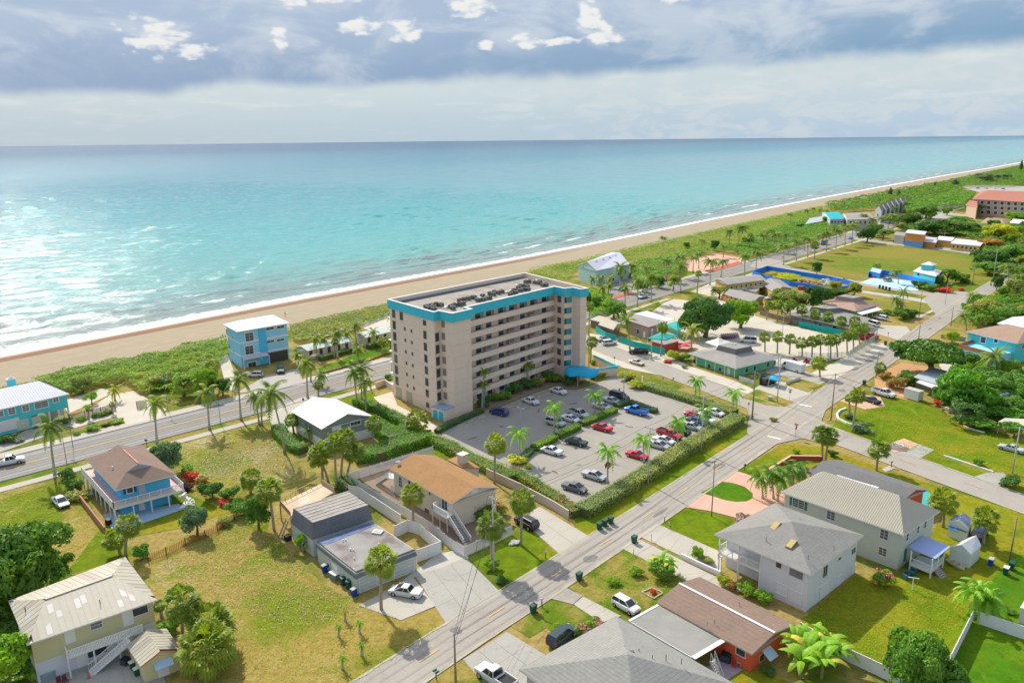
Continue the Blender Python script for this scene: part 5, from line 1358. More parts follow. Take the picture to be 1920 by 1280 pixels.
h.part(fa,'fascia',WHITE);h.part(MB().seg(r0+Vector((0,0,.04)),r1+Vector((0,0,.04)),.3,.08),'ridge_cap',MCREAM)
h.opening(0,(180,1168),1.2,1.3,ny=3,glass=GLASS_L);h.opening(0,(262,1143),1.8,1.2,glass=GLASS);h.opening(0,(240,1158),1.2,2.0,name='door',nx=0);h.opening(0,(131,1190),1.1,2.0,name='door',nx=0)
h.opening(0,(180,1222),2.4,.8,poly=low);h.opening(0,(155,1236),1.2,2.0,name='door',nx=0,poly=low)
a,b,d,n = h.nrm(0);c0 = on_plane((122,1216),a,b);c1 = on_plane((262,1172),a,b)
bf = [wz(c0,2.6),wz(c1,2.6),wz(c1,2.6)+n*1.4,wz(c0,2.6)+n*1.4];slab(h,bf,2.5,2.65,'balcony_floor',WHITE)
rl = MB();A,B = bf[3],bf[2];L_ = (B-A).length
rl.seg(A+Vector((0,0,1)),B+Vector((0,0,1)),.1,.08);rl.seg(A+Vector((0,0,.1)),B+Vector((0,0,.1)),.1,.1);rl.seg(bf[0]+Vector((0,0,1)),A+Vector((0,0,1)),.1,.08)
h.part(rl,'railing',WHITE)
for k in range(26):      # slanting boards
 p = A.lerp(B,k/26);q_ = A.lerp(B,min(1,(k+1.6)/26));h.part(MB().seg(p+Vector((0,0,.1)),q_+Vector((0,0,1.0)),.03,.16),'slanting_board',WHITE)
for t_ in (0,.33,.66,1): post(h,lp(A,B,t_),0,3.65,WHITE,.14)
stair(h,wz(lp(A,B,.80),2.6)+n*.6,wz(lp(A,B,.80),.05)+n*.6-d*4.6,1.1,WHITE,n=13,railm=WHITE)
for px in ((137,1101),(186,1097),(187,1127),(47,1141)):
 p = G(px[0],px[1],6.5);h.part(MB().tube([p-Vector((0,0,.4)),p+Vector((0,0,.25))],.06,6),'vent_pipe',mat('dark_vent',(.12,.12,.11)))
# shed in front
h = House('yellow_shed','small yellow shed with cream metal gable roof in front of the yellow house',[(234,1206),(263.7,1249.7),(341,1220.4),(312.5,1177.5)],2.5,.3,cat='shed')
h.walls(YSTUC,z1=2.4);h.gable_or_hip(MCREAM,rise=1.0,axis=0,wallm=YSTUC,fascia=mat('orange_trim',(.5,.2,.08))) if False else None
E = h.E;a0 = (E[0]+E[3])/2;a1 = (E[1]+E[2])/2;r0 = wz(a0,3.5);r1 = wz(a1,3.5)
panel_slope(E[0],E[1],r0,r1,9,13);panel_slope(E[2],E[3],r1,r0,9,14)
g = MB();g.tri(wz(h.W[1],2.4),wz(h.W[2],2.4),wz(lp(h.W[1],h.W[2],.5),3.4));g.tri(wz(h.W[0],2.4),wz(h.W[3],2.4),wz(lp(h.W[0],h.W[3],.5),3.4));h.part(g,'gable',YSTUC)
h.part(MB().seg(E[1],r1,.06,.14),'bargeboard',mat('orange_trim',(.5,.2,.08)));h.part(MB().seg(E[2],r1,.06,.14),'bargeboard',mat('orange_trim',(.5,.2,.08)))
h.opening(1,(307,1258),1.2,1.9,name='door',nx=0);a,b,d,n = h.nrm(1);c_ = on_plane((305,1240),a,b);A = c_-d*1.0+Vector((0,0,.3));B = c_+d*1.0+Vector((0,0,.3));o_ = n*1.0+Vector((0,0,-.45))
h.part(MB().add([A,B,B+o_,A+o_,A-Vector((0,0,.04)),B-Vector((0,0,.04)),B+o_-Vector((0,0,.04)),A+o_-Vector((0,0,.04))],((0,1,2,3),(7,6,5,4),(2,6,7,3),(0,3,7,4),(1,5,6,2))),'awning',AWN)
# ---- sheds and small buildings, right
SHW = paint('white_green_shed',(.58,.63,.57))
h = House('shed','white barn-roofed garden shed with a boat leaning beside it',[(1781,1025),(1821,1039),(1840,1022),(1818,1007)],2.3,.05,cat='shed');h.walls(SHW,z1=2.25);h.gable_or_hip(MWHITE,rise=1.0,axis=1,wallm=SHW)
h = House('shed','pale green shed with lavender roof and blue lean-to behind the white shed',[(1777,977),(1816,992),(1825,976),(1790,966)],2.5,.1,cat='shed');h.walls(SHW,z1=2.4);h.gable_or_hip(mat('lavender_roofing',(.36,.40,.58)),rise=.9,axis=1,wallm=SHW)
q_ = [G(1776,989,1.9),G(1793,995,1.9),G(1796,988,1.9),G(1780,984,1.9)];h.part(MB().prism([(p.x,p.y) for p in q_],1.85,1.95),'lean_to_roof',mat('blue_tarpaulin',(.05,.20,.50)))
q_ = [G(1793,990,2.0),G(1812,997,2.0),G(1816,991,2.0),G(1797,986,2.0)];h.part(MB().prism([(p.x,p.y) for p in q_],1.9,2.0),'lean_to_roof',mat('dark_green_sheet',(.03,.11,.12)))
h = House('shed','small white shed cut by the right edge behind the white fence',[(1912,1138),(1955,1150),(1975,1130),None],2.3,.1,cat='shed');h.walls(WSTUC,z1=2.2);h.gable_or_hip(MWHITE,rise=.6)
# ---- green house with grey mansard top at the corner
GRNW = paint('mint_green_wall',(.16,.52,.30));TEALW = paint('teal_trim_paint',(.03,.42,.38))
def mansard_house(label,eaves,ze,top,zt,roofm,wallm,capm,over=1.2,name='green_house',capwall=None):
 h = House(name,label,eaves,ze,over);h.walls(wallm,z1=ze-.1)
 T = [G(x,y,zt) for x,y in top];c_ = sum(T,Vector())/4;Bm = [wz(p+(p-c_)*.16,zt-1.35) for p in T]
 F = [(h.E[i],h.E[(i+1) % 4],Bm[(i+1) % 4],Bm[i]) for i in range(4)]
 h.roofmesh(F,'roof',roofm)
 mm = MB()
 for i in range(4): mm.quad(Bm[i],Bm[(i+1) % 4],T[(i+1) % 4],T[i])
 h.part(mm,'mansard',capm);h.part(MB().prism([(p.x,p.y) for p in T],zt-.05,zt+.03),'flat_top',FLATR)
 fa = MB()
 for i in range(4):
  a,b = h.E[i],h.E[(i+1) % 4];fa.quad(a,b,b+Vector((0,0,-.2)),a+Vector((0,0,-.2)))
 h.part(fa,'fascia',WHITE);h.part(MB().poly([(p.x,p.y,ze-.12) for p in h.E]),'soffit',WHITE)
 for k in range(2):
  p = c_+Vector((.8*k-.4,.6,0));h.part(MB().tube([wz(p,zt),wz(p,zt+.5)],.22,8),'roof_vent',WHITE)
 return h
GREYM = shingle('grey_flat_shingle',(.31,.29,.27),contrast=.1)
h = mansard_house('mint green corner house with wide grey roof and square mansard top',[(1288.6,661.7),(1380,690.6),(1465,670),None],2.8,[(1347,647),(1379,654.7),(1408,649),(1372,641)],5.5,GREYM,GRNW,DKGR,1.3)
for px in ((1302,677),(1330,686),(1350,692)): h.opening(0,px,1.0,1.1)
h.opening(0,(1366,697),1.0,1.9,name='door',nx=0)
for px in ((1400,694),(1415,690),(1440,683),(1452,680)): h.opening(1,px,1.0,1.2,frame=WHITE)
for t_ in (.2,.4,.6,.8,1.0): post(h,wz(lp(h.inset(h.E,.3)[1],h.inset(h.E,.3)[2],t_-.02),0),0,2.7,mat('aqua_post',(.10,.55,.55)),.14)
for t_ in (.2,.4,.6,.8,1.0): post(h,wz(lp(h.inset(h.E,.3)[0],h.inset(h.E,.3)[1],t_-.02),0),0,2.7,WHITE,.14)
h = mansard_house('house with pinkish roof and brown mansard top beyond the sabal row',[(1531.7,566.7),(1605,583.3),(1651.7,570),None],2.9,[(1570,555),(1600,559),(1616.7,556),(1585,551.7)],5.8,PINKR,paint('taupe_wall',(.38,.32,.27)),TAUPE,1.2,'pink_roofed_house')
h.part(MB().prism([(p.x,p.y) for p in [G(1607,586,2.5),G(1616,590,2.5),G(1655,580,2.5),G(1645,576,2.5)]],2.4,2.5),'carport_roof',MWHITE)
for x_,y_ in ((1625,600),(1635,597),(1650,592)): post(h,G(x_,y_),0,2.4,WHITE,.14)
h = mansard_house('house with grey roof and grey mansard top behind the teal fence',[(1475,588),(1608,618),(1632,596),None],2.9,[(1521.7,575),(1553,579),(1575,576.7),(1541.7,571.7)],5.8,GREYM,paint('putty_wall',(.46,.42,.35)),DKGR,1.2,'grey_roofed_house')
for px in ((1538,610),(1565,614)): h.opening(0,px,1.4,.9)
# ---- yellow motel
YM = paint('mustard_wall',(.62,.42,.13))
h = House('yellow_motel','two-storey mustard motel wing with grey roof and gallery, farther wing',[(1365,533),(1437,524),(1414,515),(1338,523)],5.4,.6,cat='motel');h.walls(YM,z1=5.3);h.gable_or_hip(GREYM,rise=.9)
for k in range(7):
 x_ = 1372+k*9;h.opening(0,(x_,540-(x_-1365)*.125),.9,1.2)
 h.opening(0,(x_,550-(x_-1365)*.125),1.0,1.6,name='door',nx=0,glass=mat('dark_red_door',(.10,.05,.05)))
a,b,d,n = h.nrm(0);bf = [wz(a,2.7),wz(b,2.7),wz(b,2.7)+n*1.5,wz(a,2.7)+n*1.5];slab(h,bf,2.6,2.75,'gallery_floor',WHITE);rail(h,[bf[3],bf[2]],2.75,WHITE,1,.5,posts=3)
h = House('yellow_motel','single-storey mustard motel wing with grey roof, nearest the big dark tree',[(1358,551),(1412,566),(1434,555),(1376,541)],3.0,.5,cat='motel');h.walls(YM,z1=2.9);h.gable_or_hip(GREYM,rise=.9,wallm=YM)
for k in range(6): h.opening(0,(1363+k*8.4,556+k*2.3),.8,1.0)
h = House('yellow_motel','mustard motel end block with grey gable roof beside the blue-walled lot',[(1448,546),(1486,540),(1462,524),(1425,529)],3.4,.5,cat='motel');h.walls(YM,z1=3.3);h.gable_or_hip(GREYM,rise=1.2,axis=1,wallm=YM)
h = House('yellow_hut','small flat-roofed mustard block in the motel court',[(1397,543),(1416,547),(1424,541),(1405,538)],2.8,.1,cat='motel');h.walls(YM,z1=2.7);h.flat(FLATR)
# ---- restaurant by the side street
PKB = paint('dusty_pink_boards',(.40,.30,.26))
h = House('restaurant','dusty pink restaurant with flat grey roof and red eaves by the side street',[(1178,601),(1216,613.5),(1252,603),(1190,588)],4.4,.2,cat='restaurant');h.walls(PKB,z1=4.3);h.flat(FLATR,fascia=mat('red_eave',(.50,.08,.06)))
h.opening(0,(1196,622),1.2,1.5);h.opening(0,(1208,627),1.0,1.9,name='door',nx=0,glass=WHITE)
h.part(MB().prism([(p.x,p.y) for p in [G(1187.5,588,3.4),G(1212.5,582.5,3.4),G(1266,598.75,3.4),G(1249,602,3.4)]],3.3,3.4),'white_awning_roof',MWHITE)
for x_,y_ in ((1214,598),(1240,606),(1264,612)): post(h,G(x_,y_),0,3.3,WHITE,.14)
h = House('bar_hut','low hut with pale roof and red front under the lone sabal',[(1220,638),(1246,645),(1274,638),(1245,631)],2.6,.2,cat='hut');h.walls(mat('red_boards',(.50,.08,.05)),z1=2.5);h.flat(FLATR)
h = House('bar_hut','thatch-coloured gable hut at the street corner beside the tall building',[(1122,608),(1150,618),(1165,606),None],3.0,.3,cat='hut');h.walls(mat('brown_boards',(.22,.15,.10)),z1=2.9);h.gable_or_hip(mat('tan_roofing',(.45,.40,.31),var=.2),rise=.9)
h = House('bar_hut','flat pale hut beside the round green tree',[(1106,598),(1128,604),(1145,597),None],2.8,.2,cat='hut');h.walls(mat('brown_boards',(.22,.15,.10)),z1=2.7);h.flat(mat('tan_roofing',(.45,.40,.31),var=.2))
TEALC = mat('teal_canvas',(.02,.42,.38),rough=.7,trans=.25)
def canopy(name,label,px,z,peak,m,cat='canopy',frame=WHITE):
 P_ = [G(x,y,z) for x,y in px];c_ = sum(P_,Vector())/4;e = empty(name,wz(c_,0),0,label,cat);mb = MB();t = wz(c_,z+peak)
 for i in range(4):
  a,b = P_[i],P_[(i+1) % 4];m1_ = a.lerp(t,.5)+Vector((0,0,-.12*peak));m2_ = b.lerp(t,.5)+Vector((0,0,-.12*peak));mb.quad(a,b,m2_,m1_);mb.tri(m1_,m2_,t);mb.quad(a,b,b-Vector((0,0,.22)),a-Vector((0,0,.22)))
 build_local(mb,'canvas',m,e)
 for p in P_: build_local(MB().box((p.x,p.y,z/2),(.08,.08,z)),'leg',frame,e)
 return e
canopy('teal_canopy','teal canvas canopy nearest the white awning roof of the restaurant',[(1247,608),(1270,620),(1290,612),(1268,602)],2.8,.9,TEALC)
canopy('teal_canopy','teal canvas canopy in front of the restaurant, beside the lone sabal',[(1214,634),(1248,637),(1270,628),(1240,622)],2.8,.9,TEALC)
canopy('white_marquee','white pop-up marquee behind the mint green corner house',[(1322,641),(1347,650),(1372,641),(1346,634)],2.4,1.4,mat('white_canvas',(.78,.78,.76),rough=.8,trans=.2),cat='marquee')
canopy('blue_gazebo','bright blue tarpaulin gazebo beside the green bin enclosure',[(1442,710),(1460,714),(1464,706),(1446,703)],2.0,.5,mat('bright_blue_tarpaulin',(.02,.36,.72),trans=.2),cat='gazebo')
# ---- light blue house by the beach, right of the tower
PB = paint('pale_aqua_siding',(.40,.60,.58))
h = House('aqua_beach_house','pale aqua three-storey beach house with silver gable roof right of the tower',[(1118,507),(1180,495),(1146,473),(1084,497)],6.6,.2);h.walls(PB,z1=6.5);h.gable_or_hip(MLAV,rise=2.6,wallm=PB)
h.opening(3,(1094,500),.8,.8);h.opening(3,(1107,519),.8,.8)
for k in range(4):
 p = lp(h.r0,h.r1,.2+k*.2)+(h.E[0]-h.E[3]).normalized()*1.4+Vector((0,0,-.6));h.part(MB().box(p,(.9,1.2,.3),RAD(45)),'skylight',GLASS)
for x_,y_ in ((1130,519),(1145,516),(1160,513),(1172,511),(1150,524),(1166,521)): h.opening(0,(x_,y_),1.2,1.3)
# ---- far buildings
h = House('teal_roofed_house','far beach house with bright teal roof and lavender walls',[(1556,411),(1583,410),(1570,397),(1541,398)],7,.3);h.walls(paint('lavender_siding',(.46,.44,.52)),z1=6.9);h.gable_or_hip(mat('teal_roofing',(.01,.36,.40)),rise=1.2)
for k in range(4): h.opening(0,(1560+k*6,416),1.4,1.4)
h = House('silver_roofed_house','far low white house with silver roof in front of the teal-roofed one',[(1510,420),(1545,414),(1556,403),None],4,.3);h.walls(WSTUC,z1=3.9);h.gable_or_hip(MLAV,rise=1.6)
h = House('grey_beach_house','far flat grey house between the teal roof and the sawtooth terrace',[(1588,412),(1640,410),(1626,398),(1580,400)],7,.3);h.walls(paint('pale_stone_wall',(.50,.47,.42)),z1=6.9);h.gable_or_hip(GREYM,rise=1.0)
for k in range(5): h.opening(0,(1595+k*9,417),1.6,1.6)
# sawtooth terrace
for k in range(6):
 x0 = 1641+k*8.0;y0 = 399-k*3.3
 h = House('sawtooth_house','%s from the left of the six grey sawtooth terrace houses by the beach' % ['first','second','third','fourth','fifth','sixth'][k],[(x0,y0-5),(x0+12,y0-3),(x0+17,y0-8),None],8.5,.05)
 h.walls(paint('pale_grey_siding',(.44,.47,.46)),z1=8.4);h.root['group'] = 'sawtooth terrace houses'
 h.gable_or_hip(TAUPE,rise=3.2,axis=1,wallm=paint('pale_grey_siding',(.44,.47,.46)),fascia=WHITE)
 h.opening(0,(x0+5,y0+4),1.6,1.8)
# resort
h = House('resort','large three-storey resort with red clay-tiled roof at the right edge',[(1822,373),(1945,380),(1960,362),(1840,358)],12.5,1.0,cat='resort');h.walls(paint('peach_wall',(.55,.40,.28)),z1=12.3);h.gable_or_hip(RED,rise=4.0,inset=8)
for r_ in range(3):
 for k in range(8): h.opening(0,(1829+k*12.5,379+r_*9.2+k*.55),2.2,2.2,frame=WHITE,bar=.3)
h = House('resort','lower red-tiled end pavilion of the resort among round trees',[(1811,384),(1832,388),(1838,380),None],9,.6,cat='resort');h.walls(paint('peach_wall',(.55,.40,.28)),z1=8.9);h.gable_or_hip(RED,rise=2.2,inset=3)
# orange and blue motel by the field
h = House('orange_motel','two-storey orange and blue motel block with pale flat roof by the field',[(1697,436),(1733,440),(1738,434),None],7.5,.3,cat='motel');h.walls(paint('orange_wall',(.66,.28,.08)),z1=7.3);h.flat(MWHITE);h.walls(paint('mid_blue_wall',(.12,.30,.60)),poly=h.inset(h.W,-.1),z1=3.2,name='lower_wall')
h = House('orange_motel','pale grey cube of the motel left of the orange block',[(1677,440),(1696,442),(1699,436),None],5.0,.1,cat='motel');h.walls(paint('pale_stone_wall',(.50,.47,.42)),z1=4.9);h.flat(FLATR)
h = House('orange_motel','low flat-roofed motel wing with cars parked in front',[(1697,449),(1755,455),(1760,446),None],3.4,.5,cat='motel');h.walls(paint('orange_wall',(.66,.28,.08)),z1=3.2);h.flat(MLAV)
h = House('orange_motel','low mustard motel wing with white flat roof at the street end',[(1782,456),(1838,461),(1846,452),None],3.6,.5,cat='motel');h.walls(YM,z1=3.4);h.flat(MWHITE)
for k in range(6): h.opening(0,(1788+k*8,462+k*.8),1.2,1.2)
h = House('orange_motel','middle white-roofed motel wing between the orange block and the mustard wing',[(1755,449),(1785,452),(1790,445),None],3.4,.4,cat='motel');h.walls(YM,z1=3.2);h.flat(MWHITE)
# blue painted house with cupola in the walled garden
SBL = paint('strong_blue_wall',(.02,.26,.78));
h = House('blue_house','turquoise and deep blue house with a square cupola in the walled garden',[(1712,508),(1755,518),(1768,508),(1725,500)],4.6,.3);h.walls(SBL,z1=2.2);h.walls(AQUA,z0=2.2,z1=4.5,name='upper_wall');h.gable_or_hip(MWHITE,rise=.9,inset=3)
h.opening(0,(1722,514),1.4,1.4)
p = wz(h.c,0);h.part(MB().box((p.x,p.y,6.4),(4.2,4.2,2.2),RAD(45)),'cupola',AQUA);h.part(MB().add([Vector((p.x,p.y,8.8))]+[Vector((p.x+3.6*math.cos(RAD(90*k)),p.y+3.6*math.sin(RAD(90*k)),7.5)) for k in range(4)],((0,1,2),(0,2,3),(0,3,4),(0,4,1),(4,3,2,1))),'cupola_roof',MWHITE)
h = House('blue_shed','small deep blue shed behind the red car in the walled garden',[(1632,508),(1650,512),(1656,506),None],2.6,.1,cat='shed');h.walls(SBL,z1=2.5);h.gable_or_hip(mat('pale_blue_roofing',(.35,.55,.80)),rise=.8,wallm=SBL)
# turquoise house at the right with deck
h = House('turquoise_house','turquoise two-storey house with tan hip roof and brown parapet deck at right edge',[(1810,621),(1907.5,643.75),(1985,628),None],5.9,.5);h.walls(AQUA,z1=5.75);h.gable_or_hip(shingle('tan_shingle',(.36,.25,.18)),ridge_y=609,inset=4)
h.opening(0,(1843.5,637),1.4,1.6,ny=2,bar=.2);h.opening(0,(1867.5,639),1.0,.9,bar=.2);h.opening(1,(1918,650),.8,1.2)
dk2 = [G(1798,651,3.0),G(1862,668,3.0),G(1900,660,3.0),G(1830,640,3.0)];slab(h,dk2,0,3.0,'lower_block',LBLUE)
pp = MB()
for i in (3,0): pp.seg(dk2[i]+Vector((0,0,.5)),dk2[(i+1) % 4]+Vector((0,0,.5)),.12,1.0)
h.part(pp,'parapet',mat('rust_boards',(.42,.15,.06)));h.opening(0,(1826,670),1.1,1.0,poly=[dk2[0],dk2[1],dk2[2],dk2[3]],bar=.15)
p = G(1822,637,3.0);gz = empty('wooden_playset',wz(p,3.0),.5,'orange wooden chairs and table on the turquoise house deck','garden furniture')
for k in range(3): MB().box((k*1.0-1,.3*k,.25),(.6,.6,.08)).add([(0,0,0)],()).build('seat',mat('orange_wood',(.5,.2,.06)),gz);MB().box((k*1.0-1,.3*k+.3,.6),(.6,.06,.7)).build('backrest',mat('orange_wood',(.5,.2,.06)),gz)
h = House('white_roofed_building','large white metal roof behind the turquoise house at right edge',[(1869,606),(1960,620),(2010,600),(1925,592)],5.0,.4);h.walls(WSTUC,z1=4.9);h.gable_or_hip(MWHITE,rise=.8)
# flat roofs under the canopy tree
h = House('flat_roofed_house','low house with flat grey-blue metal roof half under the spreading tree',[(1714,706),(1768,722),(1800,702),None],2.9,.4);h.walls(paint('drab_green_wall',(.22,.26,.16)),z1=2.8);h.flat(mat('grey_blue_roofing',(.38,.42,.48),var=.15))
h.part(MB().prism([(p.x,p.y) for p in [G(1718,716,2.5),G(1764,733,2.5),G(1778,728,2.5),G(1726,711,2.5)]],2.4,2.5),'porch_roof',MWHITE)
sheet('white_roof_terrace',[(1760,685),(1768,675),(1796,682),(1790,700),(1770,698)],SAND,5)
h = House('blue_grey_house','low house with blue-grey wall and flat roof deep in the right-hand trees',[(1828,736),(1868,728),(1892,741),None],3.0,.1);h.walls(paint('blue_grey_wall',(.22,.28,.40)),z1=3.0);h.flat(FLATR,parapet=.5,fascia=paint('blue_grey_wall',(.22,.28,.40)))
h = House('patio_cover','weathered pale patio cover roof on posts at the right edge',[(1872,790),(1935,800),(1940,786),(1885,783)],2.6,.1,cat='patio cover');h.flat(mat('pale_patchy_sheet',(.55,.50,.40),var=.3,dirt=(.3,.28,.22)),th=.12)
for p in h.W: post(h,p,0,2.5,WHITE,.1)
h = House('house','far tan-roofed bungalow among trees near the resort',[(1838,418),(1885,422),(1895,412),None],3.4,.5);h.walls(WSTUC,z1=3.3);h.gable_or_hip(shingle('tan_shingle',(.36,.25,.18)),rise=1.8,inset=4)
h = House('house','far teal-walled bungalow with pale roof at the right edge',[(1893,418),(1930,421),(1935,413),None],3.4,.5);h.walls(TEALW,z1=3.3);h.gable_or_hip(MWHITE,rise=1.4,inset=3)
# ================================================================== the eight-storey condominium
TH = 23.9      # top of the parapet
TP = {}
def tw(x,y): return G(x,y,TH)
c0 = tw(725.6,561.3);c1 = tw(812.5,585.6);c2 = tw(822.5,583.1);c3 = tw(847.5,588.1);c4 = tw(886.3,579.4);c5 = tw(873.8,576.3)
d0 = tw(1040,537.5);d1 = tw(1058.1,541.3);d2 = tw(1073.8,539.4);d3 = tw(1088.1,542.5);d4 = tw(1103.8,540.6);d5 = tw(983.8,511.3)
OUT = [c0,c1,c2,c3,c4,c5,d0,d1,d2,d3,d4,d5]
T_ = House('condominium_tower','eight-storey tan condominium with bright turquoise parapet band',[(0,0)]*4,20,0,cat='apartment building') if False else None
h = House.__new__(House);ar = sum(OUT[i].x*OUT[(i+1) % 12].y-OUT[(i+1) % 12].x*OUT[i].y for i in range(12));h.sgn = 1 if ar > 0 else -1
h.E = OUT;h.ze = TH;h.z0 = 0;h.c = V2(sum(OUT,Vector())/12)
h.root = empty('condominium_tower',(h.c.x,h.c.y,0),0,'eight-storey tan condominium with bright turquoise parapet band','apartment building')
Wt = h.inset(OUT,.35);h.W = Wt
Wc = h.inset(OUT,.35);FL = 2.75;ZB = 2.8      # floor height, first ceiling
# body: recess the corridor facade between c5 and d0
dn = V2(d5-d4).normalized();rec = 1.15
a5 = Wc[5]+dn*rec;a6 = Wc[6]+dn*rec
body = [Wc[0],Wc[1],Wc[2],Wc[3],Wc[4],Wc[4]+dn*(V2(Wc[5]-Wc[4]).length+rec),a6,Wc[7],Wc[8],Wc[9],Wc[10],Wc[11]]
body[5] = a5
h.part(MB().prism([(p.x,p.y) for p in body],0,TH-1.9),'wall',STUC)
# turquoise band ring and white coping, roof deck inside
band = MB();I = h.inset(OUT,.45);cop = MB();innr = MB()
for i in range(12):
 j = (i+1) % 12
 # the band runs on the landward sides only; the ocean sides are plain
 (band if i not in (10,11) else innr).prism([(OUT[i].x,OUT[i].y),(OUT[j].x,OUT[j].y),(I[j].x,I[j].y),(I[i].x,I[i].y)],TH-2.0,TH)
 k0 = h.inset(OUT,-.05);k1 = h.inset(OUT,.5)
 cop.prism([(k0[i].x,k0[i].y),(k0[j].x,k0[j].y),(k1[j].x,k1[j].y),(k1[i].x,k1[i].y)],TH,TH+.10)
h.part(band,'turquoise_band',CYAN);h.part(innr,'parapet',STUC);h.part(cop,'coping',WHITE)
h.part(MB().prism([(p.x,p.y) for p in I],TH-1.95,TH-1.15),'roof_deck',mat('gravel_roof',(.30,.27,.225),var=.25,scale=.35,dirt=(.19,.16,.12),dirtamt=.75))
# membrane kerb along the ocean parapet
h.part(MB().seg(wz(lp(I[11],I[0],.02),TH-.95)-dn*.4,wz(lp(I[11],I[0],.98),TH-.95)-dn*.4,.5,.35),'roof_kerb',mat('blue_grey_membrane2',(.16,.20,.24),var=.2))
# corridors: spandrels, slab edges, back wall doors and windows
fa,fb = Wc[5],Wc[6];fd = V2(fb-fa).normalized();fn =-dn;FLn = V2(fb-fa).length
SLATE = mat('slab_edge_grey',(.36,.325,.30));DARKO = mat('opening_shade',(.16,.135,.12));LSC = mat('corridor_screen',(.30,.25,.22),var=.2)
def fbox(u0,u1,z0,z1,dep0,dep1,name,m,parent=None):
 """box on the corridor facade: u along, depth measured outward from the spandrel plane"""
 a = wz(fa,0)+fd*u0;b = wz(fa,0)+fd*u1
 o0 = fn*dep0;o1 = fn*dep1
 return h.part(MB().prism([((a+o0).x,(a+o0).y),((b+o0).x,(b+o0).y),((b+o1).x,(b+o1).y),((a+o1).x,(a+o1).y)],z0,z1),name,m,parent=parent)
for k in range(1,8):
 zf = ZB+(k-1)*FL+.1
 fbox(0,FLn,zf-.15,zf,-rec,-.13,'floor_slab',SLATE)
 fbox(0,FLn,zf-.32,zf+1.02,-.12,.05,'spandrel',STUC)
 fbox(0,FLn,zf+1.02,zf+1.14,-.14,.10,'shadow_line_cap',SLATE)  # dark cap strip; shadow line at the opening's foot put into its colour
 # corridor back wall: windows and doors on the recessed wall plane
rr = random.Random(5)
seg_u = [.03,.16,.27,.40,.52,.64,.76,.90]
for k in range(0,8):
 zf = .1 if k ==0 else ZB+(k-1)*FL+.1
 for q,u in enumerate(seg_u):
  uu = u*FLn
  if 2 <= k <= 6 and q in (2,4,6) and not (k > 4 and q ==2):      # screened opening with a light frame
   o = fbox(uu-1.9,uu+1.9,zf+1.25,zf+2.5,-.25,-.08,'screen_frame',mat('stucco_frame',(.44,.36,.30)))
   for w_ in range(2): fbox(uu-1.8+w_*1.85,uu-.05+w_*1.85,zf+1.45,zf+2.38,-.07,-.04,'screen',LSC if w_ else DARKO,parent=o)  # darker pane is solid, shade of the opening put into its colour
  else:
   fbox(uu-.85,uu+.85,zf+.9,zf+2.25,-rec+.02,-rec+.10,'window',GLASS)
   if k in (0,7): fbox(uu+1.1,uu+1.9,zf,zf+2.1,-rec+.02,-rec+.08,'door',mat('aqua_door',(.06,.42,.46)) if q % 2 else mat('pink_door',(.42,.26,.22)))
   elif q % 2: fbox(uu+1.1,uu+1.7,zf,zf+2.1,-rec+.02,-rec+.08,'door',mat('cream_door',(.56,.46,.36)))
# face with single windows (between d0 and d1) and the teal stair windows (d1-d2)
def wallwin(i,u,z,w_,hh,m,name='window',frame=None):
 a,b = Wc[i],Wc[(i+1) % 12];d = V2(b-a).normalized();n = Vector((d.y,-d.x,0))*h.sgn;c_ = wz(a,z)+d*(u*V2(b-a).length)
 M = Matrix((d,n,Vector((0,0,1)))).transposed()
 f = h.part(MB().box(c_+n*.02,(w_+.14,.06,hh+.14),M=M),name,frame or mat('stucco_reveal',(.36,.30,.26)))
 h.part(MB().box(c_+n*.05,(w_,.05,hh),M=M),'pane',m,parent=f);return f
for k in range(8):
 z = 1.62+k*FL
 if k > 0: wallwin(6,.5,z,1.3,1.5,mat('bronze_glass',(.12,.09,.08),rough=.3,var=.3))
 if k > 0:
  wallwin(7,.42,z,2.1,1.35,GLASS_T);wallwin(7,.12,z,.5,1.35,mat('dark_pane',(.05,.03,.04),rough=.2))
# left end wall: a column of tall windows, pairs of small ones, a mid column; notch windows
for k in range(8):
 z = 1.55+k*FL
 if k >= 1: wallwin(0,.10,z,1.25,1.95,GLASS)
 if k ==7: wallwin(0,.28,z,1.25,1.95,GLASS)
 if 1 <= k <= 6: wallwin(0,.35,z-.1,.6,.7,mat('bronze_glass',(.12,.09,.08),rough=.3,var=.3));wallwin(0,.50,z-.1,.6,.7,mat('bronze_glass',(.12,.09,.08),rough=.3,var=.3))
 wallwin(0,.80,z,1.15,1.75 if 1 <= k <= 6 else 1.1,GLASS)
 if 1 <= k <= 6: wallwin(1,.5,z,1.1,1.9,GLASS)
 if k >= 1: wallwin(2,.30,z+.25,.95,1.45,mat('shaded_screen',(.24,.20,.17)))
wallwin(0,.13,1.4,2.4,2.4,paint('pale_sage_door',(.44,.42,.32)),'door');wallwin(0,.38,1.4,2.4,2.4,paint('pale_sage_door',(.44,.42,.32)),'door')
# string line on the end wall
a,b = Wc[0],Wc[1]
# balconies poking out past the ocean-side corner
ob = Wc[0];od = V2(Wc[11]-Wc[0]).normalized();on = V2(Wc[0]-Wc[1]).normalized()
for k in range(1,8):
 z = ZB+(k-1)*FL
 h.part(MB().prism([(p.x,p.y) for p in (ob,ob+on*1.3,ob+on*1.3+od*34,ob+od*34)],z,z+.16),'balcony_floor',WHITE)
 if k < 0: h.part(MB().prism([(p.x,p.y) for p in (ob+on*1.22,ob+on*1.3,ob+on*1.3+od*34,ob+on*1.22+od*34)],z+.16,z+1.15),'balcony_wall',STUC)
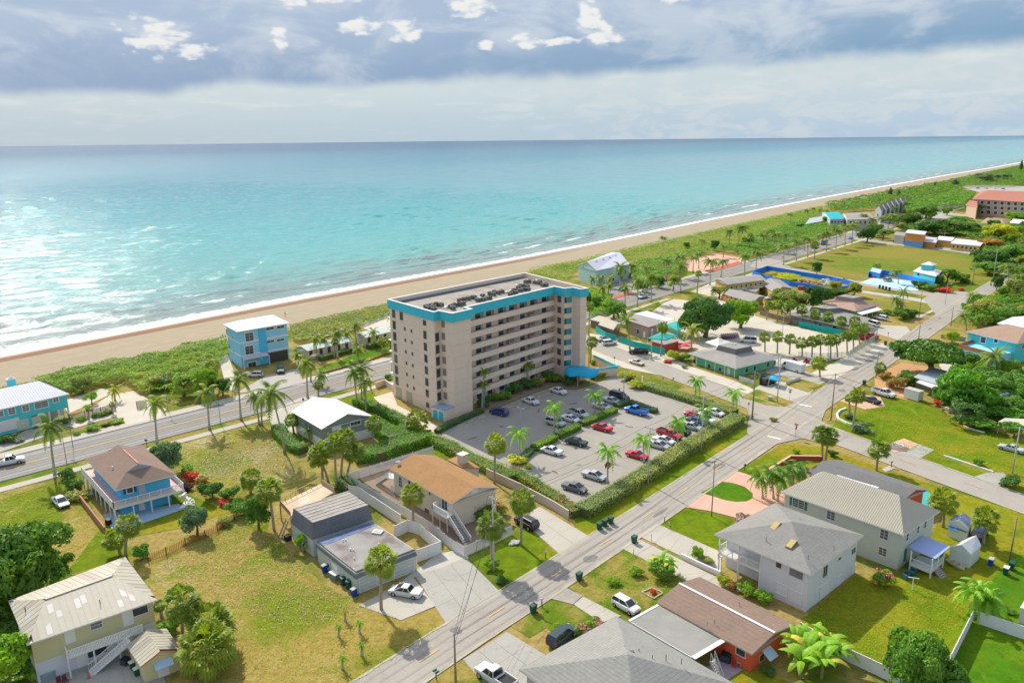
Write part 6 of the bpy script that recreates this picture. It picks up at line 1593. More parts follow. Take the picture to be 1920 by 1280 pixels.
# service lean-to at the near corner with two turquoise doors
q0 = G(826,788);e1 = G(852,783)
lt = [V2(Wc[2]) ,V2(Wc[3]),V2(Wc[3])+V2(Wc[3]-Wc[4]).normalized()*3.2,V2(Wc[2])+V2(Wc[3]-Wc[4]).normalized()*3.2]
h.part(MB().prism([(p.x,p.y) for p in lt],0,2.4),'service_room',STUC);h.part(MB().prism([(p.x,p.y) for p in h.inset(lt,-.0)],2.4,2.62),'service_roof',mat('blue_grey_roof_sheet',(.28,.36,.44)))
dd_ = V2(lt[2]-lt[3]).normalized();nd = V2(Wc[3]-Wc[4]).normalized()
for q in (.3,.75):
 c_ = lt[3].lerp(lt[2],q)+nd*.05;h.part(MB().box(wz(c_,1.0),(1.3,.08,2.0),M=Matrix((dd_,nd,Vector((0,0,1)))).transposed()),'turquoise_door',mat('bright_aqua_door',(.03,.46,.66)))
# rooftop condensers: each one a thing of its own
ACB = mat('condenser_casing',(.36,.34,.31));ACD = mat('condenser_grille',(.13,.12,.11));ACR = mat('rusty_casing',(.26,.12,.09))
ac = empty('condenser',(0,0,0))
MB().box((0,0,.48),(.95,.95,.85)).build('casing',ACB,ac);
for a_ in range(4):
 MB().box((.485*math.cos(a_*math.pi/2),.485*math.sin(a_*math.pi/2),.48),(.02 if a_ % 2==0 else .8,.8 if a_ % 2==0 else .02,.7)).build('grille',ACD,ac)
MB().lathe([(.38,.9),(.38,.97),(.30,.98),(.30,.92),(.06,.92),(.06,.97)],10).build('fan_ring',ACD,ac);MB().box((0,0,.03),(1.1,1.1,.06)).build('stand',FLATR,ac)
spots = []
ZR = TH-1.15
def acp(x,y): p = G(x,y,ZR+.6);return Vector((p.x,p.y,ZR))
for x,y in [(799,573),(808,571),(813,574),(818,569),(827,570),(813,578),(803,576),(845,573),(852,570),(849,576),(862,562),(869,560),(877,558),(885,556),(862,569),(868,567),(890,556),(906,560),(912,558),(918,557),(925,550),(919,549),(927,546),(934,547),(941,545),(905,553),(896,561),
    (960,547),(967,547),(975,543),(981,541),(972,538),(977,535),(983,534),(989,536),(986,527),(992,526),(1003,528),(1009,529),(1018,533),(1024,533),(964,543),(990,541),(1012,527),(957,550)]: spots.append(acp(x,y))
sx = sorted(range(len(spots)),key=lambda i: spots[i].x)
first = True
for rank,i in enumerate(sx):
 o = ac if first else copy_tree(ac);first = False
 o.location = spots[i];o.rotation_euler = (0,0,RAD(45)+rr.uniform(-.1,.1))
 if rr.random() < .2:
  for c_ in o.children:
   if c_.name.startswith('casing'): c_.material_slots[0].link = 'OBJECT';c_.material_slots[0].material = ACR
 tag(o,'%s rooftop condenser of the tower, counted from the left end of the roof' % ordi(rank+1),'air conditioner','condensers on the tower roof')
for k,(x,y) in enumerate([(838,569),(843,566),(895,552),(901,553),(951,541),(958,539),(970,528),(1006,520)]):
 p = acp(x,y+4);e = empty('roof_vent',p,RAD(45),'%s from the left of the low white vents among the rooftop condensers' % ['first','second','third','fourth','fifth','sixth','seventh','eighth'][k],'roof vent','white roof vents on the tower')
 MB().box((0,0,.2),(1.3,.9,.4)).build('base',WHITE,e);MB().lathe([(.3,.4),(.38,.55),(.1,.7)],8).build('cowl',WHITE,e)
pr_ = random.Random(4)
for k in range(26):
 p = pr_.choice(spots)+Vector((pr_.uniform(-2.5,2.5),pr_.uniform(-2.5,2.5),.12));d_ = (fd if k % 2 else dn)*pr_.uniform(1,4);h.part(MB().seg(p,p+d_,.1,.1),'roof_conduit',ACB if k % 3 else WHITE)
# joints and drip stains of the blank end walls are thin darker strips and paint streaks
for z_ in [2.8+k*2.75 for k in range(7)]:
 for i in (0,1,2,3,8,9):
  a,b = Wc[i],Wc[(i+1) % 12];n_ = V2(b-a).normalized();q_ = Vector((n_.y,-n_.x,0))*h.sgn*.006;h.part(MB().seg(wz(a+q_,z_),wz(b+q_,z_),.012,.045),'wall_joint',mat('joint_dark',(.47,.39,.33)))
# entrance canopy: turquoise, wavy outline, on white poles
cz = 3.4
CANM = mat('turquoise_canvas',(.01,.36,.58),rough=.6,var=.05)
cpx = [(1058,697),(1062,689),(1073,686),(1088,685.5),(1100,687),(1110,692),(1119,695),(1122,699),(1112,705),(1098,706),(1085,702),(1075,703),(1066,703)]
cp_ = [G(x,y,cz) for x,y in cpx];cc_ = sum(cp_,Vector())/len(cp_)
ce = empty('entrance_canopy',wz(cc_,0),0,'wavy turquoise entrance canopy on white poles at the tower door','canopy')
mb = MB();n_ = len(cp_)
ax = V2(G(1119,697,cz)-G(1062,695,cz)).normalized()
rings = []
for f_,z_ in ((1,cz-.45),(1,cz),(.72,cz+.45),(.35,cz+.7),(.0,cz+.78)):
 rings.append([wz(cc_.lerp(p,1)*f_+(cc_+ax*(p-cc_).dot(ax))*(1-f_),z_) for p in cp_])
vs = [p for r_ in rings for p in r_];fs = [(i*n_+k,i*n_+(k+1) % n_,(i+1)*n_+(k+1) % n_,(i+1)*n_+k) for i in range(4) for k in range(n_)]
mb.add(vs,fs);build_local(mb,'canvas',CANM,ce,True)
for x,y in ((1072,706),(1083,724),(1107,722),(1067,718)):
 p = G(x,y);build_local(MB().tube([wz(p,0),wz(p,cz-.3)],.07,8),'pole',WHITE,ce)
# low stucco wall with turquoise coping and the name of the place
sw = House.__new__(House);sw.c = V2(G(1150,695));sw.root = empty('garden_wall',wz(sw.c,0),0,'low tan entrance wall with turquoise top band and white lettering','wall')
wa,wb,wc = G(1105,710),G(1158,703),G(1113,682)
for (p,q) in ((wa,wb),(wb,wc)):
 build_local(MB().seg(wz(p,1.0),wz(q,1.0),.22,2.0),'wall',STUC,sw.root);build_local(MB().seg(wz(p,2.25),wz(q,2.25),.30,.6),'top_band',CYAN,sw.root)
dd_ = V2(wb-wa).normalized();nn_ = Vector((dd_.y,-dd_.x,0))
def text_on(txt,c_,dirv,nrm_,size,m,parent,name='lettering',flat=False):
 cu = bpy.data.curves.new(name,'FONT');cu.body = txt;cu.size = size;cu.extrude = .01;cu.align_x = 'CENTER';cu.align_y = 'CENTER'
 o = bpy.data.objects.new(name,cu);COL.objects.link(o)
 up = Vector((0,0,1)) if not flat else nrm_.cross(dirv)
 Z_ = nrm_;X_ = dirv;Y_ = Z_.cross(X_)
 M = Matrix((X_,Y_,Z_)).transposed().to_4x4();M.translation = c_
 dg = bpy.context.evaluated_depsgraph_get();me = bpy.data.meshes.new_from_object(o.evaluated_get(dg));bpy.data.objects.remove(o)
 me.transform(M);me.materials.clear();me.materials.append(m)
 if parent is not None: me.transform(Matrix.LocRotScale(parent.location,parent.rotation_euler.to_quaternion(),parent.scale).inverted())
 ob = bpy.data.objects.new(name,me);COL.objects.link(ob);ob.parent = parent;return ob
text_on('The North',wz(lp(wa,wb,.45),2.25)+nn_*.17,dd_,nn_,.75,WHITE,sw.root)
# ================================================================== fences, walls, signs, poles, bins
def panel_mesh(L,H,style):
 mb = MB()
 if style =='picket':
  n = int(L/.17)
  for k in range(n): mb.box((L*(k+.5)/n,0,H/2+.03),(.115,.025,H))
  for z in (.3,H-.25): mb.box((L/2,.03,z),(L,.04,.09))
 elif style =='solid':
  mb.box((L/2,0,H/2+.03),(L,.04,H));mb.box((L/2,0,H+.02),(L,.09,.08));mb.box((L/2,0,.1),(L,.08,.1))
  for k in range(int(L/.3)): mb.box((L*(k+.5)/int(L/.3),0,H/2),(.025,.055,H-.1))
 elif style =='slat':
  n = int(H/.2)
  for k in range(n): mb.box((L/2,0,.12+k*.2),(L,.03,.13))
 elif style =='mesh':
  n = int(L/.3)
  for k in range(n+1): mb.box((L*k/n,0,H/2),(.045,.03,H))
  for k in range(int(H/.2)+1): mb.box((L/2,0,.05+k*.2),(L,.03,.04))
 elif style =='wall':
  mb.box((L/2,0,H/2),(L*1.002,.18,H));mb.box((L/2,0,H+.03),(L*1.002,.24,.06))
 return mb.mesh('fence_panel')
def fence(name,label,px,H,m,style='picket',step=2.4,cat='fence',postm=None,pw=.12,world=None,cap=None,z=0.0):
 pts = [G(x,y) for x,y in px] if world is None else world
 e = empty(name,(pts[0].x,pts[0].y,0),0,label,cat);pm = {}
 pme = MB().box((0,0,(H+.12)/2),(pw,pw,H+.12)).mesh('fence_post');pme.materials.append(postm or m)
 for a,b in zip(pts,pts[1:]):
  L = (b-a).length;n = max(1,round(L/step));s = L/n;key = round(s,2);ang = math.atan2(b.y-a.y,b.x-a.x)
  if key not in pm: pm[key] = panel_mesh(s,H,style);pm[key].materials.append(m)
  for k in range(n):
   p = a.lerp(b,k/n)-pts[0]
   linkobj('fence_panel',pm[key],e,None,(p.x,p.y,z),(0,0,ang));
   if style != 'wall': linkobj('fence_post',pme,e,None,(p.x,p.y,z),(0,0,ang))
 if style != 'wall':
  p = pts[-1]-pts[0];linkobj('fence_post',pme,e,None,(p.x,p.y,z))
 return e
PICK = mat('white_fence_paint',(.66,.66,.65),var=.1)
fence('picket_fence','white picket fence enclosing the yard of the orange-brown roofed house',[(812,852),(652,904),(700,935),(760,970),(810,1000),(846,1030),(871,1044),(960,1003)],1.75,PICK,'picket')
fence('vinyl_fence','white vinyl panel fence between the mansard house and the picket fence',[(655,930),(672,932),(752,986)],2.0,WHITE,'solid')
fence('courtyard_wall','white curved courtyard fence beside the mansard house garage',[(740,1008),(765,996),(785,1002),(808,1022),(827,1037),(782,1054)],2.0,WHITE,'solid',step=2.0)
fence('tan_fence','tan board fence beside the cream house along the flowering hedge',[(912,893),(975,922),(1040,957),(1066,974)],1.6,paint('tan_wall_paint',(.52,.44,.35)),'wall',cat='wall')
fence('mesh_fence','rusty red mesh fence across the dry lot',[(278,1052),(312,1040),(348,1022),(385,1008),(408,996),(440,975)],1.2,mat('rusty_mesh',(.42,.11,.06),var=.3),'mesh',step=3,postm=mat('dark_post',(.10,.07,.05)))
fence('garden_wall','long red-brown wall left of the small blue house',[(140,925),(198,1000)],1.1,paint('red_brown_wall',(.38,.19,.12)),'wall',cat='wall')
fence('vinyl_fence','white fence running towards the camera beside the clump of areca palms',[(1822,1166),(1780,1250)],1.7,WHITE,'solid')
fence('vinyl_fence','white fence behind the areca palms running to the right edge',[(1832,1168),(1925,1200),(1990,1222)],1.7,WHITE,'solid')
fence('vinyl_fence','white fence from the coral house behind the banana plants',[(1500,1190),(1590,1240),(1670,1278),(1720,1300)],1.7,WHITE,'solid')
BR = mat('coral_brick',(.42,.10,.055),var=.3,scale=3)
def brickwall(name,label,px,H,w=.35,L=.9,capm=None,m=BR):
 pts = [G(x,y) for x,y in px];e = empty(name,(pts[0].x,pts[0].y,0),0,label,'wall');r = random.Random(4);mb = MB();cap = MB();k = 0
 for a,b in zip(pts,pts[1:]):
  n = max(1,int((b-a).length/.4));d = (b-a).normalized()
  for row in range(int(H/.15)):
   for i in range(n):
    c_ = a.lerp(b,min(.999,(i+.5+.5*(row % 2))/n));mb.seg(wz(c_-d*.185,.075+row*.15),wz(c_+d*.185,.075+row*.15),w*r.uniform(.95,1.03),.13)
  cap.seg(wz(a,H+.03),wz(b,H+.03),w+.12,.08)
 o = build_local(mb,'bricks',m,e);o['kind'] = 'stuff';build_local(cap,'coping',capm or mat('pinkish_coping',(.60,.38,.30)),e);return e
brickwall('brick_planter_wall','low coral brick wall stepping round the corner lawn',[(1462,900),(1436,891),(1482,862),(1540,863)],.9)
def kerbwall(label,px,m=WHITE,H=.35,w=.3,name='kerb_wall',cat='kerb'):
 pts = [G(x,y) for x,y in px];e = empty(name,(pts[0].x,pts[0].y,0),0,label,cat)
 for a,b in zip(pts,pts[1:]): build_local(MB().seg(wz(a,H/2),wz(b,H/2),w,H),'block',m,e)
kerbwall('white painted kerb curving round the two palms at the junction',[(1586,767),(1575,771),(1569,778),(1572,787),(1588,795),(1605,801),(1636,811)],H=.45,w=.35)
kerbwall('long white low kerb in the lawn beside the side street',[(1770,856),(1795,864),(1825,874),(1862,886)])
kerbwall('low white kerb under the garden trees at the far right',[(1750,756),(1775,766),(1800,774)])
kerbwall('low white kerb round the clipped mound at the far right',[(1806,800),(1830,808),(1846,812)])
kerbwall('square of pale edging round the red plant by the brown roof',[(1203,1111),(1226,1123),(1243,1112),(1222,1103),(1203,1111)],m=mat('grey_edging',(.4,.4,.34)),H=.2,w=.15)
kerbwall('white planter wall beside the drive of the white house',[(1277,1046),(1310,1062),(1350,1080)],H=.8,w=.25,name='planter_wall',cat='wall')
kerbwall('curb of pale concrete round the tower parking beds',[(806,812),(905,774),(949,761),(1005,738),(1042,725),(1062,732),(1082,733),(1115,722)],m=CONC,H=.16,w=.2)
kerbwall('concrete curb at the parking entrance edge',[(1205,705),(1204,715),(1215,728),(1250,745),(1305,770)],m=CONC,H=.16,w=.2)
kerbwall('curb round the island at the left end of the parking',[(905,858),(935,866),(975,880),(1000,884)],m=CONC,H=.16,w=.2)
TEALF = mat('teal_fence_paint',(.02,.42,.38),var=.2)
fence('teal_fence','teal board fence along the side street, left stretch by the thatched hut',[(1117,622),(1135,634),(1155,640)],1.9,TEALF,'solid',step=2)
fence('teal_fence','teal board fence along the side street in front of the restaurant',[(1161,642),(1190,652),(1215,658),(1246,666)],1.9,TEALF,'solid',step=2)
fence('teal_fence','teal fence behind the upper sabal row of the sandy lot',[(1497,612),(1520,617),(1578,630)],1.8,TEALF,'solid',step=2.5)
fence('brown_fence','weathered brown fence left of the teal fence beyond the sandy lot',[(1425,590),(1460,600),(1495,610)],1.6,mat('grey_brown_boards',(.24,.20,.15),var=.25),'solid',step=3)
fence('orange_wall','long orange-brown wall in front of the nearer motel wing',[(1352,563),(1392,577),(1431,583),(1436,570)],1.8,paint('orange_brown_wall',(.45,.19,.10)),'wall',step=5,cat='wall')
SBL2 = mat('bright_blue_screen',(.025,.22,.80),var=.12)
fence('blue_wall','bright blue screened wall round the demolition lot',[(1411,516),(1438,506),(1500,517),(1560,527),(1601,537),(1600,543),(1553,549),(1515,541),(1480,536),(1440,526),(1411,516)],1.9,SBL2,'wall',step=5,cat='wall')
fence('blue_wall','bright blue garden wall behind the red car and palms',[(1628,520),(1634,512),(1680,520),(1712,528)],2.2,SBL2,'wall',step=4,cat='wall')
fence('chain_fence','tall pale chain fence with close posts beside the row of sabals',[(1497,672),(1540,676),(1590,672),(1615,655),(1640,640)],2.0,mat('galvanised',(.42,.46,.44)),'mesh',step=2.2)
BRN = mat('brown_slat_wood',(.22,.13,.08),var=.25)
fence('slat_fence','brown slatted fence behind young shrubs beside the turquoise house',[(131,790),(160,783),(190,776),(217,769)],1.6,BRN,'slat',step=2.2)
fence('slat_fence','short brown gate fence right of the sandy beach drive',[(257,766),(275,763)],1.8,BRN,'slat',step=2.2)
fence('grey_garden_wall','long grey wall with a plant cap near the second junction at right',[(1764,634),(1810,640)],1.3,paint('grey_wall_paint',(.33,.33,.29)),'wall',step=5,cat='wall')
fence('tan_pool_wall','curving tan wall left of the tower garden',[(705,728),(722,722),(737,733)],1.5,STUC,'wall',step=2,cat='wall')
fence('bin_screen','green plywood screen around bins near the mint house corner',[(1424,722),(1424,714),(1436,711)],1.9,mat('dark_green_ply',(.10,.20,.12)),'solid',step=1.5)
fence('white_railing_board','white panelled barrier at the corner of the mint green house',[(1386,713),(1414,722)],1.1,PICK,'solid',step=1.6)
fence('drive_barrier','slanting pale barrier beside the drive of the long white van',[(1474,721),(1500,712)],.8,PICK,'solid',step=2)
# rubble slope under the long parking hedge
r = np.random.default_rng(3);st_pts = resamp([G(1098,968),G(1150,938),G(1250,876),G(1330,828),G(1385,797)],.5)
mb = MB();A_ = offs_line(st_pts,-.0);
for i in range(0,len(st_pts)-1):
 for k in range(4):
  o_ = r.uniform(-1.3,.3);p = offs_line(st_pts[i:i+2],o_)[0]+Vector((r.uniform(-.25,.25),r.uniform(-.25,.25),0));s_ = r.uniform(.18,.42)
  z_ = .9*max(0,min(1,(-o_)/1.3)) if True else 0
  v_ = [Vector((math.cos(a_)*s_*r.uniform(.7,1.1),math.sin(a_)*s_*r.uniform(.7,1.1),0)) for a_ in np.arange(5)*1.2566]
  mb.add([p+q+Vector((0,0,z_-.2)) for q in v_]+[p+q*.6+Vector((0,0,z_+s_*.45)) for q in v_],[(i_,(i_+1) % 5,5+(i_+1) % 5,5+i_) for i_ in range(5)]+[(5,6,7,8,9)])
o = mb.build('rubble',mat('grey_rubble',(.30,.285,.27),var=.35,scale=3));o['kind'] = 'stuff'
# ---- poles and wires
PW = mat('pole_wood',(.27,.22,.17),var=.2,scale=3);PC = mat('pole_concrete',(.50,.48,.42),var=.1);WIRE = mat('wire_black',(.05,.05,.05));PGR = mat('olive_pole',(.24,.24,.13),var=.15);GALV = mat('galvanised',(.42,.46,.44));TEALP = mat('teal_lamp_paint',(.05,.20,.19))
POLES = {}
def pole(key,b,top,label,m=PC,arm=1.2,r0=.15,cat='utility pole',name='utility_pole',box=False,two=False,az=42):
 base = G(*b);H = height_for(base,top);e = empty(name,base,RAD(-az),label,cat)
 MB().tube([(0,0,-.1),(0,0,H)],[r0,r0*.62],8).build('pole',m,e,True)
 for q in range(2 if two else 1):
  if arm:
   MB().box((0,.1,H-.35-q*.9),(arm*2,.1,.12)).build('crossarm',m,e)
   for k in (-1,-.45,.45,1): MB().lathe([(.04,0),(.06,.06),(.03,.16)],6,(arm*k*.94,.1,H-.29-q*.9)).build('insulator',mat('insulator_grey',(.35,.33,.30)),e)
 if box: MB().lathe([(.22,0),(.24,.1),(.24,.75),(.1,.85)],10,(.35,0,H-2.0)).build('transformer',mat('transformer_grey',(.50,.51,.50)),e)
 POLES[key] = (base,H,az,arm);return e
pole('a',(926,1072),930,'wooden utility pole with transformer among the palms by the picket fence',PC,1.0,box=True)
pole('z',(855,1292),1187,'bare wooden pole at the bottom of the picture beside the street',PW,0)
pole('b',(1334,968),862,'slim dark metal pole in the lawn by the pink drive',PW,0,.11)
pole('c',(1215,907),800,'concrete pole with crossarm beside the long hedge, nearer of the two',PC,1.1)
pole('d',(1314,847),740,'concrete pole with crossarm beside the long hedge, farther of the two',PC,1.1)
pole('e',(1410,787),696,'tall olive pole with crossarm at the hedge end by the junction',PGR,1.0,.2,two=True)
pole('f',(1457,755),661,'tall pale pole on the grassy corner by the mint green house',PC,1.1)
pole('g',(1558,788),700,'wooden pole beside the white kerb at the junction',PW,0)
pole('h',(1642,709),666,'wooden pole in front of the orange dirt patch',PW,0)
pole('i',(1721,646),604,'wooden pole with crossarm at the edge of the spreading tree',PW,.8,.13)
pole('j',(1783,611),576,'dark wooden pole right of the street near the second junction',PW,0,.13)
pole('k',(1723,596),542,'wooden pole beside the footpath in the far grass',PW,0,.13)
pole('l',(1642,644),608,'wooden pole beside the red pickup',PW,0,.13)
pole('m',(1898,888),800,'pale pole with crossarm in front of the silver convertible',PC,.9)
pole('n',(1893,1052),968,'leaning brown pole in the backyard at the right edge',PW,0,.13)
pole('o',(1169,756),696,'pole at the parking entrance beside the yellow shrubs',PC,0,.12)
pole('p',(1536,520),480,'thin pole at the corner of the far field',PW,0,.1) if False else None
pole('q',(1823,535),489,'tall thin pole at the right end of the far field',PW,0,.13)
pole('r',(1862,525),470,'pole with crossarm behind the trees at the far right',PC,1.4,.15)
pole('s',(1104,690),620,'slim wooden pole close to the right side of the tower',PW,.8,.13)
def wire(a,b,off,zoff,label,sag=.8):
 def at(k):
  base,H,az,arm = POLES[k];d = Vector((math.cos(RAD(-az)),math.sin(RAD(-az)),0));return wz(base,H-.2+zoff)+d*off*max(arm,.1)
 A,B = at(a),at(b);pts = [A.lerp(B,t/10)-Vector((0,0,sag*4*(t/10)*(1-t/10))) for t in range(11)]
 e = MB().tube(pts,.022,4).build('wire',WIRE);tag(e,label,'power line','overhead wires along the streets')
nm_ = {'z': 'the bottom pole','a': 'the transformer pole','b': 'the slim lawn pole','c': 'the nearer hedge pole','d': 'the farther hedge pole','e': 'the olive pole','f': 'the pale corner pole','g': 'the kerb pole','h': 'the dirt-patch pole','i': 'the spreading-tree pole','j': 'the second-junction pole','m': 'the convertible pole'}
for a,b in (('z','a'),('z','b'),('c','d'),('d','e'),('e','g'),('e','f'),('g','h'),('h','i'),('i','j'),('a','c'),('b','g'),('g','m')):
 for s_,z_,w_ in ((-.9,0,'left-hand overhead'),(.9,0,'right-hand overhead'),(0,-1.2,'lower overhead')): wire(a,b,s_,z_,'%s wire, %s to %s' % (w_,nm_[a],nm_[b]))
def lamp(b,top,label,m=GALV,arms=((1,0),),L=2.2,name='street_lamp',az=42,r0=.09):
 base = G(*b);H = height_for(base,top);e = empty(name,base,RAD(-az),label,'street lamp');MB().tube([(0,0,0),(0,0,H)],[r0,r0*.6],8).build('pole',m,e,True)
 for (sx_,sy_) in arms:
  MB().tube([(0,0,H-.5),(sx_*L*.5,sy_*L*.5,H),(sx_*L,sy_*L,H+.15)],.045,6).build('arm',m,e)
  MB().box((sx_*(L+.3),sy_*(L+.3),H+.13),(.7 if sx_ else .3,.3 if sx_ else .7,.14)).build('lamp_head',m,e)
 return e
lamp((977,812),766,'double-headed lamp post in the shaded part of the tower parking',arms=((1,0),(-1,0)),L=.35)
lamp((1467,626),582,'tall lamp post with two long arms in the sandy lot',arms=((1,0),(-1,0)),L=3.2,az=100)
lamp((1221,671),624,'concrete lamp post with one long arm by the teal fence',PC,arms=((-1,0),),L=3.0,r0=.16,az=100)
lamp((1772,572),530,'lamp post on the corner near the second junction',arms=((1,0),),L=3,az=100)
lamp((1769,459),432,'lamp post in front of the orange motel',arms=((-1,0),),L=2.5)
lamp((1552,668),626,'pale lamp post among the lower sabal row',arms=((1,0),),L=2)
for b,t,l in (((137,838),775,'teal twin lamp post beside the beach road, far left'),((315,770),712,'teal twin lamp post in front of the dune scrub'),((414,796),757,'dark lamp post on the near verge beside the palms'),((125,868),805,'slender dark post behind the leftmost roadside palm'),((735,700),655,'dark lamp post on the beach road left of the tower'),((491,712),672,'teal twin lamp post in front of the blue beach house'),((649,665),640,'teal post beside the clipped cottage hedge')):
 lamp(b,t,l,TEALP,arms=((1,0),(-1,0)),L=.7,r0=.07,name='lamp_post')
# ---- signs
def sign(b,label,kind='stop',H=2.3,az=0,name='sign',m=None):
 base = G(*b);e = empty(name,base,RAD(-az),label,'sign');MB().box((0,0,H/2),(.06,.06,H)).build('post',GALV,e)
 if kind =='stop':
  mb = MB();v = [(math.cos(RAD(22.5+45*k))*.42,-.05,H-.25+math.sin(RAD(22.5+45*k))*.42) for k in range(8)];mb.add(v+[(x,-.03,z) for x,y,z in v],[tuple(range(8)),tuple(range(15,7,-1))]+[(i,(i+1) % 8,8+(i+1) % 8,8+i) for i in range(8)])
  bd = mb.build('sign_plate',mat('stop_red',(.55,.02,.02),rough=.5,var=.03),e)
 elif kind =='back': 
  MB().box((0,0,H-.25),(.6,.03,.6),M=Matrix.Rotation(RAD(45),3,'Y')).build('sign_plate',mat('sign_back',(.50,.42,.40)),e)
 elif kind =='yellow': MB().box((0,0,H-.3),(.75,.03,.75),M=Matrix.Rotation(RAD(45),3,'Y')).build('sign_plate',mat('warning_yellow',(.75,.45,.02)),e)
 else: MB().box((0,0,H-.25),(.45,.03,.6)).build('sign_plate',m or WHITE,e)
 return e
e = sign((1491,822),'red octagonal stop sign with green street name blade on the lawn corner','stop',2.6,az=-40,name='stop_sign')
E = e
text_on('STOP',wz(G(1491,822),2.35)+Vector((math.sin(RAD(-40)),math.cos(RAD(-40)),0))*-.062,Vector((math.cos(RAD(40)),math.sin(RAD(40)),0)),Vector((math.sin(RAD(40)),-math.cos(RAD(40)),0)),.26,WHITE,e)
MB().box((0,0,2.9),(.9,.03,.2)).build('name_blade',mat('street_sign_green',(.01,.22,.14)),e);MB().box((0,0,3.12),(.03,.9,.2)).build('name_blade',mat('street_sign_green',(.01,.22,.14)),e)
e = sign((1480,752),'back of a diamond sign with green name blade opposite the stop sign','back',2.6,az=40,name='stop_sign');MB().box((0,0,2.85),(.9,.03,.2)).build('name_blade',mat('street_sign_green',(.01,.22,.14)),e)
sign((1262,722),'small sign post on the hedge verge facing the side street','plain',2.0,m=mat('sign_back',(.50,.42,.40)));sign((1152,682),'small sign post beside the tan entrance wall','plain',2.0,m=mat('sign_back',(.50,.42,.40)))
sign((1161,742),'small sign post at the parking entrance','plain',1.9,m=mat('sign_back',(.50,.42,.40)));sign((1403,772),'small sign post left of the olive pole','plain',2.2,m=mat('sign_back',(.50,.42,.40)))
sign((1272,542),'yellow warning sign beside the beach road opposite the motel','yellow',3,az=40);sign((1467,492),'yellow warning sign at the far street corner, nearer one','yellow',3,az=40);sign((1488,484),'yellow warning sign at the far street corner, farther one','yellow',3,az=40)
sign((569,756),'pair of dark post boxes on the verge in front of the grey-green house','plain',1.3,m=mat('black_metal',(.02,.02,.02)),name='mailbox');
sign((1243,717),'round-topped grey sign at the parking entrance corner','plain',1.4,m=mat('sign_back',(.50,.42,.40)))
def mailbox(b,label,m,double=False,az=-48):
 e = empty('mailbox',G(*b),RAD(az),label,'mailbox');MB().box((0,0,.55),(.1,.1,1.1)).build('post',mat('dark_post',(.10,.07,.05)),e)
 for k in ((-.14,.14) if double else (0,)):
  mb = MB();prof = [(-.11,0),(-.11,.12),(-.06,.2),(.06,.2),(.11,.12),(.11,0)]
  mb.add([(k*1.6+x,-.25,1.1+z) for x,z in prof]+[(k*1.6+x,.25,1.1+z) for x,z in prof],[tuple(range(6)),tuple(range(11,5,-1))]+[(i,(i+1) % 6,6+(i+1) % 6,6+i) for i in range(6)]);mb.build('box',m,e)
MBG = mat('mailbox_green',(.01,.14,.09));MBW = mat('mailbox_white',(.6,.6,.6));MBK = mat('mailbox_black',(.03,.03,.03))
mailbox((818,1274),'pair of green mailboxes on one post at the bottom street verge',MBG,True);mailbox((1016,1137),'white mailbox on a post beside the green cart',MBW);mailbox((1396,882),'black mailbox on the pink-drive lawn corner',MBK);mailbox((1246,980),'white mailbox beside the slim white post',MBW)
mailbox((275,835),'black double mailbox on the beach road verge',MBK,True);mailbox((1671,877),'brown mailbox beside the side street by the palm',mat('mailbox_brown',(.12,.07,.04)));mailbox((1665,631),'mailbox on the verge near the red pickup',MBK);mailbox((1023,1047),'silver dish-shaped mailbox on the grass by the palm shadow',MBW)
for b,l in (((1188,1042),'slim white marker post by the lower drive'),((1221,1014),'slim grey marker post between the two drives'),((1254,992),'slim white marker post on the lawn edge')):
 e = empty('marker_post',G(*b),0,l,'post');MB().tube([(0,0,0),(0,0,1.2)],.06,6).build('post',PC,e);MB().lathe([(.07,1.2),(.05,1.28),(.01,1.3)],6).build('cap',WHITE,e)
# ---- bins
def cart(b,label,m,lid=None,az=0,group=None,s=1.0,first=[None]):
 e = empty('wheeled_bin',G(*b),RAD(-az),label,'wheeled bin',group,s)
 mb = MB();x0,y0,x1,y1 = .22,.26,.30,.36;mb.add([(-x0,-y0,.06),(x0,-y0,.06),(x0,y0,.06),(-x0,y0,.06),(-x1,-y1,1.0),(x1,-y1,1.0),(x1,y1,1.0),(-x1,y1,1.0)],((3,2,1,0),(4,5,6,7),(0,1,5,4),(1,2,6,5),(2,3,7,6),(3,0,4,7)));mb.build('tub',m,e)
 MB().add([(-.32,-.4,1.01),(.32,-.4,1.01),(.32,.4,1.07),(-.32,.4,1.07),(-.3,-.36,1.09),(.3,-.36,1.09),(.3,.34,1.15),(-.3,.34,1.15)],((3,2,1,0),(4,5,6,7),(0,1,5,4),(1,2,6,5),(2,3,7,6),(3,0,4,7))).build('lid',lid or m,e)
 for q in (-1,1): MB().tube([(q*.27,.34,.12),(q*.33,.34,.12)],.12,10).build('wheel',mat('black_rubber',(.02,.02,.02)),e)
 MB().tube([(-.25,.44,.98),(.25,.44,.98)],.025,6).build('handle',m,e)
 return e
CG = mat('dark_green_bin',(.015,.085,.055),rough=.6,var=.06);CB = mat('blue_bin',(.01,.06,.42),rough=.6,var=.06);CT = mat('tan_lid',(.45,.42,.36));CW = mat('pale_lid',(.6,.6,.56))
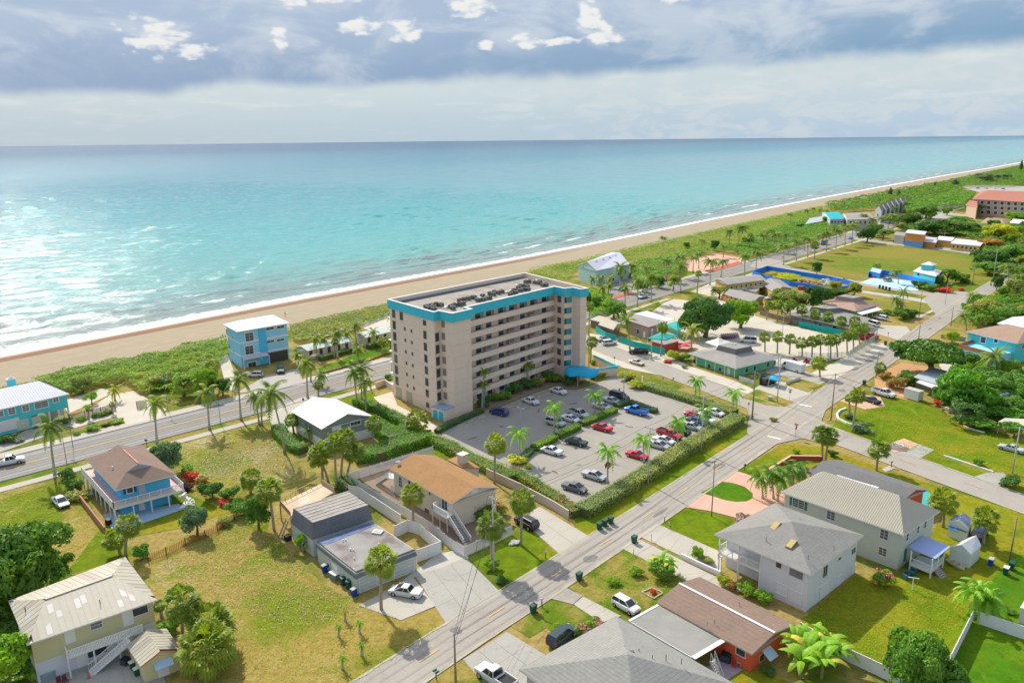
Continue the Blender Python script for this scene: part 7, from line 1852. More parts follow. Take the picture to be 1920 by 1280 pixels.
for b,l in (((1124,993),'left one of the three dark green bins by the street'),((1134,987),'middle one of the three dark green bins by the street'),((1145,982),'right one of the three dark green bins by the street'),((1189,1018),'lone dark green bin at the mouth of the twin drives'),((1086,1088),'lone dark green bin on the lawn edge opposite the cream house'),((1000,1149),'dark green bin beside the white mailbox'),
    ((1620,722),'dark green bin behind the white pickup'),((1660,647),'dark bin beside the red pickup drive'),((1885,1077),'green bin with white lid beside the leaning pole, nearer one'),((1896,1068),'green bin behind the other one beside the leaning pole'),((1692,524),'bin') ):
 if l =='bin': continue
 cart(b,l,CG,CW if 'white lid' in l else None,45,s=1.15)
for k,b in enumerate(((1649,541),(1655,542.5),(1661,544),(1667.5,545.5))): cart(b,'%s from the left of the four dark bins on the far street verge' % ordi(k+1),CG,None,20,'bins on the far street verge',1.35)
cart((609,1072),'blue bin with tan lid along the shaded wall of the mansard house',CB,CT,45,s=1.1);cart((664,1117),'blue bin with tan lid at the near corner of the mansard house',CB,CT,45,s=1.1);cart((655,1103),'dark green bin lying between the blue bin and the freezer',CG,None,20,s=1.2);cart((644,1096),'dark green bin nearest the old freezer',CG,None,45,s=1.1)
cart((1857,1060),'blue bin with tan lid beside the white shed',CB,CT,45,s=1.1);cart((250,1254),'dark green bin with white lid beside the yellow shed, upper one',CG,CW,45);cart((258,1266),'dark green bin with white lid beside the yellow shed, lower one',CG,CW,45)
def boxthing(name,label,cat,b,sz,m,az=0,top=None,legs=False,z=0.0):
 e = empty(name,wz(G(*b),z),RAD(-az),label,cat);MB().box((0,0,sz[2]/2+(.15 if legs else .02)),sz).build('body',m,e)
 if top: MB().box((0,0,sz[2]+.05+(.15 if legs else 0)),(sz[0]*1.05,sz[1]*1.05,.06)).build('lid',top,e)
 return e
boxthing('freezer','old white chest freezer against the mansard house','freezer',(627,1084),(1.5,.8,.85),mat('drab_green_metal',(.16,.22,.2)),-48+90,WHITE)
boxthing('air_conditioner','black air-conditioning unit at the back of the mansard house','air conditioner',(540,1012),(.9,.9,.8),mat('black_metal',(.02,.02,.02)),45,mat('dark_vent',(.12,.12,.11)))
boxthing('utility_cabinet','small grey-green utility cabinet on the grassy corner','utility cabinet',(1444,751),(.8,.7,1.0),mat('cabinet_green',(.35,.42,.36)),30,mat('cabinet_top',(.5,.55,.5)))
boxthing('cargo_trailer','small white cargo trailer with tan top beside the white pickup','trailer',(1712,748),(3.6,2.0,2.2),WHITE,60,CT,legs=True)
boxthing('generator','black grill beside the small blue house slab','grill',(204,983),(.9,.6,.9),mat('black_metal',(.02,.02,.02)),30,mat('dark_vent',(.12,.12,.11)))
boxthing('air_conditioner','black air-conditioning unit on the patio of the coral house','air conditioner',(1361,1238),(1.1,1.1,.95),mat('dark_casing',(.05,.06,.08)),30,mat('black_metal',(.02,.02,.02)))
boxthing('garden_bench','grey slatted storage box beside the yellow house door','storage box',(87,1272),(1.6,1.3,.9),mat('blue_grey_slats',(.30,.36,.40)),20,mat('blue_grey_slats',(.30,.36,.40)))
boxthing('air_conditioner','dark unit beside the yellow shed in the shade','air conditioner',(236,1245),(.8,.8,.8),mat('dark_casing',(.05,.06,.08)),20,mat('black_metal',(.02,.02,.02)))
for b,l,m in (((1376,1250),'red folding chair on the coral house patio',mat('red_chair',(.5,.03,.03))),((1386,1246),'pale grey folding chair on the coral house patio',mat('grey_chair',(.45,.48,.52))),((113,1283),'maroon garden chair at the yellow house, left one',mat('maroon_chair',(.16,.04,.06))),((124,1280),'maroon garden chair at the yellow house, right one',mat('maroon_chair',(.16,.04,.06))),((172,930),'white garden chair below the small blue house deck',WHITE),((1350,1048),'pale chair on the balcony of the white house',WHITE)):
 z = 3.0 if 'balcony of the white' in l else 0.0
 p = G(b[0],b[1],z);e = empty('garden_chair',p,1.0,l,'chair');MB().box((0,0,.42),(.5,.5,.05)).build('seat',m,e);MB().box((0,.25,.72),(.5,.05,.6)).build('backrest',m,e)
 for q in ((-.22,-.22),(.22,-.22),(.22,.22),(-.22,.22)): MB().box((q[0],q[1],.2),(.05,.05,.4)).build('leg',m,e)
e = empty('traffic_cone',G(167,1272),0,'orange traffic cone at the foot of the yellow house stair','traffic cone');MB().lathe([(.2,.03),(.04,.7),(.02,.72)],10).build('cone',mat('cone_orange',(.7,.12,.02)),e);MB().box((0,0,.02),(.45,.45,.04)).build('base',mat('cone_orange',(.7,.12,.02)),e)
# clothes-line post, boat against the shed, umbrellas, bikes stand
e = empty('clothes_post',G(1710,1106),RAD(-20),'white T-shaped clothes-line post on the shaded lawn','clothes post');MB().box((0,0,.95),(.09,.09,1.9)).build('post',WHITE,e);MB().box((0,0,1.9),(1.4,.08,.08)).build('crossbar',WHITE,e)
def boat(b1,b2,label,m):
 A,B = G(*b1),G(*b2);d = (B-A);L = d.length;e = empty('dinghy',(A+B)/2,math.atan2(d.y,d.x),label,'boat');mb = MB();st = []
 for t,w_,h_ in ((-1,.45,.5),(-.5,.75,.48),(0,.8,.5),(.5,.6,.58),(1,.05,.72)): st.append([(t*L/2,-w_,h_),(t*L/2,-w_*.55,.05),(t*L/2,w_*.55,.05),(t*L/2,w_,h_)])
 mb.add([p for s in st for p in s],[(i*4+k,i*4+k+1,(i+1)*4+k+1,(i+1)*4+k) for i in range(4) for k in range(3)]+[(0,1,2,3)]);mb.build('hull',m,e)
 for t in (-.5,.1): MB().box((t*L/2,0,.4),(.25,1.3,.05)).build('thwart',WOOD,e)
 return e
boat((1776,1052),(1808,1070),'pale cream dinghy lying along the white shed',mat('cream_hull',(.62,.58,.44)))
def umbrella(b,top,label,m,r=1.6):
 base = G(*b);H = max(2.0,height_for(base,top));e = empty('parasol',base,0,label,'parasol');MB().tube([(0,0,0),(0,0,H)],.04,6).build('pole',WHITE,e);mb = MB();v = [(0,0,H)]+[(r*math.cos(k*math.pi/4),r*math.sin(k*math.pi/4),H-.55) for k in range(8)];mb.add(v,[(0,k+1,(k+1) % 8+1) for k in range(8)]);mb.build('canopy',m,e)
 for k in range(8): MB().seg((0,0,H-.1),(r*math.cos(k*math.pi/4),r*math.sin(k*math.pi/4),H-.6),.03,.03).build('rib',WHITE,e)
PNK = mat('pink_red_canvas',(.66,.09,.14),trans=.2);
for b,t,l in (((1276,654),645,'pink-red parasol nearest the bar hut'),((1284,657),648,'pink-red parasol in the middle of the restaurant garden'),((1292,652),643,'pink-red parasol beside the bright coconut palm')): umbrella(b,t,l,PNK)
# rows of bikes and scooters under the big tree: each a small frame with two wheels
BK = [mat('bike_red',(.5,.02,.03)),mat('bike_blue',(.02,.05,.45))]
def bike(p,az,m,label,group):
 e = empty('bicycle',p,RAD(-az),label,'bicycle',group)
 for x_ in (-.5,.5):
  mb = MB();pts = [(x_+.33*math.cos(a_),0,.34+.33*math.sin(a_)) for a_ in np.arange(11)*.6283];mb.tube(pts,.035,4,False);mb.build('wheel',mat('black_rubber',(.02,.02,.02)),e)
 MB().tube([(-.5,0,.34),(-.1,0,.85),(.4,0,.85),(.5,0,.34)],.04,5).tube([(-.1,0,.85),(0,0,.35),(.4,0,.85)],.04,5).build('frame',m,e);MB().box((-.12,0,.95),(.28,.16,.07)).build('saddle',mat('black_rubber',(.02,.02,.02)),e);MB().box((.42,0,1.0),(.06,.55,.05)).build('handlebar',GALV,e);MB().box((-.45,0,.72),(.3,.3,.22)).build('basket',m,e)
k_ = 0
for row in range(3):
 for i in range(9):
  p = G(1352+i*3.6+row*1.5,631.5+row*2.6-i*.3);k_ += 1
  bike(p,130,BK[(i // 2+row) % 2],'%s bicycle from the left in the %s rank beside the big dark tree' % (ordi(i+1),['back','middle','front'][row]),'bicycles racked by the big tree')
# debris and skips in the blue-walled lot
r = random.Random(8)
for k in range(14):
 p = G(1503+r.uniform(0,78),528+r.uniform(-1,9));e = empty('rubble_pile',p,r.uniform(0,3),'%s debris heap from the left inside the blue-walled lot' % ordi(k+1),'debris','debris in the blue-walled lot')
 mb = MB()
 for q in range(14): mb.box((r.uniform(-1.8,1.8),r.uniform(-1.5,1.5),r.uniform(.2,1.4)),(r.uniform(.3,2.2),r.uniform(.1,.5),r.uniform(.05,.5)),M=Matrix.Rotation(r.uniform(0,3),3,'Z') @ Matrix.Rotation(r.uniform(-.4,.4),3,'X'))
 mb.build('rubble',(mat('tan_lumber',(.50,.33,.17),var=.3),mat('white_rubble',(.6,.58,.55),var=.2),mat('dark_debris',(.10,.06,.05),var=.4))[k % 3],e)
# planters and the orange carts by the sabals
for b,l in (((1489,678),'red ride-on mower beside the lower sabal row'),((1512,680),'small red cart beside the chain fence')):
 e = empty('garden_cart',G(*b),.5,l,'garden cart');MB().box((0,0,.55),(1.5,.8,.45)).build('body',mat('bike_red',(.5,.02,.03)),e)
 for q in ((-.5,.45),(.5,.45),(-.5,-.45),(.5,-.45)): MB().tube([(q[0],q[1]-.06,.22),(q[0],q[1]+.06,.22)],.22,10).build('wheel',mat('black_rubber',(.02,.02,.02)),e)
 MB().box((-.2,0,.95),(.5,.5,.4)).build('seat',mat('black_metal',(.02,.02,.02)),e)
# the white emblem painted on the pink drive: plain ring
ec = wz(G(1683,835),.11);mb = MB()
for k in range(24):
 a0_,a1_ = k*math.pi/12,(k+1)*math.pi/12
 mb.quad(ec+Vector((math.cos(a0_)*.9,math.sin(a0_)*.9,0)),ec+Vector((math.cos(a0_)*1.15,math.sin(a0_)*1.15,0)),ec+Vector((math.cos(a1_)*1.15,math.sin(a1_)*1.15,0)),ec+Vector((math.cos(a1_)*.9,math.sin(a1_)*.9,0)))
mb.quad(ec+Vector((-.5,-.25,0)),ec+Vector((.5,-.25,0)),ec+Vector((.35,.3,0)),ec+Vector((-.35,.3,0)));o = mb.build('painted_emblem',WHITE);o['kind'] = 'structure'
# faded bay lines of the parking lot
def bays(p0,p1,n,L,side,m=YEL):
 A,B = G(*p0),G(*p1);d = (B-A).normalized();nrm_ = Vector((d.y,-d.x,0))*side
 for k in range(n+1):
  q = A.lerp(B,k/n);mb = MB();w_ = d*.05;mb.quad(q-w_,q+w_,q+w_+nrm_*L,q-w_+nrm_*L);mb.v = [(v[0],v[1],.10+k*.0001+p0[0]*1e-6) for v in mb.v]
  o = mb.build('bay_line',m);o['kind'] = 'structure'
FY = mat('faded_yellow_paint',(.50,.43,.27),var=.15)
bays((860,800),(1040,733),11,4.6,1,FY);bays((1012,842),(1150,790),8,4.6,1,FY);bays((1090,925),(1330,790),13,4.6,-1,FY)
def stops(p0,p1,n):
 A,B = G(*p0),G(*p1);d = (B-A).normalized()
 for k in range(n):
  q = A.lerp(B,(k+.5)/n);o = MB().seg(wz(q-d*.8,.14),wz(q+d*.8,.14),.18,.14).build('wheel_stop',mat('yellowish_wheel_stop',(.62,.50,.28)));tag(o,'%s wheel stop from the left along the tower beds' % ordi(k+1),'wheel stop','wheel stops in the tower parking')
stops((852,802),(1035,735),10)
# person walking on the beach
def person(b,label,az,shirt,skin=(.42,.25,.17)):
 base = G(b[0],b[1],-.5);base.z =-.45;e = empty('person',base,RAD(-az),label,'person',scale=1.0)
 me = bpy.data.meshes.new('body');V = [(0,0,.95),(0,0,1.15),(0,0,1.40),(0,0,1.52),(0,.02,1.66),(.09,0,.9),(.10,.12,.5),(.10,.05,.06),(.10,.18,.03),(-.09,0,.9),(-.10,-.10,.5),(-.10,-.28,.10),(-.10,-.16,.04),(.19,0,1.40),(.25,-.05,1.12),(.24,.08,.88),(-.19,0,1.40),(-.25,.05,1.12),(-.24,.22,.92)]
 Ed = [(0,1),(1,2),(2,3),(3,4),(0,5),(5,6),(6,7),(7,8),(0,9),(9,10),(10,11),(11,12),(2,13),(13,14),(14,15),(2,16),(16,17),(17,18)]
 me.from_pydata(V,Ed,[]);o = bpy.data.objects.new('body',me);COL.objects.link(o);o.parent = e;sk = o.modifiers.new('Skin','SKIN');RR = [.13,.12,.14,.055,.105,.085,.06,.04,.035,.085,.06,.04,.035,.06,.042,.03,.06,.042,.03]
 for i,v in enumerate(me.skin_vertices[0].data): v.radius = (RR[i],RR[i]);v.use_root = (i ==0)
 sb = o.modifiers.new('Sub','SUBSURF');sb.levels = 1;sb.render_levels = 1;me.materials.append(mat('skin_tone',skin,var=.03))
 MB().lathe([(.16,.98),(.155,1.2),(.185,1.4),(.11,1.47)],10).build('shirt',shirt,e,True);MB().lathe([(.17,.72),(.16,.9),(.155,1.0)],10).build('shorts',shirt,e,True);MB().lathe([(.09,1.63),(.118,1.70),(.09,1.78),(.02,1.8)],8).build('hair',mat('dark_hair',(.05,.03,.02)),e,True)
person((535,594),'person in a reddish shirt walking on the beach behind the blue house',40,mat('reddish_cloth',(.55,.10,.06)))
# ================================================================== vehicles
TYRE = mat('tyre_rubber',(.02,.02,.02),rough=.9);RIM = mat('alloy_rim',(.45,.45,.46),rough=.35,metal=.7,var=.02);LAMPW = mat('headlamp',(.7,.72,.72),rough=.15,spec=.8);LAMPR = mat('tail_lamp',(.45,.01,.01),rough=.25);CGL = mat('car_glass',(.02,.025,.03),rough=.06,spec=.9,var=.02);TRIM = mat('black_trim',(.025,.025,.025),rough=.7)
def carpaint(name,col,metal=.0): return mat('paint_'+name,col,rough=.28,var=.015,spec=.6,metal=metal,fine=40)
PT = {k: carpaint(k,c_) for k,c_ in dict(white=(.72,.73,.74),silver=(.44,.45,.46),pearl=(.58,.58,.56),black=(.015,.015,.018),navy=(.02,.05,.18),red=(.55,.015,.03),blue=(.03,.22,.72),grey=(.13,.14,.155),dgreen=(.02,.05,.055),cream=(.52,.48,.38),teal=(.02,.12,.12)).items()}
wheel_me = {}
def wheel_parts(R,wd):
 key = (R,wd)
 if key not in wheel_me:
  t = MB().tube([(0,-wd/2,0),(0,wd/2,0)],R,16).mesh('tyre',True);t.materials.append(TYRE)
  rm_ = MB().lathe([(R*.62,0),(R*.60,.02),(.05,.035),(.02,.035)],10).mesh('rim');rm_.materials.append(RIM);wheel_me[key] = (t,rm_)
 return wheel_me[key]
def make_car(kind):
 P = dict(
  sedan=dict(L=4.75,W=1.82,H=1.44,z0=.22,belt=.92,hood=.80,trunk=.95,cab=(-.20,.30),roof=(-.115,.10),R=.33),
  hatch=dict(L=4.05,W=1.72,H=1.50,z0=.22,belt=.92,hood=.86,trunk=.93,cab=(-.485,.28),roof=(-.40,.10),R=.31),
  suv=dict(L=4.65,W=1.88,H=1.70,z0=.28,belt=1.06,hood=.99,trunk=1.06,cab=(-.485,.25),roof=(-.42,.10),R=.36),
  bigsuv=dict(L=5.1,W=1.98,H=1.88,z0=.32,belt=1.15,hood=1.10,trunk=1.15,cab=(-.49,.26),roof=(-.46,.13),R=.39),
  pickup=dict(L=5.7,W=1.98,H=1.88,z0=.36,belt=1.15,hood=1.10,trunk=1.10,cab=(-.08,.25),roof=(-.05,.14),R=.40),
  van=dict(L=6.6,W=2.05,H=2.55,z0=.30,belt=1.35,hood=1.15,trunk=2.4,cab=(.20,.44),roof=(.2,.33),R=.37),
  minivan=dict(L=5.0,W=1.92,H=1.98,z0=.28,belt=1.10,hood=1.02,trunk=1.1,cab=(-.49,.30),roof=(-.47,.16),R=.35),
  coupe=dict(L=4.6,W=1.84,H=1.34,z0=.2,belt=.86,hood=.78,trunk=.88,cab=(-.22,.20),roof=(-.13,.04),R=.33))[kind]
 L,W,H,z0,belt = P['L'],P['W'],P['H'],P['z0'],P['belt'];hw = W/2;e = empty(kind+'_proto',(0,0,0))
 # lower body lofted along x: (t, top height, half width, bottom)
 ct0,ct1 = P['cab']
 if kind =='van': st = [(-.5,2.42,.93,z0+.1),(-.49,2.5,.97,z0),(-.2,2.55,1,z0),(.2,2.52,1,z0),(.30,2.40,.98,z0),(.41,1.45,.97,z0),(.47,1.15,.92,z0),(.5,.85,.8,z0+.15)]
 else: st = [(-.5,P['trunk']*.80,.80,z0+.18),(-.485,P['trunk']*.97,.90,z0+.06),(-.40,P['trunk'],.97,z0),(ct0 if ct0 >-.4 else -.35,belt,1,z0),(0,belt,1,z0),(ct1,belt,1,z0),(.38,P['hood'],.97,z0),(.465,P['hood']*.92,.90,z0+.03),(.5,P['hood']*.68,.76,z0+.14)]
 vs = [];fs = [];m_ = 8
 for t,zt,wf,zb in st:
  x = t*L;w_ = hw*wf;zm = zb+(zt-zb)*.55
  vs += [(x,-w_*.90,zb),(x,-w_,zm),(x,-w_*.965,zt-.06),(x,-w_*.86,zt),(x,w_*.86,zt),(x,w_*.965,zt-.06),(x,w_,zm),(x,w_*.90,zb)]
 for i in range(len(st)-1):
  for k in range(m_): k2 = (k+1) % m_;fs.append((i*m_+k,(i+1)*m_+k,(i+1)*m_+k2,i*m_+k2))
 fs += [tuple(reversed(range(m_))),tuple((len(st)-1)*m_+k for k in range(m_))]
 body = MB().add(vs,fs)
 if kind != 'van':
  # cabin: roof and pillars in paint, glass between
  rb0,rb1 = P['roof'];x0,x1 = ct0*L,ct1*L;r0_,r1_ = rb0*L,rb1*L;wb = hw*.86;wr = hw*.70;zr = H
  B = [Vector((x0,-wb,belt)),Vector((x1,-wb*.97,belt)),Vector((x1,wb*.97,belt)),Vector((x0,wb,belt))]
  Rr = [Vector((r0_,-wr,zr-.05)),Vector((r1_,-wr,zr-.05)),Vector((r1_,wr,zr-.05)),Vector((r0_,wr,zr-.05))]
  body.add(Rr+[Vector((r0_*.95+.02,-wr*.85,zr)),Vector((r1_*.9,-wr*.85,zr)),Vector((r1_*.9,wr*.85,zr)),Vector((r0_*.95+.02,wr*.85,zr))],((0,1,5,4),(1,2,6,5),(2,3,7,6),(3,0,4,7),(4,5,6,7)))
  for i in range(4): body.seg(B[i],Rr[i],.09,.07)
  body.seg((B[0]+B[1])/2+Vector((-.1,0,0)),(Rr[0]+Rr[1])/2+Vector((-.05,0,0)),.09,.05);body.seg((B[2]+B[3])/2+Vector((-.1,0,0)),(Rr[2]+Rr[3])/2+Vector((-.05,0,0)),.09,.05)
  def g(a,b,c_,d_,nm):
   MB().quad(a,b,c_,d_).build(nm,CGL,e)
  g(B[1],B[2],Rr[2],Rr[1],'windshield');g(B[3],B[0],Rr[0],Rr[3],'rear_window');g(B[0],B[1],Rr[1],Rr[0],'side_window');g(B[2],B[3],Rr[3],Rr[2],'side_window')
  if kind =='pickup':
   MB().box((-.30*L,0,1.12),(L*.335,W*.78,.05)).build('bed_floor',TRIM,e)
   for q in (-1,1): body.box((-.295*L,q*hw*.87,1.24),(L*.37,.12,.24))
   body.box((-.485*L,0,1.24),(.1,W*.8,.24))
 else:
  MB().quad((.415*L,-.85,1.42),(.415*L,.85,1.42),(.305*L,.80,2.36),(.305*L,-.80,2.36)).build('windshield',CGL,e)
  for q in (-1,1): MB().quad((.40*L,q*hw*1.004,1.4),(.24*L,q*hw*1.004,1.4),(.24*L,q*hw*1.004,2.1),(.31*L,q*hw*1.004,2.1)).build('side_window',CGL,e)
 for q in (-1,1): body.box((ct1*L*.92,q*(hw+.08),belt+.08),(.12,.18,.12))
 b_ = body.build('body',PT['white'],e);
 t_,rm_ = wheel_parts(P['R'],.22)
 for x in (-.31,.315):
  for q in (-1,1):
   w_ = linkobj('wheel',MB().tube([(0,-.04,0),(0,.04,0)],.08,6).mesh('hub'),e,None,(x*L,q*(hw-.10),P['R']));w_.data.materials.append(TRIM)
   linkobj('tyre',t_,w_);linkobj('rim',rm_,w_,None,(0,q*.11,0),(-q*math.pi/2,0,0))
 zl_ = (P['hood'] if kind != 'van' else 1.1)*.78
 for q in (-1,1):
  MB().box((.478*L,q*hw*.66,zl_),(.14,.32,.14)).build('headlight',LAMPW,e);MB().box((-.49*L,q*hw*.72,(P['trunk'] if kind != 'van' else 1.4)*.82),(.10,.26,.16 if kind in ('sedan','coupe') else .34)).build('tail_light',LAMPR,e)
 MB().box((.497*L,0,z0+.18),(.06,W*.7,.16)).build('grille',TRIM,e)
 return e
CARS = {}
def car(kind,rear,front,colr,label,group=None,cat='car',roofm=None,extra=None):
 A,B = G(*rear),G(*front);d = B-A;c_ = (A+B)/2
 if kind not in CARS: CARS[kind] = [make_car(kind),False]
 pr = CARS[kind]
 o = pr[0] if not pr[1] else copy_tree(pr[0]);pr[1] = True
 o.name = {'pickup': 'pickup_truck','van': 'delivery_van','minivan': 'minivan','suv': 'parked_suv','bigsuv': 'parked_suv'}.get(kind,'parked_car')
 o.location = wz(c_,.09 if 970 < rear[0] < 1360 and rear[1] > 700 else .05);o.rotation_euler = (0,0,math.atan2(d.y,d.x))
 for ch in o.children:
  if ch.name.split('.')[0]=='body': ch.material_slots[0].link = 'OBJECT';ch.material_slots[0].material = PT[colr]
 if extra: extra(o)
 for k in ('label','category','group'):
  if k in o: del o[k]
 return tag(o,label,cat,group)
PG = 'cars parked at the tower'
car('sedan',(1010,761),(980,751),'white','white sedan nose-in at the shaded beds, left of two',PG);car('sedan',(1060,741),(1034,733),'white','white sedan nose-in at the shaded beds, right of two',PG)
car('suv',(954,782),(918,773),'navy','dark blue SUV at the near end of the shaded beds',PG,'suv')
car('suv',(1026,793),(1058,802),'silver','silver SUV against the inner hedge, in the shade',PG,'suv');car('sedan',(1056,785),(1084,794),'white','white car squeezed between the silver SUV and silver pickup',PG)
car('pickup',(1068,776),(1102,787),'silver','silver pickup in the shade beside the white car',PG,'pickup');car('sedan',(1113,762),(1144,771),'pearl','pale car half under the inner-hedge palm',PG);car('sedan',(1133,751),(1161,760),'silver','silver-white car near the end of the inner hedge',PG)
car('bigsuv',(1146,744),(1177,753),'black','black van-like SUV at the top end of the inner hedge',PG,'suv');car('pickup',(1214,781),(1172,770),'blue','bright blue crew-cab pickup in the sunlit parking',PG,'pickup')
car('sedan',(1147,811),(1110,801),'red','red sedan parked against the inner hedge in the sun',PG);car('sedan',(1100,838),(1061,829),'dgreen','very dark green sedan next to the red one',PG);car('sedan',(1053,855),(1016,845),'white','white sedan at the near end of the inner hedge',PG)
car('sedan',(1097,892),(1131,902),'silver','silver sedan by the outer hedge behind the palm',PG);car('sedan',(1059,914),(1096,925),'grey','dark grey sedan at the lowest corner of the parking',PG);car('coupe',(1177,853),(1212,863),'red','red coupe against the outer hedge, alone',PG)
car('sedan',(1219,835),(1251,844),'silver','silver-white sedan against the outer hedge, nearer one',PG);car('sedan',(1228,826),(1261,835),'white','white sedan against the outer hedge, farther one',PG);car('pickup',(1239,815),(1272,825),'red','red pickup half behind the hedge palm',PG,'pickup')
car('suv',(1262,808),(1290,817),'black','black SUV hidden between the outer-hedge palms',PG,'suv');car('sedan',(1283,800),(1311,808),'silver','grey-silver sedan near the upper end of the outer hedge',PG);car('sedan',(1293,790),(1318,798),'navy','navy sedan near the upper end of the outer hedge',PG)
car('suv',(1310,787),(1336,796),'white','white SUV by the hedge pole',PG,'suv');car('coupe',(1290,779),(1312,786),'red','small pinkish red car partly behind palm leaves',PG);car('sedan',(1328,774),(1351,781),'white','white car tucked in the top corner of the hedge',PG)
car('coupe',(1180,679),(1208,687),'cream','cream convertible-style car driving on the side street',cat='car');car('pickup',(1211,664),(1184,663),'black','black pickup parked by the teal fence',cat='pickup');car('suv',(1130,648),(1154,645),'white','white compact SUV parked beside the tower side street',cat='suv');car('sedan',(1119,641),(1142,637),'silver','silver sedan behind the white compact SUV')
car('pickup',(1214,556),(1196,562),'pearl','pale utility pickup driving on the beach road',cat='pickup');car('pickup',(-10,876),(42,866),'white','white pickup on the beach road at the left edge',cat='pickup');car('sedan',(104,936),(125,956),'silver','silver-white sedan parked on the grass, left')
car('sedan',(795,1121),(728,1109),'pearl','pale gold-silver sedan on the concrete drive with dark sunroof');car('hatch',(1152,1129),(1195,1154),'white','white hatchback on the slab beside the flat carport roof');car('suv',(1036,1215),(1070,1186),'dgreen','dark green-black SUV half under the big grey roof',cat='suv')
car('pickup',(955,1296),(905,1262),'pearl','pale pickup with black bed at the bottom edge',cat='pickup');car('suv',(1010,999),(965,974),'black','black SUV on the drive of the cream house',cat='suv');car('pickup',(526,688),(527,706),'teal','dark teal pickup in front of the open garage',cat='pickup')
car('hatch',(490,706),(468,706),'white','white and blue buggy beside the blue beach house');car('van',(1507,701),(1466,689),'white','long white high-roofed van beside the mint green house',cat='van');car('suv',(1432,722),(1448,718),'black','black SUV behind the green bin screen',cat='suv')
car('minivan',(1416,643),(1389,641),'white','white van alone on the white sand lot',cat='van');car('pickup',(1632,735),(1681,749),'white','white pickup beside the cargo trailer',cat='pickup');car('coupe',(1644,758),(1622,750),'black','black sports car behind the junction palm');car('coupe',(1918,851),(1873,839),'silver','silver convertible with blue top at the right edge')
car('minivan',(1650,615),(1622,607),'white','white van nearest the camera on the pink-roofed house drive',cat='van');car('suv',(1663,602),(1640,597),'white','white SUV behind the white van',cat='suv');car('sedan',(1688,585),(1708,592),'silver','silver car among bushes beyond the pink-roofed house');car('pickup',(1619,636),(1640,635),'red','red pickup at the end of the sabal rows',cat='pickup')
car('coupe',(1570,619),(1590,619),'red','red car behind the teal fence');car('coupe',(1637,521),(1653,520),'red','red coupe on pale blue paving by the blue wall');car('suv',(1657,529),(1672,526),'silver','silver SUV on pale blue paving',cat='suv')
MG = 'cars in front of the orange motel'
for x0,x1,y_,c_,k_,l_ in ((1675,1690,455,'black','suv','black SUV leftmost in front of the orange motel'),(1699,1709,456,'white','suv','white SUV second from the left at the orange motel'),(1707,1720,458,'white','sedan','white sedan in the middle at the orange motel'),(1728,1743,461,'red','coupe','red car in front of the orange motel'),(1744,1757,462,'grey','suv','dark grey SUV rightmost at the orange motel')): car(k_,(x0,y_),(x1,y_+1.5),c_,l_,MG)
car('sedan',(1436,562),(1452,560),'white','white car in the yellow motel court');car('hatch',(1499,543),(1510,543),'red','red car beside the blue-walled lot');car('van',(1553,456),(1536,461),'teal','dark green truck on the far beach road',cat='truck');car('sedan',(1600,447),(1590,450),'blue','blue car on the far beach road');car('suv',(1832,1012),(1838,1002),'navy','dark blue SUV behind the white shed',cat='suv')
car('sedan',(1160,548),(1172,541),'navy','navy car beside the aqua beach house');car('sedan',(1552,546),(1566,548),'white','white car in front of the blue wall corner')
# beach-side far cars
for k in range(5): car('sedan',(1812+k*16,353+k*.4),(1822+k*16,354+k*.4),['white','grey','silver','white','navy'][k],'%s from the left of the tiny cars in the far car park' % ordi(k+1),'cars in the far car park')
# ================================================================== trees, palms, hedges
def palms(group,phrase,kind,items,**kw):
 """ordinal labels from left to right inside one named row"""
 its = sorted(items,key=lambda t: t[0][0])
 for k,it in enumerate(its):
  opts = dict(kw);
  if len(it) > 2: opts.update(it[2])
  kk = opts.pop('kind',kind);lb = opts.pop('label',None) or '%s from the left of %s' % (ordi(k+1),phrase)
  palm(kk,it[0],it[1],lb,group,**opts)
palms('palms on the near verge of the beach road','the tall palms on the near road verge','r',[((103,890),(92,800)),((295,832),(290,757)),((393,805),(388,735)),((452,787),(447,712)),((577,746),(575,680))])
palms('leaning coconuts by the beach road','the slender coconuts at the sandy lot corner','c',[((486,796),(478,745)),((491,797),(493,743)),((534,850),(508,736))])
palm('c',(670,762),(662,697),'tall coconut palm beside the tower garden, left of two');palm('c',(687,772),(685,716),'tall coconut palm beside the tower garden, right of two');palm('c',(679,760),(677,690),'coconut palm just behind the pair beside the tower garden')
palms('palms on the seaward side','the seaward roadside palms left of the tower','r',[((395,728),(390,682),dict(kind='c')),((595,672),(591,635)),((583,716),(583,689),dict(kind='s',scale=.9)),((627,672),(628,641),dict(kind='s',scale=.9)),((633,672),(632,624)),((668,645),(666,610)),((672,676),(672,654)),((742,620),(736,590)),((608,662),(606,636),dict(kind='c')),((650,652),(651,625),dict(kind='c')),((699,650),(700,622),dict(kind='c')),((560,690),(558,664),dict(kind='c')),((717,662),(716,640),dict(kind='s',scale=1.0)),((735,655),(732,640))])
palm('s',(597,742),(597,722),'small double sabal beside the beach road verge',scale=.9);palm('c',(602,725),(602,703),'short coconut palm between the road palms and the cottages',scale=.8)
palm('c',(216,752),(214,731),'young coconut palm in the scrub behind the slatted fence',scale=.8,fmat=M_COCO_Y);palm('s',(211,775),(210,758),'small fan palm on the slatted fence end',scale=.5)
palm('s',(166,786),(166,766),'young bright palm by the brown slatted fence',scale=.6,fmat=M_TREE_L)
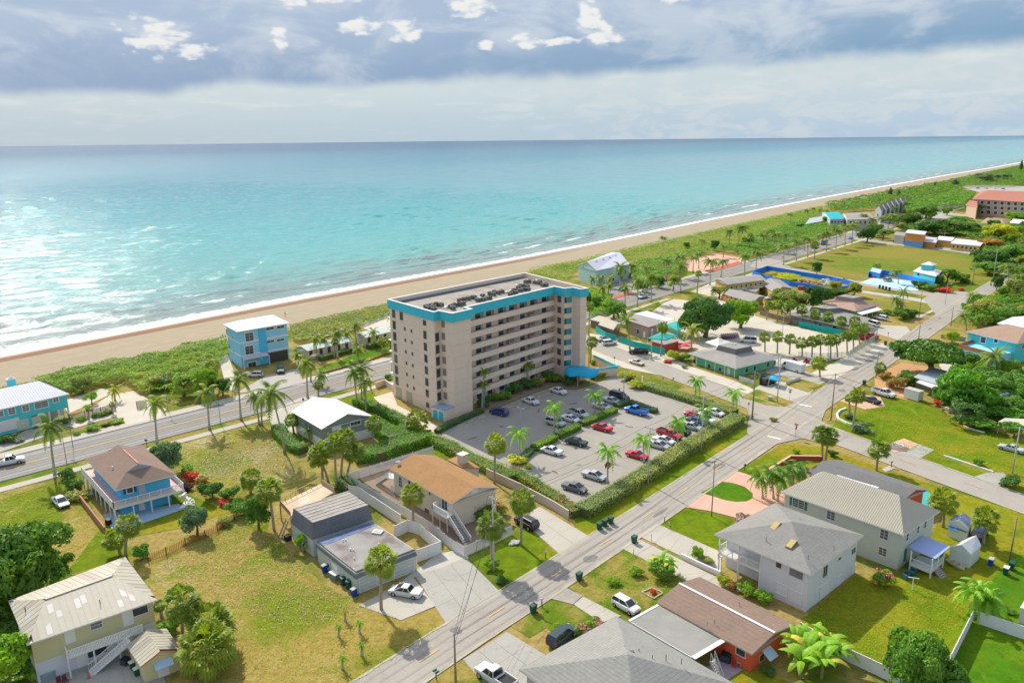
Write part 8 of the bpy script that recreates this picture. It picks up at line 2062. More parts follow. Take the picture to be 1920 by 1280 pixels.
palms('palms around the road right of the tower','the roadside palms right of the tower','r',[
 ((1243,468),(1243,446),dict(kind='c')),((1118,525),(1118,502),dict(kind='s',scale=1.1)),((1125,547),(1125,522),dict(kind='c')),((1143,540),(1143,521),dict(kind='c',fmat=M_COCO_Y)),((1162,545),(1163,502)),((1130,566),(1130,540)),((1141,560),(1141,535)),
 ((1172,577),(1172,539)),((1195,576),(1196,526)),((1221,567),(1222,520)),((1213,530),(1211,502)),((1250,527),(1250,489)),((1276,550),(1276,498)),((1276,520),(1275,482),dict(kind='c')),((1307,550),(1310,513),dict(kind='s',scale=1.1)),((1299,511),(1301,483)),((1310,504),(1310,477)),
 ((1331,535),(1333,490)),((1352,520),(1355,490)),((1356,483),(1357,462),dict(kind='c')),((1316,475),(1316,451),dict(kind='c')),((1368,468),(1367,434),dict(kind='c')),((1383,472),(1389,427),dict(kind='c')),((1396,517),(1396,481)),((1417,511),(1419,474)),((1182,520),(1185,498)),((1110,545),(1110,522))])
palms('far palms','the far royal palms lining the beach road','r',[((1469,497),(1470,461)),((1493,489),(1494,453)),((1514,483),(1515,449)),((1549,472),(1550,438)),((1567,466),(1569,432)),((1584,461),(1585,425)),((1597,457),(1599,423)),((1456,473),(1456,440)),((1431,470),(1431,442)),
 ((1482,417),(1481,402)),((1515,408),(1513,395)),((1525,405),(1524,391)),((1537,406),(1537,394)),((1612,425),(1610,407)),((1620,427),(1620,404)),((1637,435),(1637,412)),((1651,432),(1652,409)),((1665,430),(1666,404)),((1674,432),(1675,405)),((1687,428),(1690,405)),((1657,410),(1657,394)),((1680,412),(1680,390)),((1574,420),(1574,405)),((1605,440),(1604,418)),((1508,470),(1506,448)),((1535,465),(1535,442)),((1700,425),(1701,408)),((1712,420),(1713,405)),((1550,410),(1551,396)),((1440,462),(1441,440)),((1408,465),(1407,440)),((1475,462),(1474,440)),((1490,452),(1490,435))])
palm('s',(1527,486),(1528,460),'round-headed dark palm beside the far field, nearer the road',scale=1.8,far=True);
palms('parking palms','the bright feathery palms in the tower parking','k',[((975,862),(973,817)),((1039,812),(1039,768)),((1115,777),(1116,745)),((1139,906),(1140,850),dict(dead=1)),((1207,868),(1206,828)),((1270,842),(1271,797)),((1323,805),(1322,775)),((1303,748),(1305,718)),((1374,772),(1375,742))],scale=1.15)
palms('palms against the tower','the palms standing against the tower front','k',[((904,768),(907,700)),((908,766),(906,724)),((967,727),(967,687)),((982,726),(985,688)),((989,725),(991,686)),((1045,702),(1049,667))],scale=.75,fmat=M_COCO)
palms('sabals by the grey-green house','the sabal cluster by the picket fence corner','s',[((605,904),(605,846)),((615,903),(584,856)),((631,917),(628,832)),((640,905),(648,822)),((650,903),(665,848))],scale=1.5,dead=1)
palm('s',(700,836),(701,794),'sabal palm at the corner of the grey-green house',scale=1.3);palm('s',(551,812),(547,788),'sabal palm against the left wall of the grey-green house',scale=1.2);palm('c',(580,825),(582,805),'short coconut palm left of the sabal cluster',scale=.8)
palm('s',(782,815),(782,790),'low round sabal near the turquoise service doors',scale=1.9);palm('s',(927,906),(930,832),'tall sabal in the flowering hedge at the parking corner',scale=1.5);palm('s',(775,985),(774,927),'sabal inside the picket fence in front of the cream house',scale=1.45,dead=1)
palm('s',(715,1143),(716,1052),'tall lone sabal at the drive edge beside the pale sedan',scale=1.65,dead=1);palm('s',(514,994),(504,920),'sabal beside the mansard house deck',scale=1.6,dead=1);palm('s',(977,1022),(980,940),'sabal on the verge behind the black SUV',scale=1.5,dead=1)
palm('s',(923,1062),(921,986),'sabal behind the transformer pole',scale=1.6,dead=1);palm('s',(236,1042),(240,985),'sabal at the left of the rusty fence, right-hand of two',scale=1.4);palm('s',(226,1040),(208,1012),'sabal at the left of the rusty fence, left-hand of two',scale=1.2)
palm('s',(344,1207),(341,1130),'sabal beside the yellow shed, topmost',scale=1.7,dead=1);palm('s',(395,1215),(394,1170),'large drooping sabal beside the yellow shed, middle',scale=2.2);palm('s',(388,1262),(390,1215),'large drooping sabal beside the yellow shed, lowest',scale=2.4)
palm('s',(470,925),(471,898),'round sabal in the shrub row by the lots',scale=1.5);palm('s',(303,1155),(298,1135),'thin young palm at the yellow house corner',scale=.6)
palm('s',(1541,862),(1541,815),'sabal at the coral wall corner, left-hand of the pair',scale=1.5);palm('s',(1548,864),(1554,818),'sabal at the coral wall corner, right-hand of the pair',scale=1.4);palm('s',(1643,882),(1648,842),'small sabal beside the side street near the pink pad',scale=1.5)
palm('s',(1598,810),(1608,741),'tall sabal with dry skirt inside the white kerb',scale=1.3,dead=1);palm('s',(1592,782),(1592,746),'small thin palm beside the tall sabal in the white kerb',scale=.75,dead=1);palm('s',(1768,988),(1770,940),'bushy sabal behind the long metal roof',scale=1.7);palm('s',(1843,1022),(1848,972),'sabal behind the white shed',scale=1.5)
palm('s',(1537,707),(1535,681),'sabal beside the long white van',scale=1.5);palm('s',(1653,704),(1650,690),'low shaggy palm in front of the dirt patch',scale=1.2)
palms('lower sabal row','the lower row of sabals along the sandy lot','s',[((1434,660),(1434,632)),((1457,663),(1458,631)),((1480,664),(1482,636)),((1504,669),(1503,643)),((1522,670),(1523,641)),((1538,668),(1538,638)),((1557,672),(1557,639)),((1570,670),(1567,637)),((1588,665),(1587,630)),((1600,660),(1599,627)),((1612,652),(1605,615)),((1622,645),(1620,616))],scale=1.3)
palms('upper sabal row','the upper row of sabals behind the sandy lot','s',[((1437,600),(1442,573)),((1457,602),(1460,572)),((1480,607),(1482,571)),((1503,610),(1504,580)),((1528,615),(1528,589)),((1553,620),(1553,594)),((1577,628),(1577,602)),((1600,632),(1603,603))],scale=1.4)
palm('c',(1181,655),(1174,601),'big coconut palm leaning over the teal fence',scale=1.25);palm('s',(1239,668),(1242,615),'lone sabal between the lamp post and the bar hut',scale=1.3);palm('c',(1296,656),(1297,618),'bright yellow-green coconut palm behind the mint green house',scale=1.35,fmat=M_COCO_Y)
palm('s',(1107,680),(1110,641),'sabal close to the right side of the tower',scale=1.3,dead=1);palm('s',(1104,630),(1106,575),'palm with dead skirt right behind the tower corner',scale=1.2,dead=1)
palm('c',(1692,580),(1694,546),'royal palm beside the footpath, tallest of three',scale=1.0);palm('c',(1683,592),(1680,562),'royal palm beside the footpath, left one',scale=.9);palm('c',(1688,590),(1688,568),'royal palm beside the footpath, lowest one',scale=.8)
palm('c',(1684,532),(1683,510),'palm in front of the blue garden wall',scale=1.1);palm('c',(1645,512),(1643,496),'palm behind the small blue shed',scale=1.0);palm('c',(1825,604),(1823,555),'tall palm over the trees near the second junction',scale=1.0)
palm('c',(1812,622),(1809,592),'palm at the left corner of the turquoise house',scale=1.0);palm('c',(1780,632),(1779,625),'bright low palm on the lawn strip') if False else None
palms('palms at the far right','the palms beyond the bright lawn at the far right','c',[((1889,545),(1891,500)),((1901,548),(1902,505)),((1893,535),(1906,515)),((1912,555),(1913,520)),((1880,600),(1878,580))])
palm('c',(1868,708),(1868,668),'traveller-like palm clump against the turquoise lower wall',scale=1.5)
# ---- broadleaf trees
tree((1322,632),563,108,'big dark round tree at the edge of the sandy lot',M_TREE_D,crown=BIGTREE);tree((1388,615),561,75,'lighter ragged tree behind the big dark one',M_TREE_L);tree((1158,606),566,42,'round green tree between the tower and the restaurant')
tree((1740,705),642,150,'wide spreading dark tree over the flat-roofed house',mat('mid_dark_leaves',(.085,.20,.02),rough=.55,var=.3,scale=.55,fine=5,trans=.15),crown=CANOPY);tree((1800,770),690,110,'large bright green tree in the right-hand gardens',leafmat('bright_leaves',(0.128,0.323,0.031)));tree((1850,742),693,90,'green tree right of the large bright one',M_TREE)
tree((1905,745),697,60,'tree at the right edge above the patio cover',M_TREE);tree((1880,775),742,60,'low tree behind the patio cover',M_TREE);tree((1800,795),752,70,'dark tree behind the clipped mound',M_TREE_D);tree((1768,752),725,45,'small tree with red shrubs at its foot',M_TREE)
tree((1900,820),790,40,'round bright tree beside the silver convertible',leafmat('bright_leaves',(0.128,0.323,0.031)));tree((1830,690),665,60,'yellow-green tree left of the turquoise lower wall',M_TREE_L)
tree((1843,600),560,65,'rounded tree over the second junction, right side',M_OLIVE);tree((1875,610),575,55,'tree behind the turquoise roof, middle',M_TREE);tree((1905,590),570,40,'small tree at the right edge by the white roof',M_OLIVE);tree((1784,643),620,28,'young bright tree on the lawn strip beside the street',M_TREE_Y)
tree((1775,530),503,35,'dark tree right of the blue cupola house',M_TREE_D);tree((1755,536),515,30,'dark shrub-like tree in front of the cupola house',M_TREE_D);tree((1531,515),490,20,'clipped round tree in front of the blue wall',M_TREE_D)
tree((1478,582),541,75,'leafy tree beside the yellow motel court',M_OLIVE);tree((1523,583),534,40,'tall dark tree with yellow tips beside the blue-walled lot',M_TREE_D);tree((1575,552),540,55,'low dark clump under the blue wall',M_TREE_D)
tree((1348,560),537,45,'rounded screw-pine clump in front of the motel',leafmat('olive_sword_leaves',(0.204,0.272,0.085)))
tree((1625,455),424,36,'dense dark tree at the far field corner',M_TREE_D);tree((1655,450),429,34,'small tree left of the orange motel',M_TREE);tree((1750,440),411,70,'long dark tree behind the orange motel, left',M_TREE_D);tree((1790,440),413,70,'long dark tree behind the orange motel, right',M_TREE)
tree((1875,450),418,62,'big yellow-green tree above the motel street',M_TREE_Y);tree((1858,467),446,50,'brownish tree below the yellow-green one',M_ORANGE);tree((1855,500),468,60,'dark tree at the end of the motel street',M_TREE_D);tree((1895,490),458,55,'tree at the right edge beyond the far field',M_TREE)
tree((1852,515),490,55,'ragged tree in the corner of the far field',M_TREE);tree((1912,525),495,40,'tree behind the bright lawn at right edge',M_TREE);tree((1700,445),432,20,'small tree in front of the motel',M_TREE) if False else None
tree((1668,372),350,22,'feathery casuarina above the sawtooth houses, left one',M_BLUE,crown=CASU);tree((1684,372),354,16,'feathery casuarina above the sawtooth houses, right one',M_BLUE,crown=CASU);tree((1913,325),299,16,'tall casuarina on the skyline at the right edge',M_TREE_D,crown=CASU);tree((1752,353),340,14,'small casuarina on the dune beyond the sawtooth houses',M_BLUE,crown=CASU);tree((1790,352),335,30,'casuarina clump on the far dune, left',M_BLUE,crown=CASU);tree((1850,345),324,40,'casuarina clump on the far dune, middle',M_BLUE);tree((1875,340),325,34,'casuarina clump on the far dune, right',M_BLUE)
tree((1840,405),382,30,'round tree in front of the resort, left',M_TREE);tree((1825,402),380,30,'round tree at the resort pavilion',M_TREE);tree((1868,405),385,40,'round tree in front of the resort, right',M_TREE);tree((1700,425),398,50,'tree clump beyond the far road, left',M_TREE_D);tree((1735,410),385,45,'tree clump beyond the far road, right',M_TREE)
tree((1905,412),398,40,'low tree by the far bungalows',M_TREE_L);tree((1800,420),405,45,'low green tree by the resort road',M_TREE);tree((1900,440),418,45,'tree left of nothing but the right edge above the motel street',M_TREE) if False else None
# bottom left trees
tree((30,1130),1000,190,'large leafy tree at the left edge above the yellow house',leafmat('leafy_green',(0.102,0.221,0.034)),crown=BIGTREE);tree((108,1090),1038,55,'smaller tree touching the yellow roof',leafmat('leafy_green',(0.102,0.221,0.034)));tree((15,1290),1190,110,'bright bush-like tree in the bottom left corner',M_TREE_L)
tree((0,1180),1075,80,'tree at the very left edge beside the yellow house',M_TREE)
tree((575,1075),1028,30,'small bright tree against the wall of the mansard house',M_TREE_L) if False else tree((570,1035),1003,34,'small bright tree against the wall of the mansard house',M_TREE_L)
tree((315,890),826,64,'silver-green bushy tree behind the small blue house',M_BLUE);tree((370,1002),948,58,'silver-green rounded bush-tree in the rusty fence line',M_BLUE)
tree((485,990),928,58,'dense green tree in the row left of the mansard house',M_TREE);tree((1720,1320),1195,130,'brown-green tree at the bottom right',M_TREE,crown=BIGTREE)
tree((390,745),690,50,'sea-grape tree left of the blue beach house',M_SEAG);tree((345,742),700,70,'sea-grape clump behind the teal lamp',M_SEAG);tree((418,742),708,38,'dark tree hard by the blue beach house',M_TREE_D);tree((305,725),700,60,'bright scrub tree at the dune top',M_OLIVE);tree((155,735),705,45,'scrub tree behind the turquoise house',M_OLIVE);tree((172,757),735,28,'white-flowered shrub tree by the sandy path',M_TREE_L)
# gardens thick with trees, mid distance to far right
r = random.Random(31);gt = [(1868,545),(1892,580),(1915,600),(1838,620),(1850,590),(1880,560),(1905,560),(1895,520),(1865,495),(1880,478),(1915,480),(1890,462),(1905,445),(1918,505),(1840,500),(1912,470),(1800,435),(1825,440),(1770,434),(1730,432),(1715,418),(1745,412),(1775,404),(1815,398),(1690,436),(1860,432),(1918,430),(1900,392),(1880,398),(1668,420),(1640,445),(1560,556),(1600,556),(1545,575),(1500,580),(1465,590),(1918,720),(1890,712),(1905,780),(1870,730),(1915,760),(1835,760),(1262,545),(1235,540),(1205,548),(1288,470),(1340,470),(1400,462),(1445,452),(1500,432),(1545,425),(1102,570),(1118,580),(1150,595)]
gs = sorted(range(len(gt)),key=lambda i: gt[i][0])
for k,i in enumerate(gs):
 x,y = gt[i];D = G(x,y).length;H = r.uniform(4.5,8.5) if D > 250 else r.uniform(3.5,6);p = G(x,y);top = QP((p.x,p.y,H))[1]
 tree((x,y),top,r.uniform(.9,1.5)*H*FOC/D,'%s from the left of the scattered background garden trees' % ordi(k+1),[M_TREE,M_TREE_L,M_OLIVE,M_TREE_D,M_SEAG][r.randrange(5)],group='background garden trees')
# ---- shrubs
S_ = [((128,897),30,'round shrub behind the leftmost roadside palm',M_TREE_D,1.1),((140,920),38,'dark shrub by the small blue house path, upper',M_TREE,1.0),((145,937),40,'olive shrub by the small blue house path, lower',M_OLIVE,.7),((395,935),48,'large round dark shrub right of the blue house',M_TREE_D,1.2),((352,888),30,'yellow-green shrub between the red plants and the lot',M_TREE_L,1.0),((358,900),30,'red-leaved shrub right of the small blue house',M_RED,.9),((379,905),24,'brownish shrub beside the red-leaved one',M_ORANGE,.9),((352,918),26,'dark purple shrub below the red-leaved one',mat('purple_leaves',(.10,.03,.03),var=.3),.8),
  ((419,948),22,'red-leaved shrub in the line of the rusty fence',M_RED,1.0),((432,935),42,'green shrub in the lot boundary row, upper',M_TREE,1.0),((447,965),50,'green shrub in the lot boundary row, middle',M_TREE,1.0),((420,985),30,'brown-green shrub in the lot boundary row, lower',M_OLIVE,.9),((265,1045),36,'bright round shrub at the left end of the rusty fence',leafmat('bright_leaves',(0.128,0.323,0.031)),1.1),((320,1185),46,'leafy shrub beside the topmost sabal by the yellow shed',M_TREE_L,1.0),((355,1255),30,'small shrub under the drooping sabals',M_TREE,.8),
  ((15,828),30,'dark round shrub in front of the turquoise house',M_TREE_D,.9),((35,828),22,'silver-green low shrub in front of the turquoise house',M_BLUE,.6),((125,795),22,'green shrub at the turquoise house corner',M_TREE,1.0),((152,790),20,'yellow-green shrub by the slatted fence, first',M_TREE_L,.9),((180,783),18,'shrub by the slatted fence, second',M_TREE,.9),((192,780),18,'shrub by the slatted fence, third',M_TREE,.9),((202,777),18,'shrub by the slatted fence, fourth',M_TREE,.9),((174,806),28,'spiky green shrub on the sandy road bank',M_TREE_L,.7),((200,797),22,'low yellow shrub on the sandy road bank',M_OLIVE,.6),((222,793),26,'grassy clump at the end of the sandy road bank',M_TREE_L,.5),((145,815),14,'small green tuft at the bank end',M_TREE_L,.9),
  ((1162,640),14,'small orange-brown shrub at the teal fence gap',M_ORANGE,.9),((1262,675),36,'yellow-green shrub mass in front of the parasols',M_TREE_Y,.9),((1285,675),28,'green shrub beside the yellow-green mass',M_TREE,.9),((1252,680),20,'low red-flowering plants by the street',M_RED,.5),((1283,690),14,'blue-grey planter bush by the mint house',M_BLUE,.8),
  ((1176,712),40,'yellow shrub at the parking entrance, left',M_TREE_Y,.7),((1196,727),40,'yellow shrub at the parking entrance, right',M_TREE_Y,.7),((1182,716),22,'dark red spiky shrub at the parking entrance',mat('purple_leaves',(.10,.03,.03),var=.3),.9),((1205,725),20,'second dark red spiky shrub at the parking entrance',mat('purple_leaves',(.10,.03,.03),var=.3),.8),((970,868),48,'yellow shrub bed at the parking palm island',M_TREE_Y,.55),((990,878),20,'small yellow shrub at the island tip',M_TREE_Y,.6),
  ((907,763),34,'dark shrub at the foot of the leftmost tower palms',M_TREE_D,1.1),((930,752),32,'green shrub in the tower bed, second from left',M_TREE,1.0),((948,748),32,'lighter shrub in the tower bed, third from left',M_TREE,.9),((965,738),34,'dark shrub in the tower bed, fourth from left',M_TREE_D,1.2),((988,730),34,'dark shrub under the paired tower palms',M_TREE_D,1.2),((1010,724),34,'yellow-green shrub in the tower bed',M_OLIVE,1.0),((1028,716),30,'dark tall shrub in the tower bed',M_TREE_D,1.4),((1044,716),30,'green shrub near the tower corner',M_TREE,1.0),((1068,722),34,'dark shrub left of the entrance canopy',M_TREE_D,1.2),((1113,683),16,'small green shrub in the walled tower garden',M_TREE,1.0),
  ((748,705),20,'round shrub at the left foot of the tower',M_TREE,1.2) ,((728,712),18,'round shrub on the verge left of the tower',M_TREE,1.2),((800,815),20,'small dark shrub beside the low round sabal',M_TREE,1.0),((700,766),22,'dark red shrub in the tower garden hedge, left',mat('purple_leaves',(.10,.03,.03),var=.3),.9),((745,785),22,'dark red shrub in the tower garden hedge, right',mat('purple_leaves',(.10,.03,.03),var=.3),.9),
  ((922,1066),34,'leafy bush at the foot of the transformer pole',M_TREE_L,1.0),((940,1092),30,'dark low bush at the drive edge below the transformer pole',M_TREE_D,.6),((960,1050),14,'small bush',M_TREE,.8),((965,1018),26,'white stones and bush under the verge sabal',mat('white_rubble',(.6,.58,.55),var=.2),.35),
  ((1225,1113),14,'red plant in the square edging',M_RED,1.2),((1150,1095),28,'yellowish small palm-like plant on the front lawn',M_TREE_L,.8),((1195,1078),30,'young feathery plant on the front lawn',M_TREE_L,1.0),((1240,1082),52,'broad-leaved clump with orange flowers on the front lawn',M_TREE,1.0),((1308,1046),30,'tall spiky shrub in the white planter',M_TREE_L,1.3),((1328,1055),26,'rosemary-like shrub in the white planter',M_OLIVE,.8),((1355,1096),30,'golden palm-like shrub beside the brown roof, first',M_TREE_Y,1.1),((1372,1105),26,'orange shrub beside the brown roof',M_ORANGE,1.0),((1400,1115),38,'green-gold shrub beside the brown roof, third',M_TREE_L,1.1),((1430,1128),36,'bright croton-like shrub beside the brown roof, last',M_TREE_L,1.0),
  ((1045,1178),20,'spiky green plant by the dark green SUV',M_TREE_L,1.1),((1440,1262),30,'dark shrub at the coral house corner',M_TREE_D,.8),((1592,785),22,'blue-grey agave beside the white kerb, left',M_BLUE,.9),((1612,808),40,'large blue-grey agave beside the tall sabal',M_BLUE,.7),((1560,855),22,'dark round shrub right of the sabal pair',M_TREE_D,1.0),((1492,850),18,'small young bush on the corner lawn',M_TREE_L,.9),((1833,872),22,'small palm-like bush on the lawn by the long kerb',M_TREE,.9),((1893,912),38,'round clipped bush at the foot of the right-hand pole',M_TREE_D,.9),
  ((1680,728),42,'orange-tipped shrub mass beside the dirt patch',M_ORANGE,.9),((1700,722),44,'green shrub mass beside the dirt patch',M_TREE,1.0),((1660,712),30,'rust-tipped low shrub in front of the dirt patch',M_ORANGE,.8),((1760,760),24,'red-flowering bush under the garden tree',M_RED,.7),((1785,768),40,'green bush in the garden edge, left',M_TREE,1.0),((1830,802),70,'clipped bright mound in the right-hand garden',leafmat('bright_leaves',(0.128,0.323,0.031)),.6),((1822,800),16,'orange bush in front of the clipped mound',M_ORANGE,.9),
  ((1858,770),50,'leafy bush behind the patio cover, left',M_TREE_L,1.0),((1895,760),55,'leafy bush behind the patio cover, right',M_TREE,1.0),((1905,870),18,'bush',M_TREE,.8),((1540,692),16,'spotty pale bush right of the long white van',M_TREE_L,.8),((1688,598),38,'round green bushes beyond the white vans',M_TREE,.9),((1707,595),30,'dark bush at the footpath end',M_TREE_D,.9),((1665,590),20,'small bush beside the carport',M_TREE,.8),((1722,540),30,'low bushes before the blue wall, left',M_TREE_D,.8),((1745,545),30,'low bushes before the blue wall, middle',M_TREE,.7),((1770,548),30,'red-flowering bushes before the blue wall',M_RED,.5),((1800,530),40,'bushes at the corner of the blue garden',M_TREE,.8),((1802,545),14,'red bush at the corner of the blue garden',M_RED,.7),
  ((1716,1092),22,'pink',None,1),((1896,1150),20,'leafy plant before the white shed at the right edge',M_TREE,.8),((1425,1118),14,'terracotta-potted plant beside the white house wall',M_ORANGE,.7),((1450,790),16,'dry bush at the foot of the olive pole',M_OLIVE,.8),((1845,1130),44,'yellow bush at the foot of the areca palms',M_TREE_Y,.6)]
for b,w_,l,m_,h_ in S_:
 if l in ('small bush','bush','pink'): continue
 shrub(b,w_,l,m_,h_)
# flowering shrubs
shrub((886,968),50,'red-flowering shrub at the end wall of the cream house, left',M_TREE_D,1.1,flowers=M_FLOWER,nf=180);shrub((912,975),46,'red-flowering shrub at the end wall of the cream house, right',M_TREE,1.1,flowers=M_FLOWER,nf=120);shrub((935,965),40,'red-flowering shrub beside the pole',M_TREE,1.0,flowers=M_FLOWER,nf=200)
shrub((1655,1098),46,'loose pink-flowering frangipani between the white houses',M_TREE_L,1.1,flowers=M_PINKF,nf=220,cat='shrub');shrub((1395,985),46,'thin pinkish dry shrub beside the pink drive',mat('pinkish_twigs',(.45,.30,.22),var=.3),.8)
shrub((1092,1190),44,'pink-flowering bush beside the big grey roof, left',M_TREE,.8,flowers=M_PINKF,nf=260);shrub((1118,1178),40,'pink-flowering bush beside the big grey roof, right',M_TREE_L,.8,flowers=M_PINKF,nf=260);shrub((1062,1192),26,'pink-flowering bush over the dark green SUV',M_TREE,.8,flowers=M_PINKF,nf=160)
for k,(x,y) in enumerate([(647,1160),(635,1190),(674,1183),(678,1225),(642,1250)]): palm('k',(x,y+3),(x,y-3),'%s from the left of the tiny planted palms in the straw lot' % ordi([2,1,4,5,3][k]),'tiny planted palms',scale=.3,fmat=M_COCO_Y if k ==0 else M_KING)
# areca palms at the bottom right, banana plants
for k,(b,t) in enumerate([((1828,1158),(1822,1118)),((1840,1160),(1850,1130)),((1834,1155),(1838,1112)),((1846,1158),(1872,1135))]): palm('k',b,t,'%s from the left of the arching areca palms at the fence corner' % ordi([1,3,2,4][k]),'areca palms',scale=1.15)
for k,(b,t) in enumerate([((1430,935),(1426,900)),((1450,935),(1446,893)),((1470,925),(1466,888)),((1486,915),(1486,885)),((1458,940),(1464,905)),((1505,905),(1500,882))]): palm('k',b,t,'%s from the left of the green palms beside the pink drive' % ordi([1,2,4,5,3,6][k]),'palms by the pink drive',scale=1.2,fmat=M_TREE)
def banana(b,s,label,group='banana plants'):
 e = empty('banana_plant',G(*b),random.Random(b[0]).uniform(0,6),label,'banana plant',group,s);trunk_mb(1.6,.14,.1,n=6).build('trunk',mat('banana_stem',(.25,.25,.08)),e,True);r = random.Random(b[0])
 for k in range(9):
  mb = MB();L = r.uniform(1.6,2.3);n = 7;w_ = .30;pts = [Vector((L*t/n*(1-.08*t/n),0,L*(.85*t/n-1.0*(t/n) ** 2))) for t in range(n+1)];vs = []
  for i,p in enumerate(pts):
   ww = w_*math.sin(math.pi*min(1,(i+.4)/(n+.4))) ** .6 if i < n else .02;vs += [p+Vector((0,-ww,-.10*ww)),p+Vector((0,0,.03)),p+Vector((0,ww,-.10*ww))]
  mb.add(vs,[(i*3+q,(i+1)*3+q,(i+1)*3+q+1,i*3+q+1) for i in range(n) for q in (0,1)]);o = mb.build('leaf',(M_TREE_L,leafmat('banana_leaf',(0.221,0.442,0.034)),leafmat('yellow_banana_leaf',(0.578,0.510,0.085)))[0 if k % 3==0 else (1 if k % 5 else 2)],e);o.location = (0,0,1.5);o.rotation_euler = (0,-r.uniform(-.1,.7),k*2.4)
for k,(b,s) in enumerate([((1490,1232),1.3),((1512,1250),1.5),((1535,1245),1.4),((1555,1228),1.3),((1525,1225),1.3),((1500,1270),1.4),((1540,1272),1.4),((1572,1248),1.2),((1505,1215),1.1)]): banana(b,s,'%s from the left of the banana plants behind the coral house' % ordi([1,4,6,8,5,2,7,9,3][k]))
for k,(b,s) in enumerate([((1228,1072),.9),((1240,1068),1.0),((1252,1075),.9)]): banana(b,s,'%s from the left of the broad-leaved plants on the front lawn' % ordi(k+1),'broad-leaved plants')
# ---- hedges
hedge([(1210,728),(1240,737),(1290,752),(1340,768),(1378,780)],3.0,1.6,'clipped grey-green hedge along the side street',M_HEDGE2)
hedge([(1385,790),(1340,815),(1290,845),(1240,877),(1180,915),(1130,945),(1088,968)],3.2,1.9,'long clipped grey-green hedge above the rubble slope',M_HEDGE2,dens=30)
hedge([(1153,772),(1120,787),(1090,799)],1.9,1.3,'inner parking hedge, upper piece',M_HEDGE);hedge([(1084,803),(1060,815),(1045,822)],1.9,1.3,'inner parking hedge, middle piece',M_HEDGE);hedge([(1041,824),(1020,835),(1000,845)],1.9,1.3,'inner parking hedge, lower piece',M_HEDGE);hedge([(1155,765),(1180,757),(1210,768),(1230,775)],1.6,1.2,'shaded hedge behind the blue pickup',M_DARKH);hedge([(996,847),(985,858),(970,868)],1.6,1.0,'short hedge end beside the palm island',M_DARKH)
hedge([(818,813),(850,797),(880,783),(905,773)],1.3,1.1,'low blue-green hedge at the foot of the tower corner',M_DARKH)
hedge([(960,890),(985,905),(1010,920),(1040,940),(1068,960),(1082,970)],2.4,1.6,'orange-red flowering hedge at the near end of the parking',M_HEDGE,flowers=mat('orange_red_flowers',(.62,.15,.03),var=.3),fl=.16,wob=.4)
hedge([(810,830),(840,843),(870,860),(910,880),(945,895),(962,905)],3.0,1.7,'red-flecked hedge between the picket fence and the parking',M_HEDGE,flowers=M_FLOWER,fl=.06,wob=.5)
hedge([(668,862),(710,860),(745,845),(775,835),(805,825)],4.5,2.2,'thick bright hedge behind the picket fence',leafmat('bright_leaves',(0.128,0.323,0.031)),wob=.6);hedge([(690,800),(715,812),(735,828),(760,820),(770,805)],4.0,2.2,'thick bright shrubbery between the grey-green house and the tower',leafmat('bright_leaves',(0.128,0.323,0.031)),wob=.6)
hedge([(668,757),(700,768),(735,785),(765,800)],2.6,1.8,'clipped hedge along the tower garden wall',leafmat('bright_leaves',(0.128,0.323,0.031)),wob=.5);hedge([(520,805),(530,822),(550,842),(570,850)],2.6,1.6,'hedge along the left side of the grey-green house',leafmat('bright_leaves',(0.128,0.323,0.031)),wob=.5)
hedge([(600,677),(630,668),(658,660)],1.6,1.5,'clipped hedge in front of the left beach cottage',M_TREE,wob=.2);hedge([(690,655),(715,648),(735,643)],1.8,1.8,'clipped hedge in front of the right beach cottage',M_TREE,wob=.2);hedge([(606,700),(650,688),(700,672),(738,660)],1.2,.6,'low reddish hedge along the far footpath',M_ORANGE,wob=.3)
hedge([(1110,712),(1130,706),(1140,703)],1.5,1.3,'yellow-green hedge under the white lettering',M_TREE_Y)
hedge([(640,905),(655,925)],2.5,1.5,'dark shrubbery at the feet of the sabal cluster',M_TREE_D,wob=.5);hedge([(530,905),(545,895),(560,890)],2,1.4,'tangled',M_TREE) if False else None
# ---- dune scrub and distant woods: nobody could count these
mass('dune_scrub',[(60,723),(127,701),(205,686),(317,666),(360,651),(425,641),(432,668),(405,690),(400,720),(350,735),(262,740),(235,718),(190,725),(150,745),(120,740),(85,725)],60000,.4,3.0,.17,M_SEAG,3,label='dense sea-grape scrub on the dune')
mass('dune_scrub',[(543,614),(602,600),(672,585),(728,574),(735,592),(700,605),(650,625),(560,645),(548,640)],26000,.4,1.8,.19,M_OLIVE,4,label='olive scrub on the dune left of the tower')
mass('dune_grass',[(-60,742),(85,713),(127,701),(205,686),(317,666),(425,641),(425,648),(317,675),(205,697),(127,712),(60,728)],9000,.2,.9,.22,leafmat('dune_grass',(0.272,0.340,0.085)),5,label='grassy dune edge')
mass('dune_scrub',[(990,508),(1095,488),(1185,466),(1260,450),(1335,433),(1435,411),(1540,388),(1545,405),(1480,425),(1420,450),(1380,470),(1290,480),(1240,495),(1190,505),(1180,490),(1150,478),(1085,500),(1060,530),(1000,520)],48000,.3,2.2,.27,leafmat('bright_dune_leaves',(0.187,0.340,0.034)),6,label='bright low scrub along the dune right of the tower')  # bright green is the scrub leaves' own colour
mass('coastal_thicket',[(1180,505),(1240,492),(1290,480),(1380,470),(1420,447),(1480,425),(1550,412),(1600,415),(1575,440),(1500,465),(1440,480),(1395,490),(1380,478),(1340,474),(1285,486),(1275,515),(1230,535),(1200,545),(1185,535)],52000,1.2,5.0,.34,M_TREE,7,clump=8,label='thicket of palms and sea-grape between road and dune')
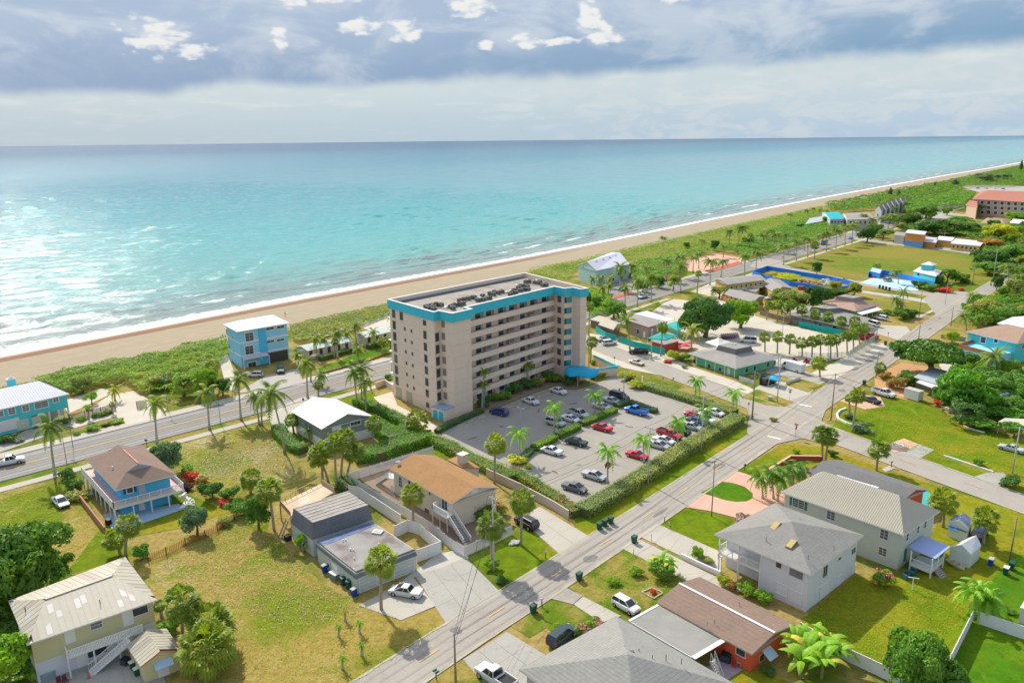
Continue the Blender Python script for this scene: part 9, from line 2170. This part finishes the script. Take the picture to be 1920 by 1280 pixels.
mass('coastal_thicket',[(1085,555),(1110,545),(1150,560),(1140,590),(1105,600),(1100,575)],5000,.6,2.6,.3,M_TREE_L,8,label='leafy thicket right behind the tower corner')
mass('coastal_thicket',[(1545,388),(1600,377),(1690,358),(1750,348),(1830,331),(1905,315),(1960,312),(1960,345),(1880,352),(1810,352),(1790,362),(1740,385),(1700,395),(1640,395),(1560,403)],40000,1.0,6,.9,M_TREE,9,clump=14,label='far belt of coastal trees towards the resort')
mass('coastal_thicket',[(1690,395),(1740,380),(1800,365),(1830,370),(1800,395),(1760,395),(1730,400),(1700,408)],14000,3,8,.7,M_TREE,10,clump=12,label='dark grove between the far road and the resort')
mass('garden_thicket',[(1690,425),(1760,425),(1840,430),(1900,428),(1990,440),(1990,530),(1900,530),(1880,520),(1850,490),(1838,470),(1850,455),(1760,440),(1690,440)],22000,.8,4.5,.6,M_TREE,11,clump=11,label='leafy gardens beyond the motel street')
mass('garden_thicket',[(1800,590),(1830,572),(1880,578),(1990,592),(1990,612),(1870,605),(1815,620)],16000,1.5,6,.4,M_TREE,12,clump=7,label='thick garden behind the turquoise house at right')
mass('garden_thicket',[(1755,750),(1790,725),(1835,700),(1890,700),(1990,715),(1990,800),(1900,800),(1860,792),(1820,797),(1780,770)],26000,.8,3.4,.28,leafmat('bright_leaves',(0.128,0.323,0.031)),13,clump=4,label='tangled tropical garden at the right')
mass('ground_scrub',[(20,1100),(70,1070),(100,1060),(20,1126),(48,1210),(70,1290),(-40,1300),(-60,1120)],9000,.4,2.2,.22,M_TREE,14,clump=3,label='undergrowth beside the yellow house')
mass('weeds',[(1446,517),(1475,514),(1500,519),(1505,528),(1475,527),(1450,522)],4000,.2,1.2,.3,M_TREE_Y,15,label='weeds inside the blue-walled lot')
# leaf litter and tussocks that break up the flat lots
def litter(name,poly,n,m,leaf,seed,hmax=.06,label=None): return mass(name,poly,n,.16,hmax,leaf,m,seed,label=label,clump=2.)
litter('leaf_litter',[(300,1060),(440,985),(520,1010),(600,1090),(690,1150),(560,1180),(380,1120)],5200,mat('pale_dry_leaves',(.52,.42,.26),var=.3),.075,21,.2,label='pale dry leaves scattered on the straw lot')
litter('leaf_litter',[(380,850),(500,810),(560,880),(480,900),(380,900)],5000,mat('pale_dry_leaves',(.52,.42,.26),var=.3),.09,22,.2,label='pale dry leaves scattered on the sandy lot')
TUS = leafmat('grass_tussock',(0.272,0.408,0.025))
litter('grass_tufts',[(300,1060),(440,985),(520,1010),(600,1090),(752,1163),(838,1172),(670,1280),(520,1380),(330,1290),(400,1180)],9000,TUS,.07,23,.24,label='grass tufts on the straw lot')
litter('grass_tufts',[(-60,935),(125,897),(170,935),(200,1010),(120,1080),(-60,1060)],5000,TUS,.08,24,.24,label='grass tufts on the lot at the left edge')
litter('grass_tufts',[(300,846),(480,793),(530,850),(640,905),(500,1000),(360,940)],6000,TUS,.09,25,.24,label='grass tufts on the sandy lot')
litter('grass_tufts',[(1508,1158),(1600,1090),(1830,1120),(1800,1180),(1640,1260)],7000,TUS,.06,26,.24,label='grass tufts in the backyard of the white houses')
litter('grass_tufts',[(1545,760),(1640,760),(1760,780),(1900,830),(1930,920),(1750,860),(1580,805)],6000,TUS,.09,27,.24,label='grass tufts on the large corner lawn')
litter('grass_tufts',[(1063,1100),(1165,1028),(1290,1083),(1240,1150),(1145,1150)],3500,TUS,.06,28,.24,label='grass tufts on the front lawn by the hatchback')
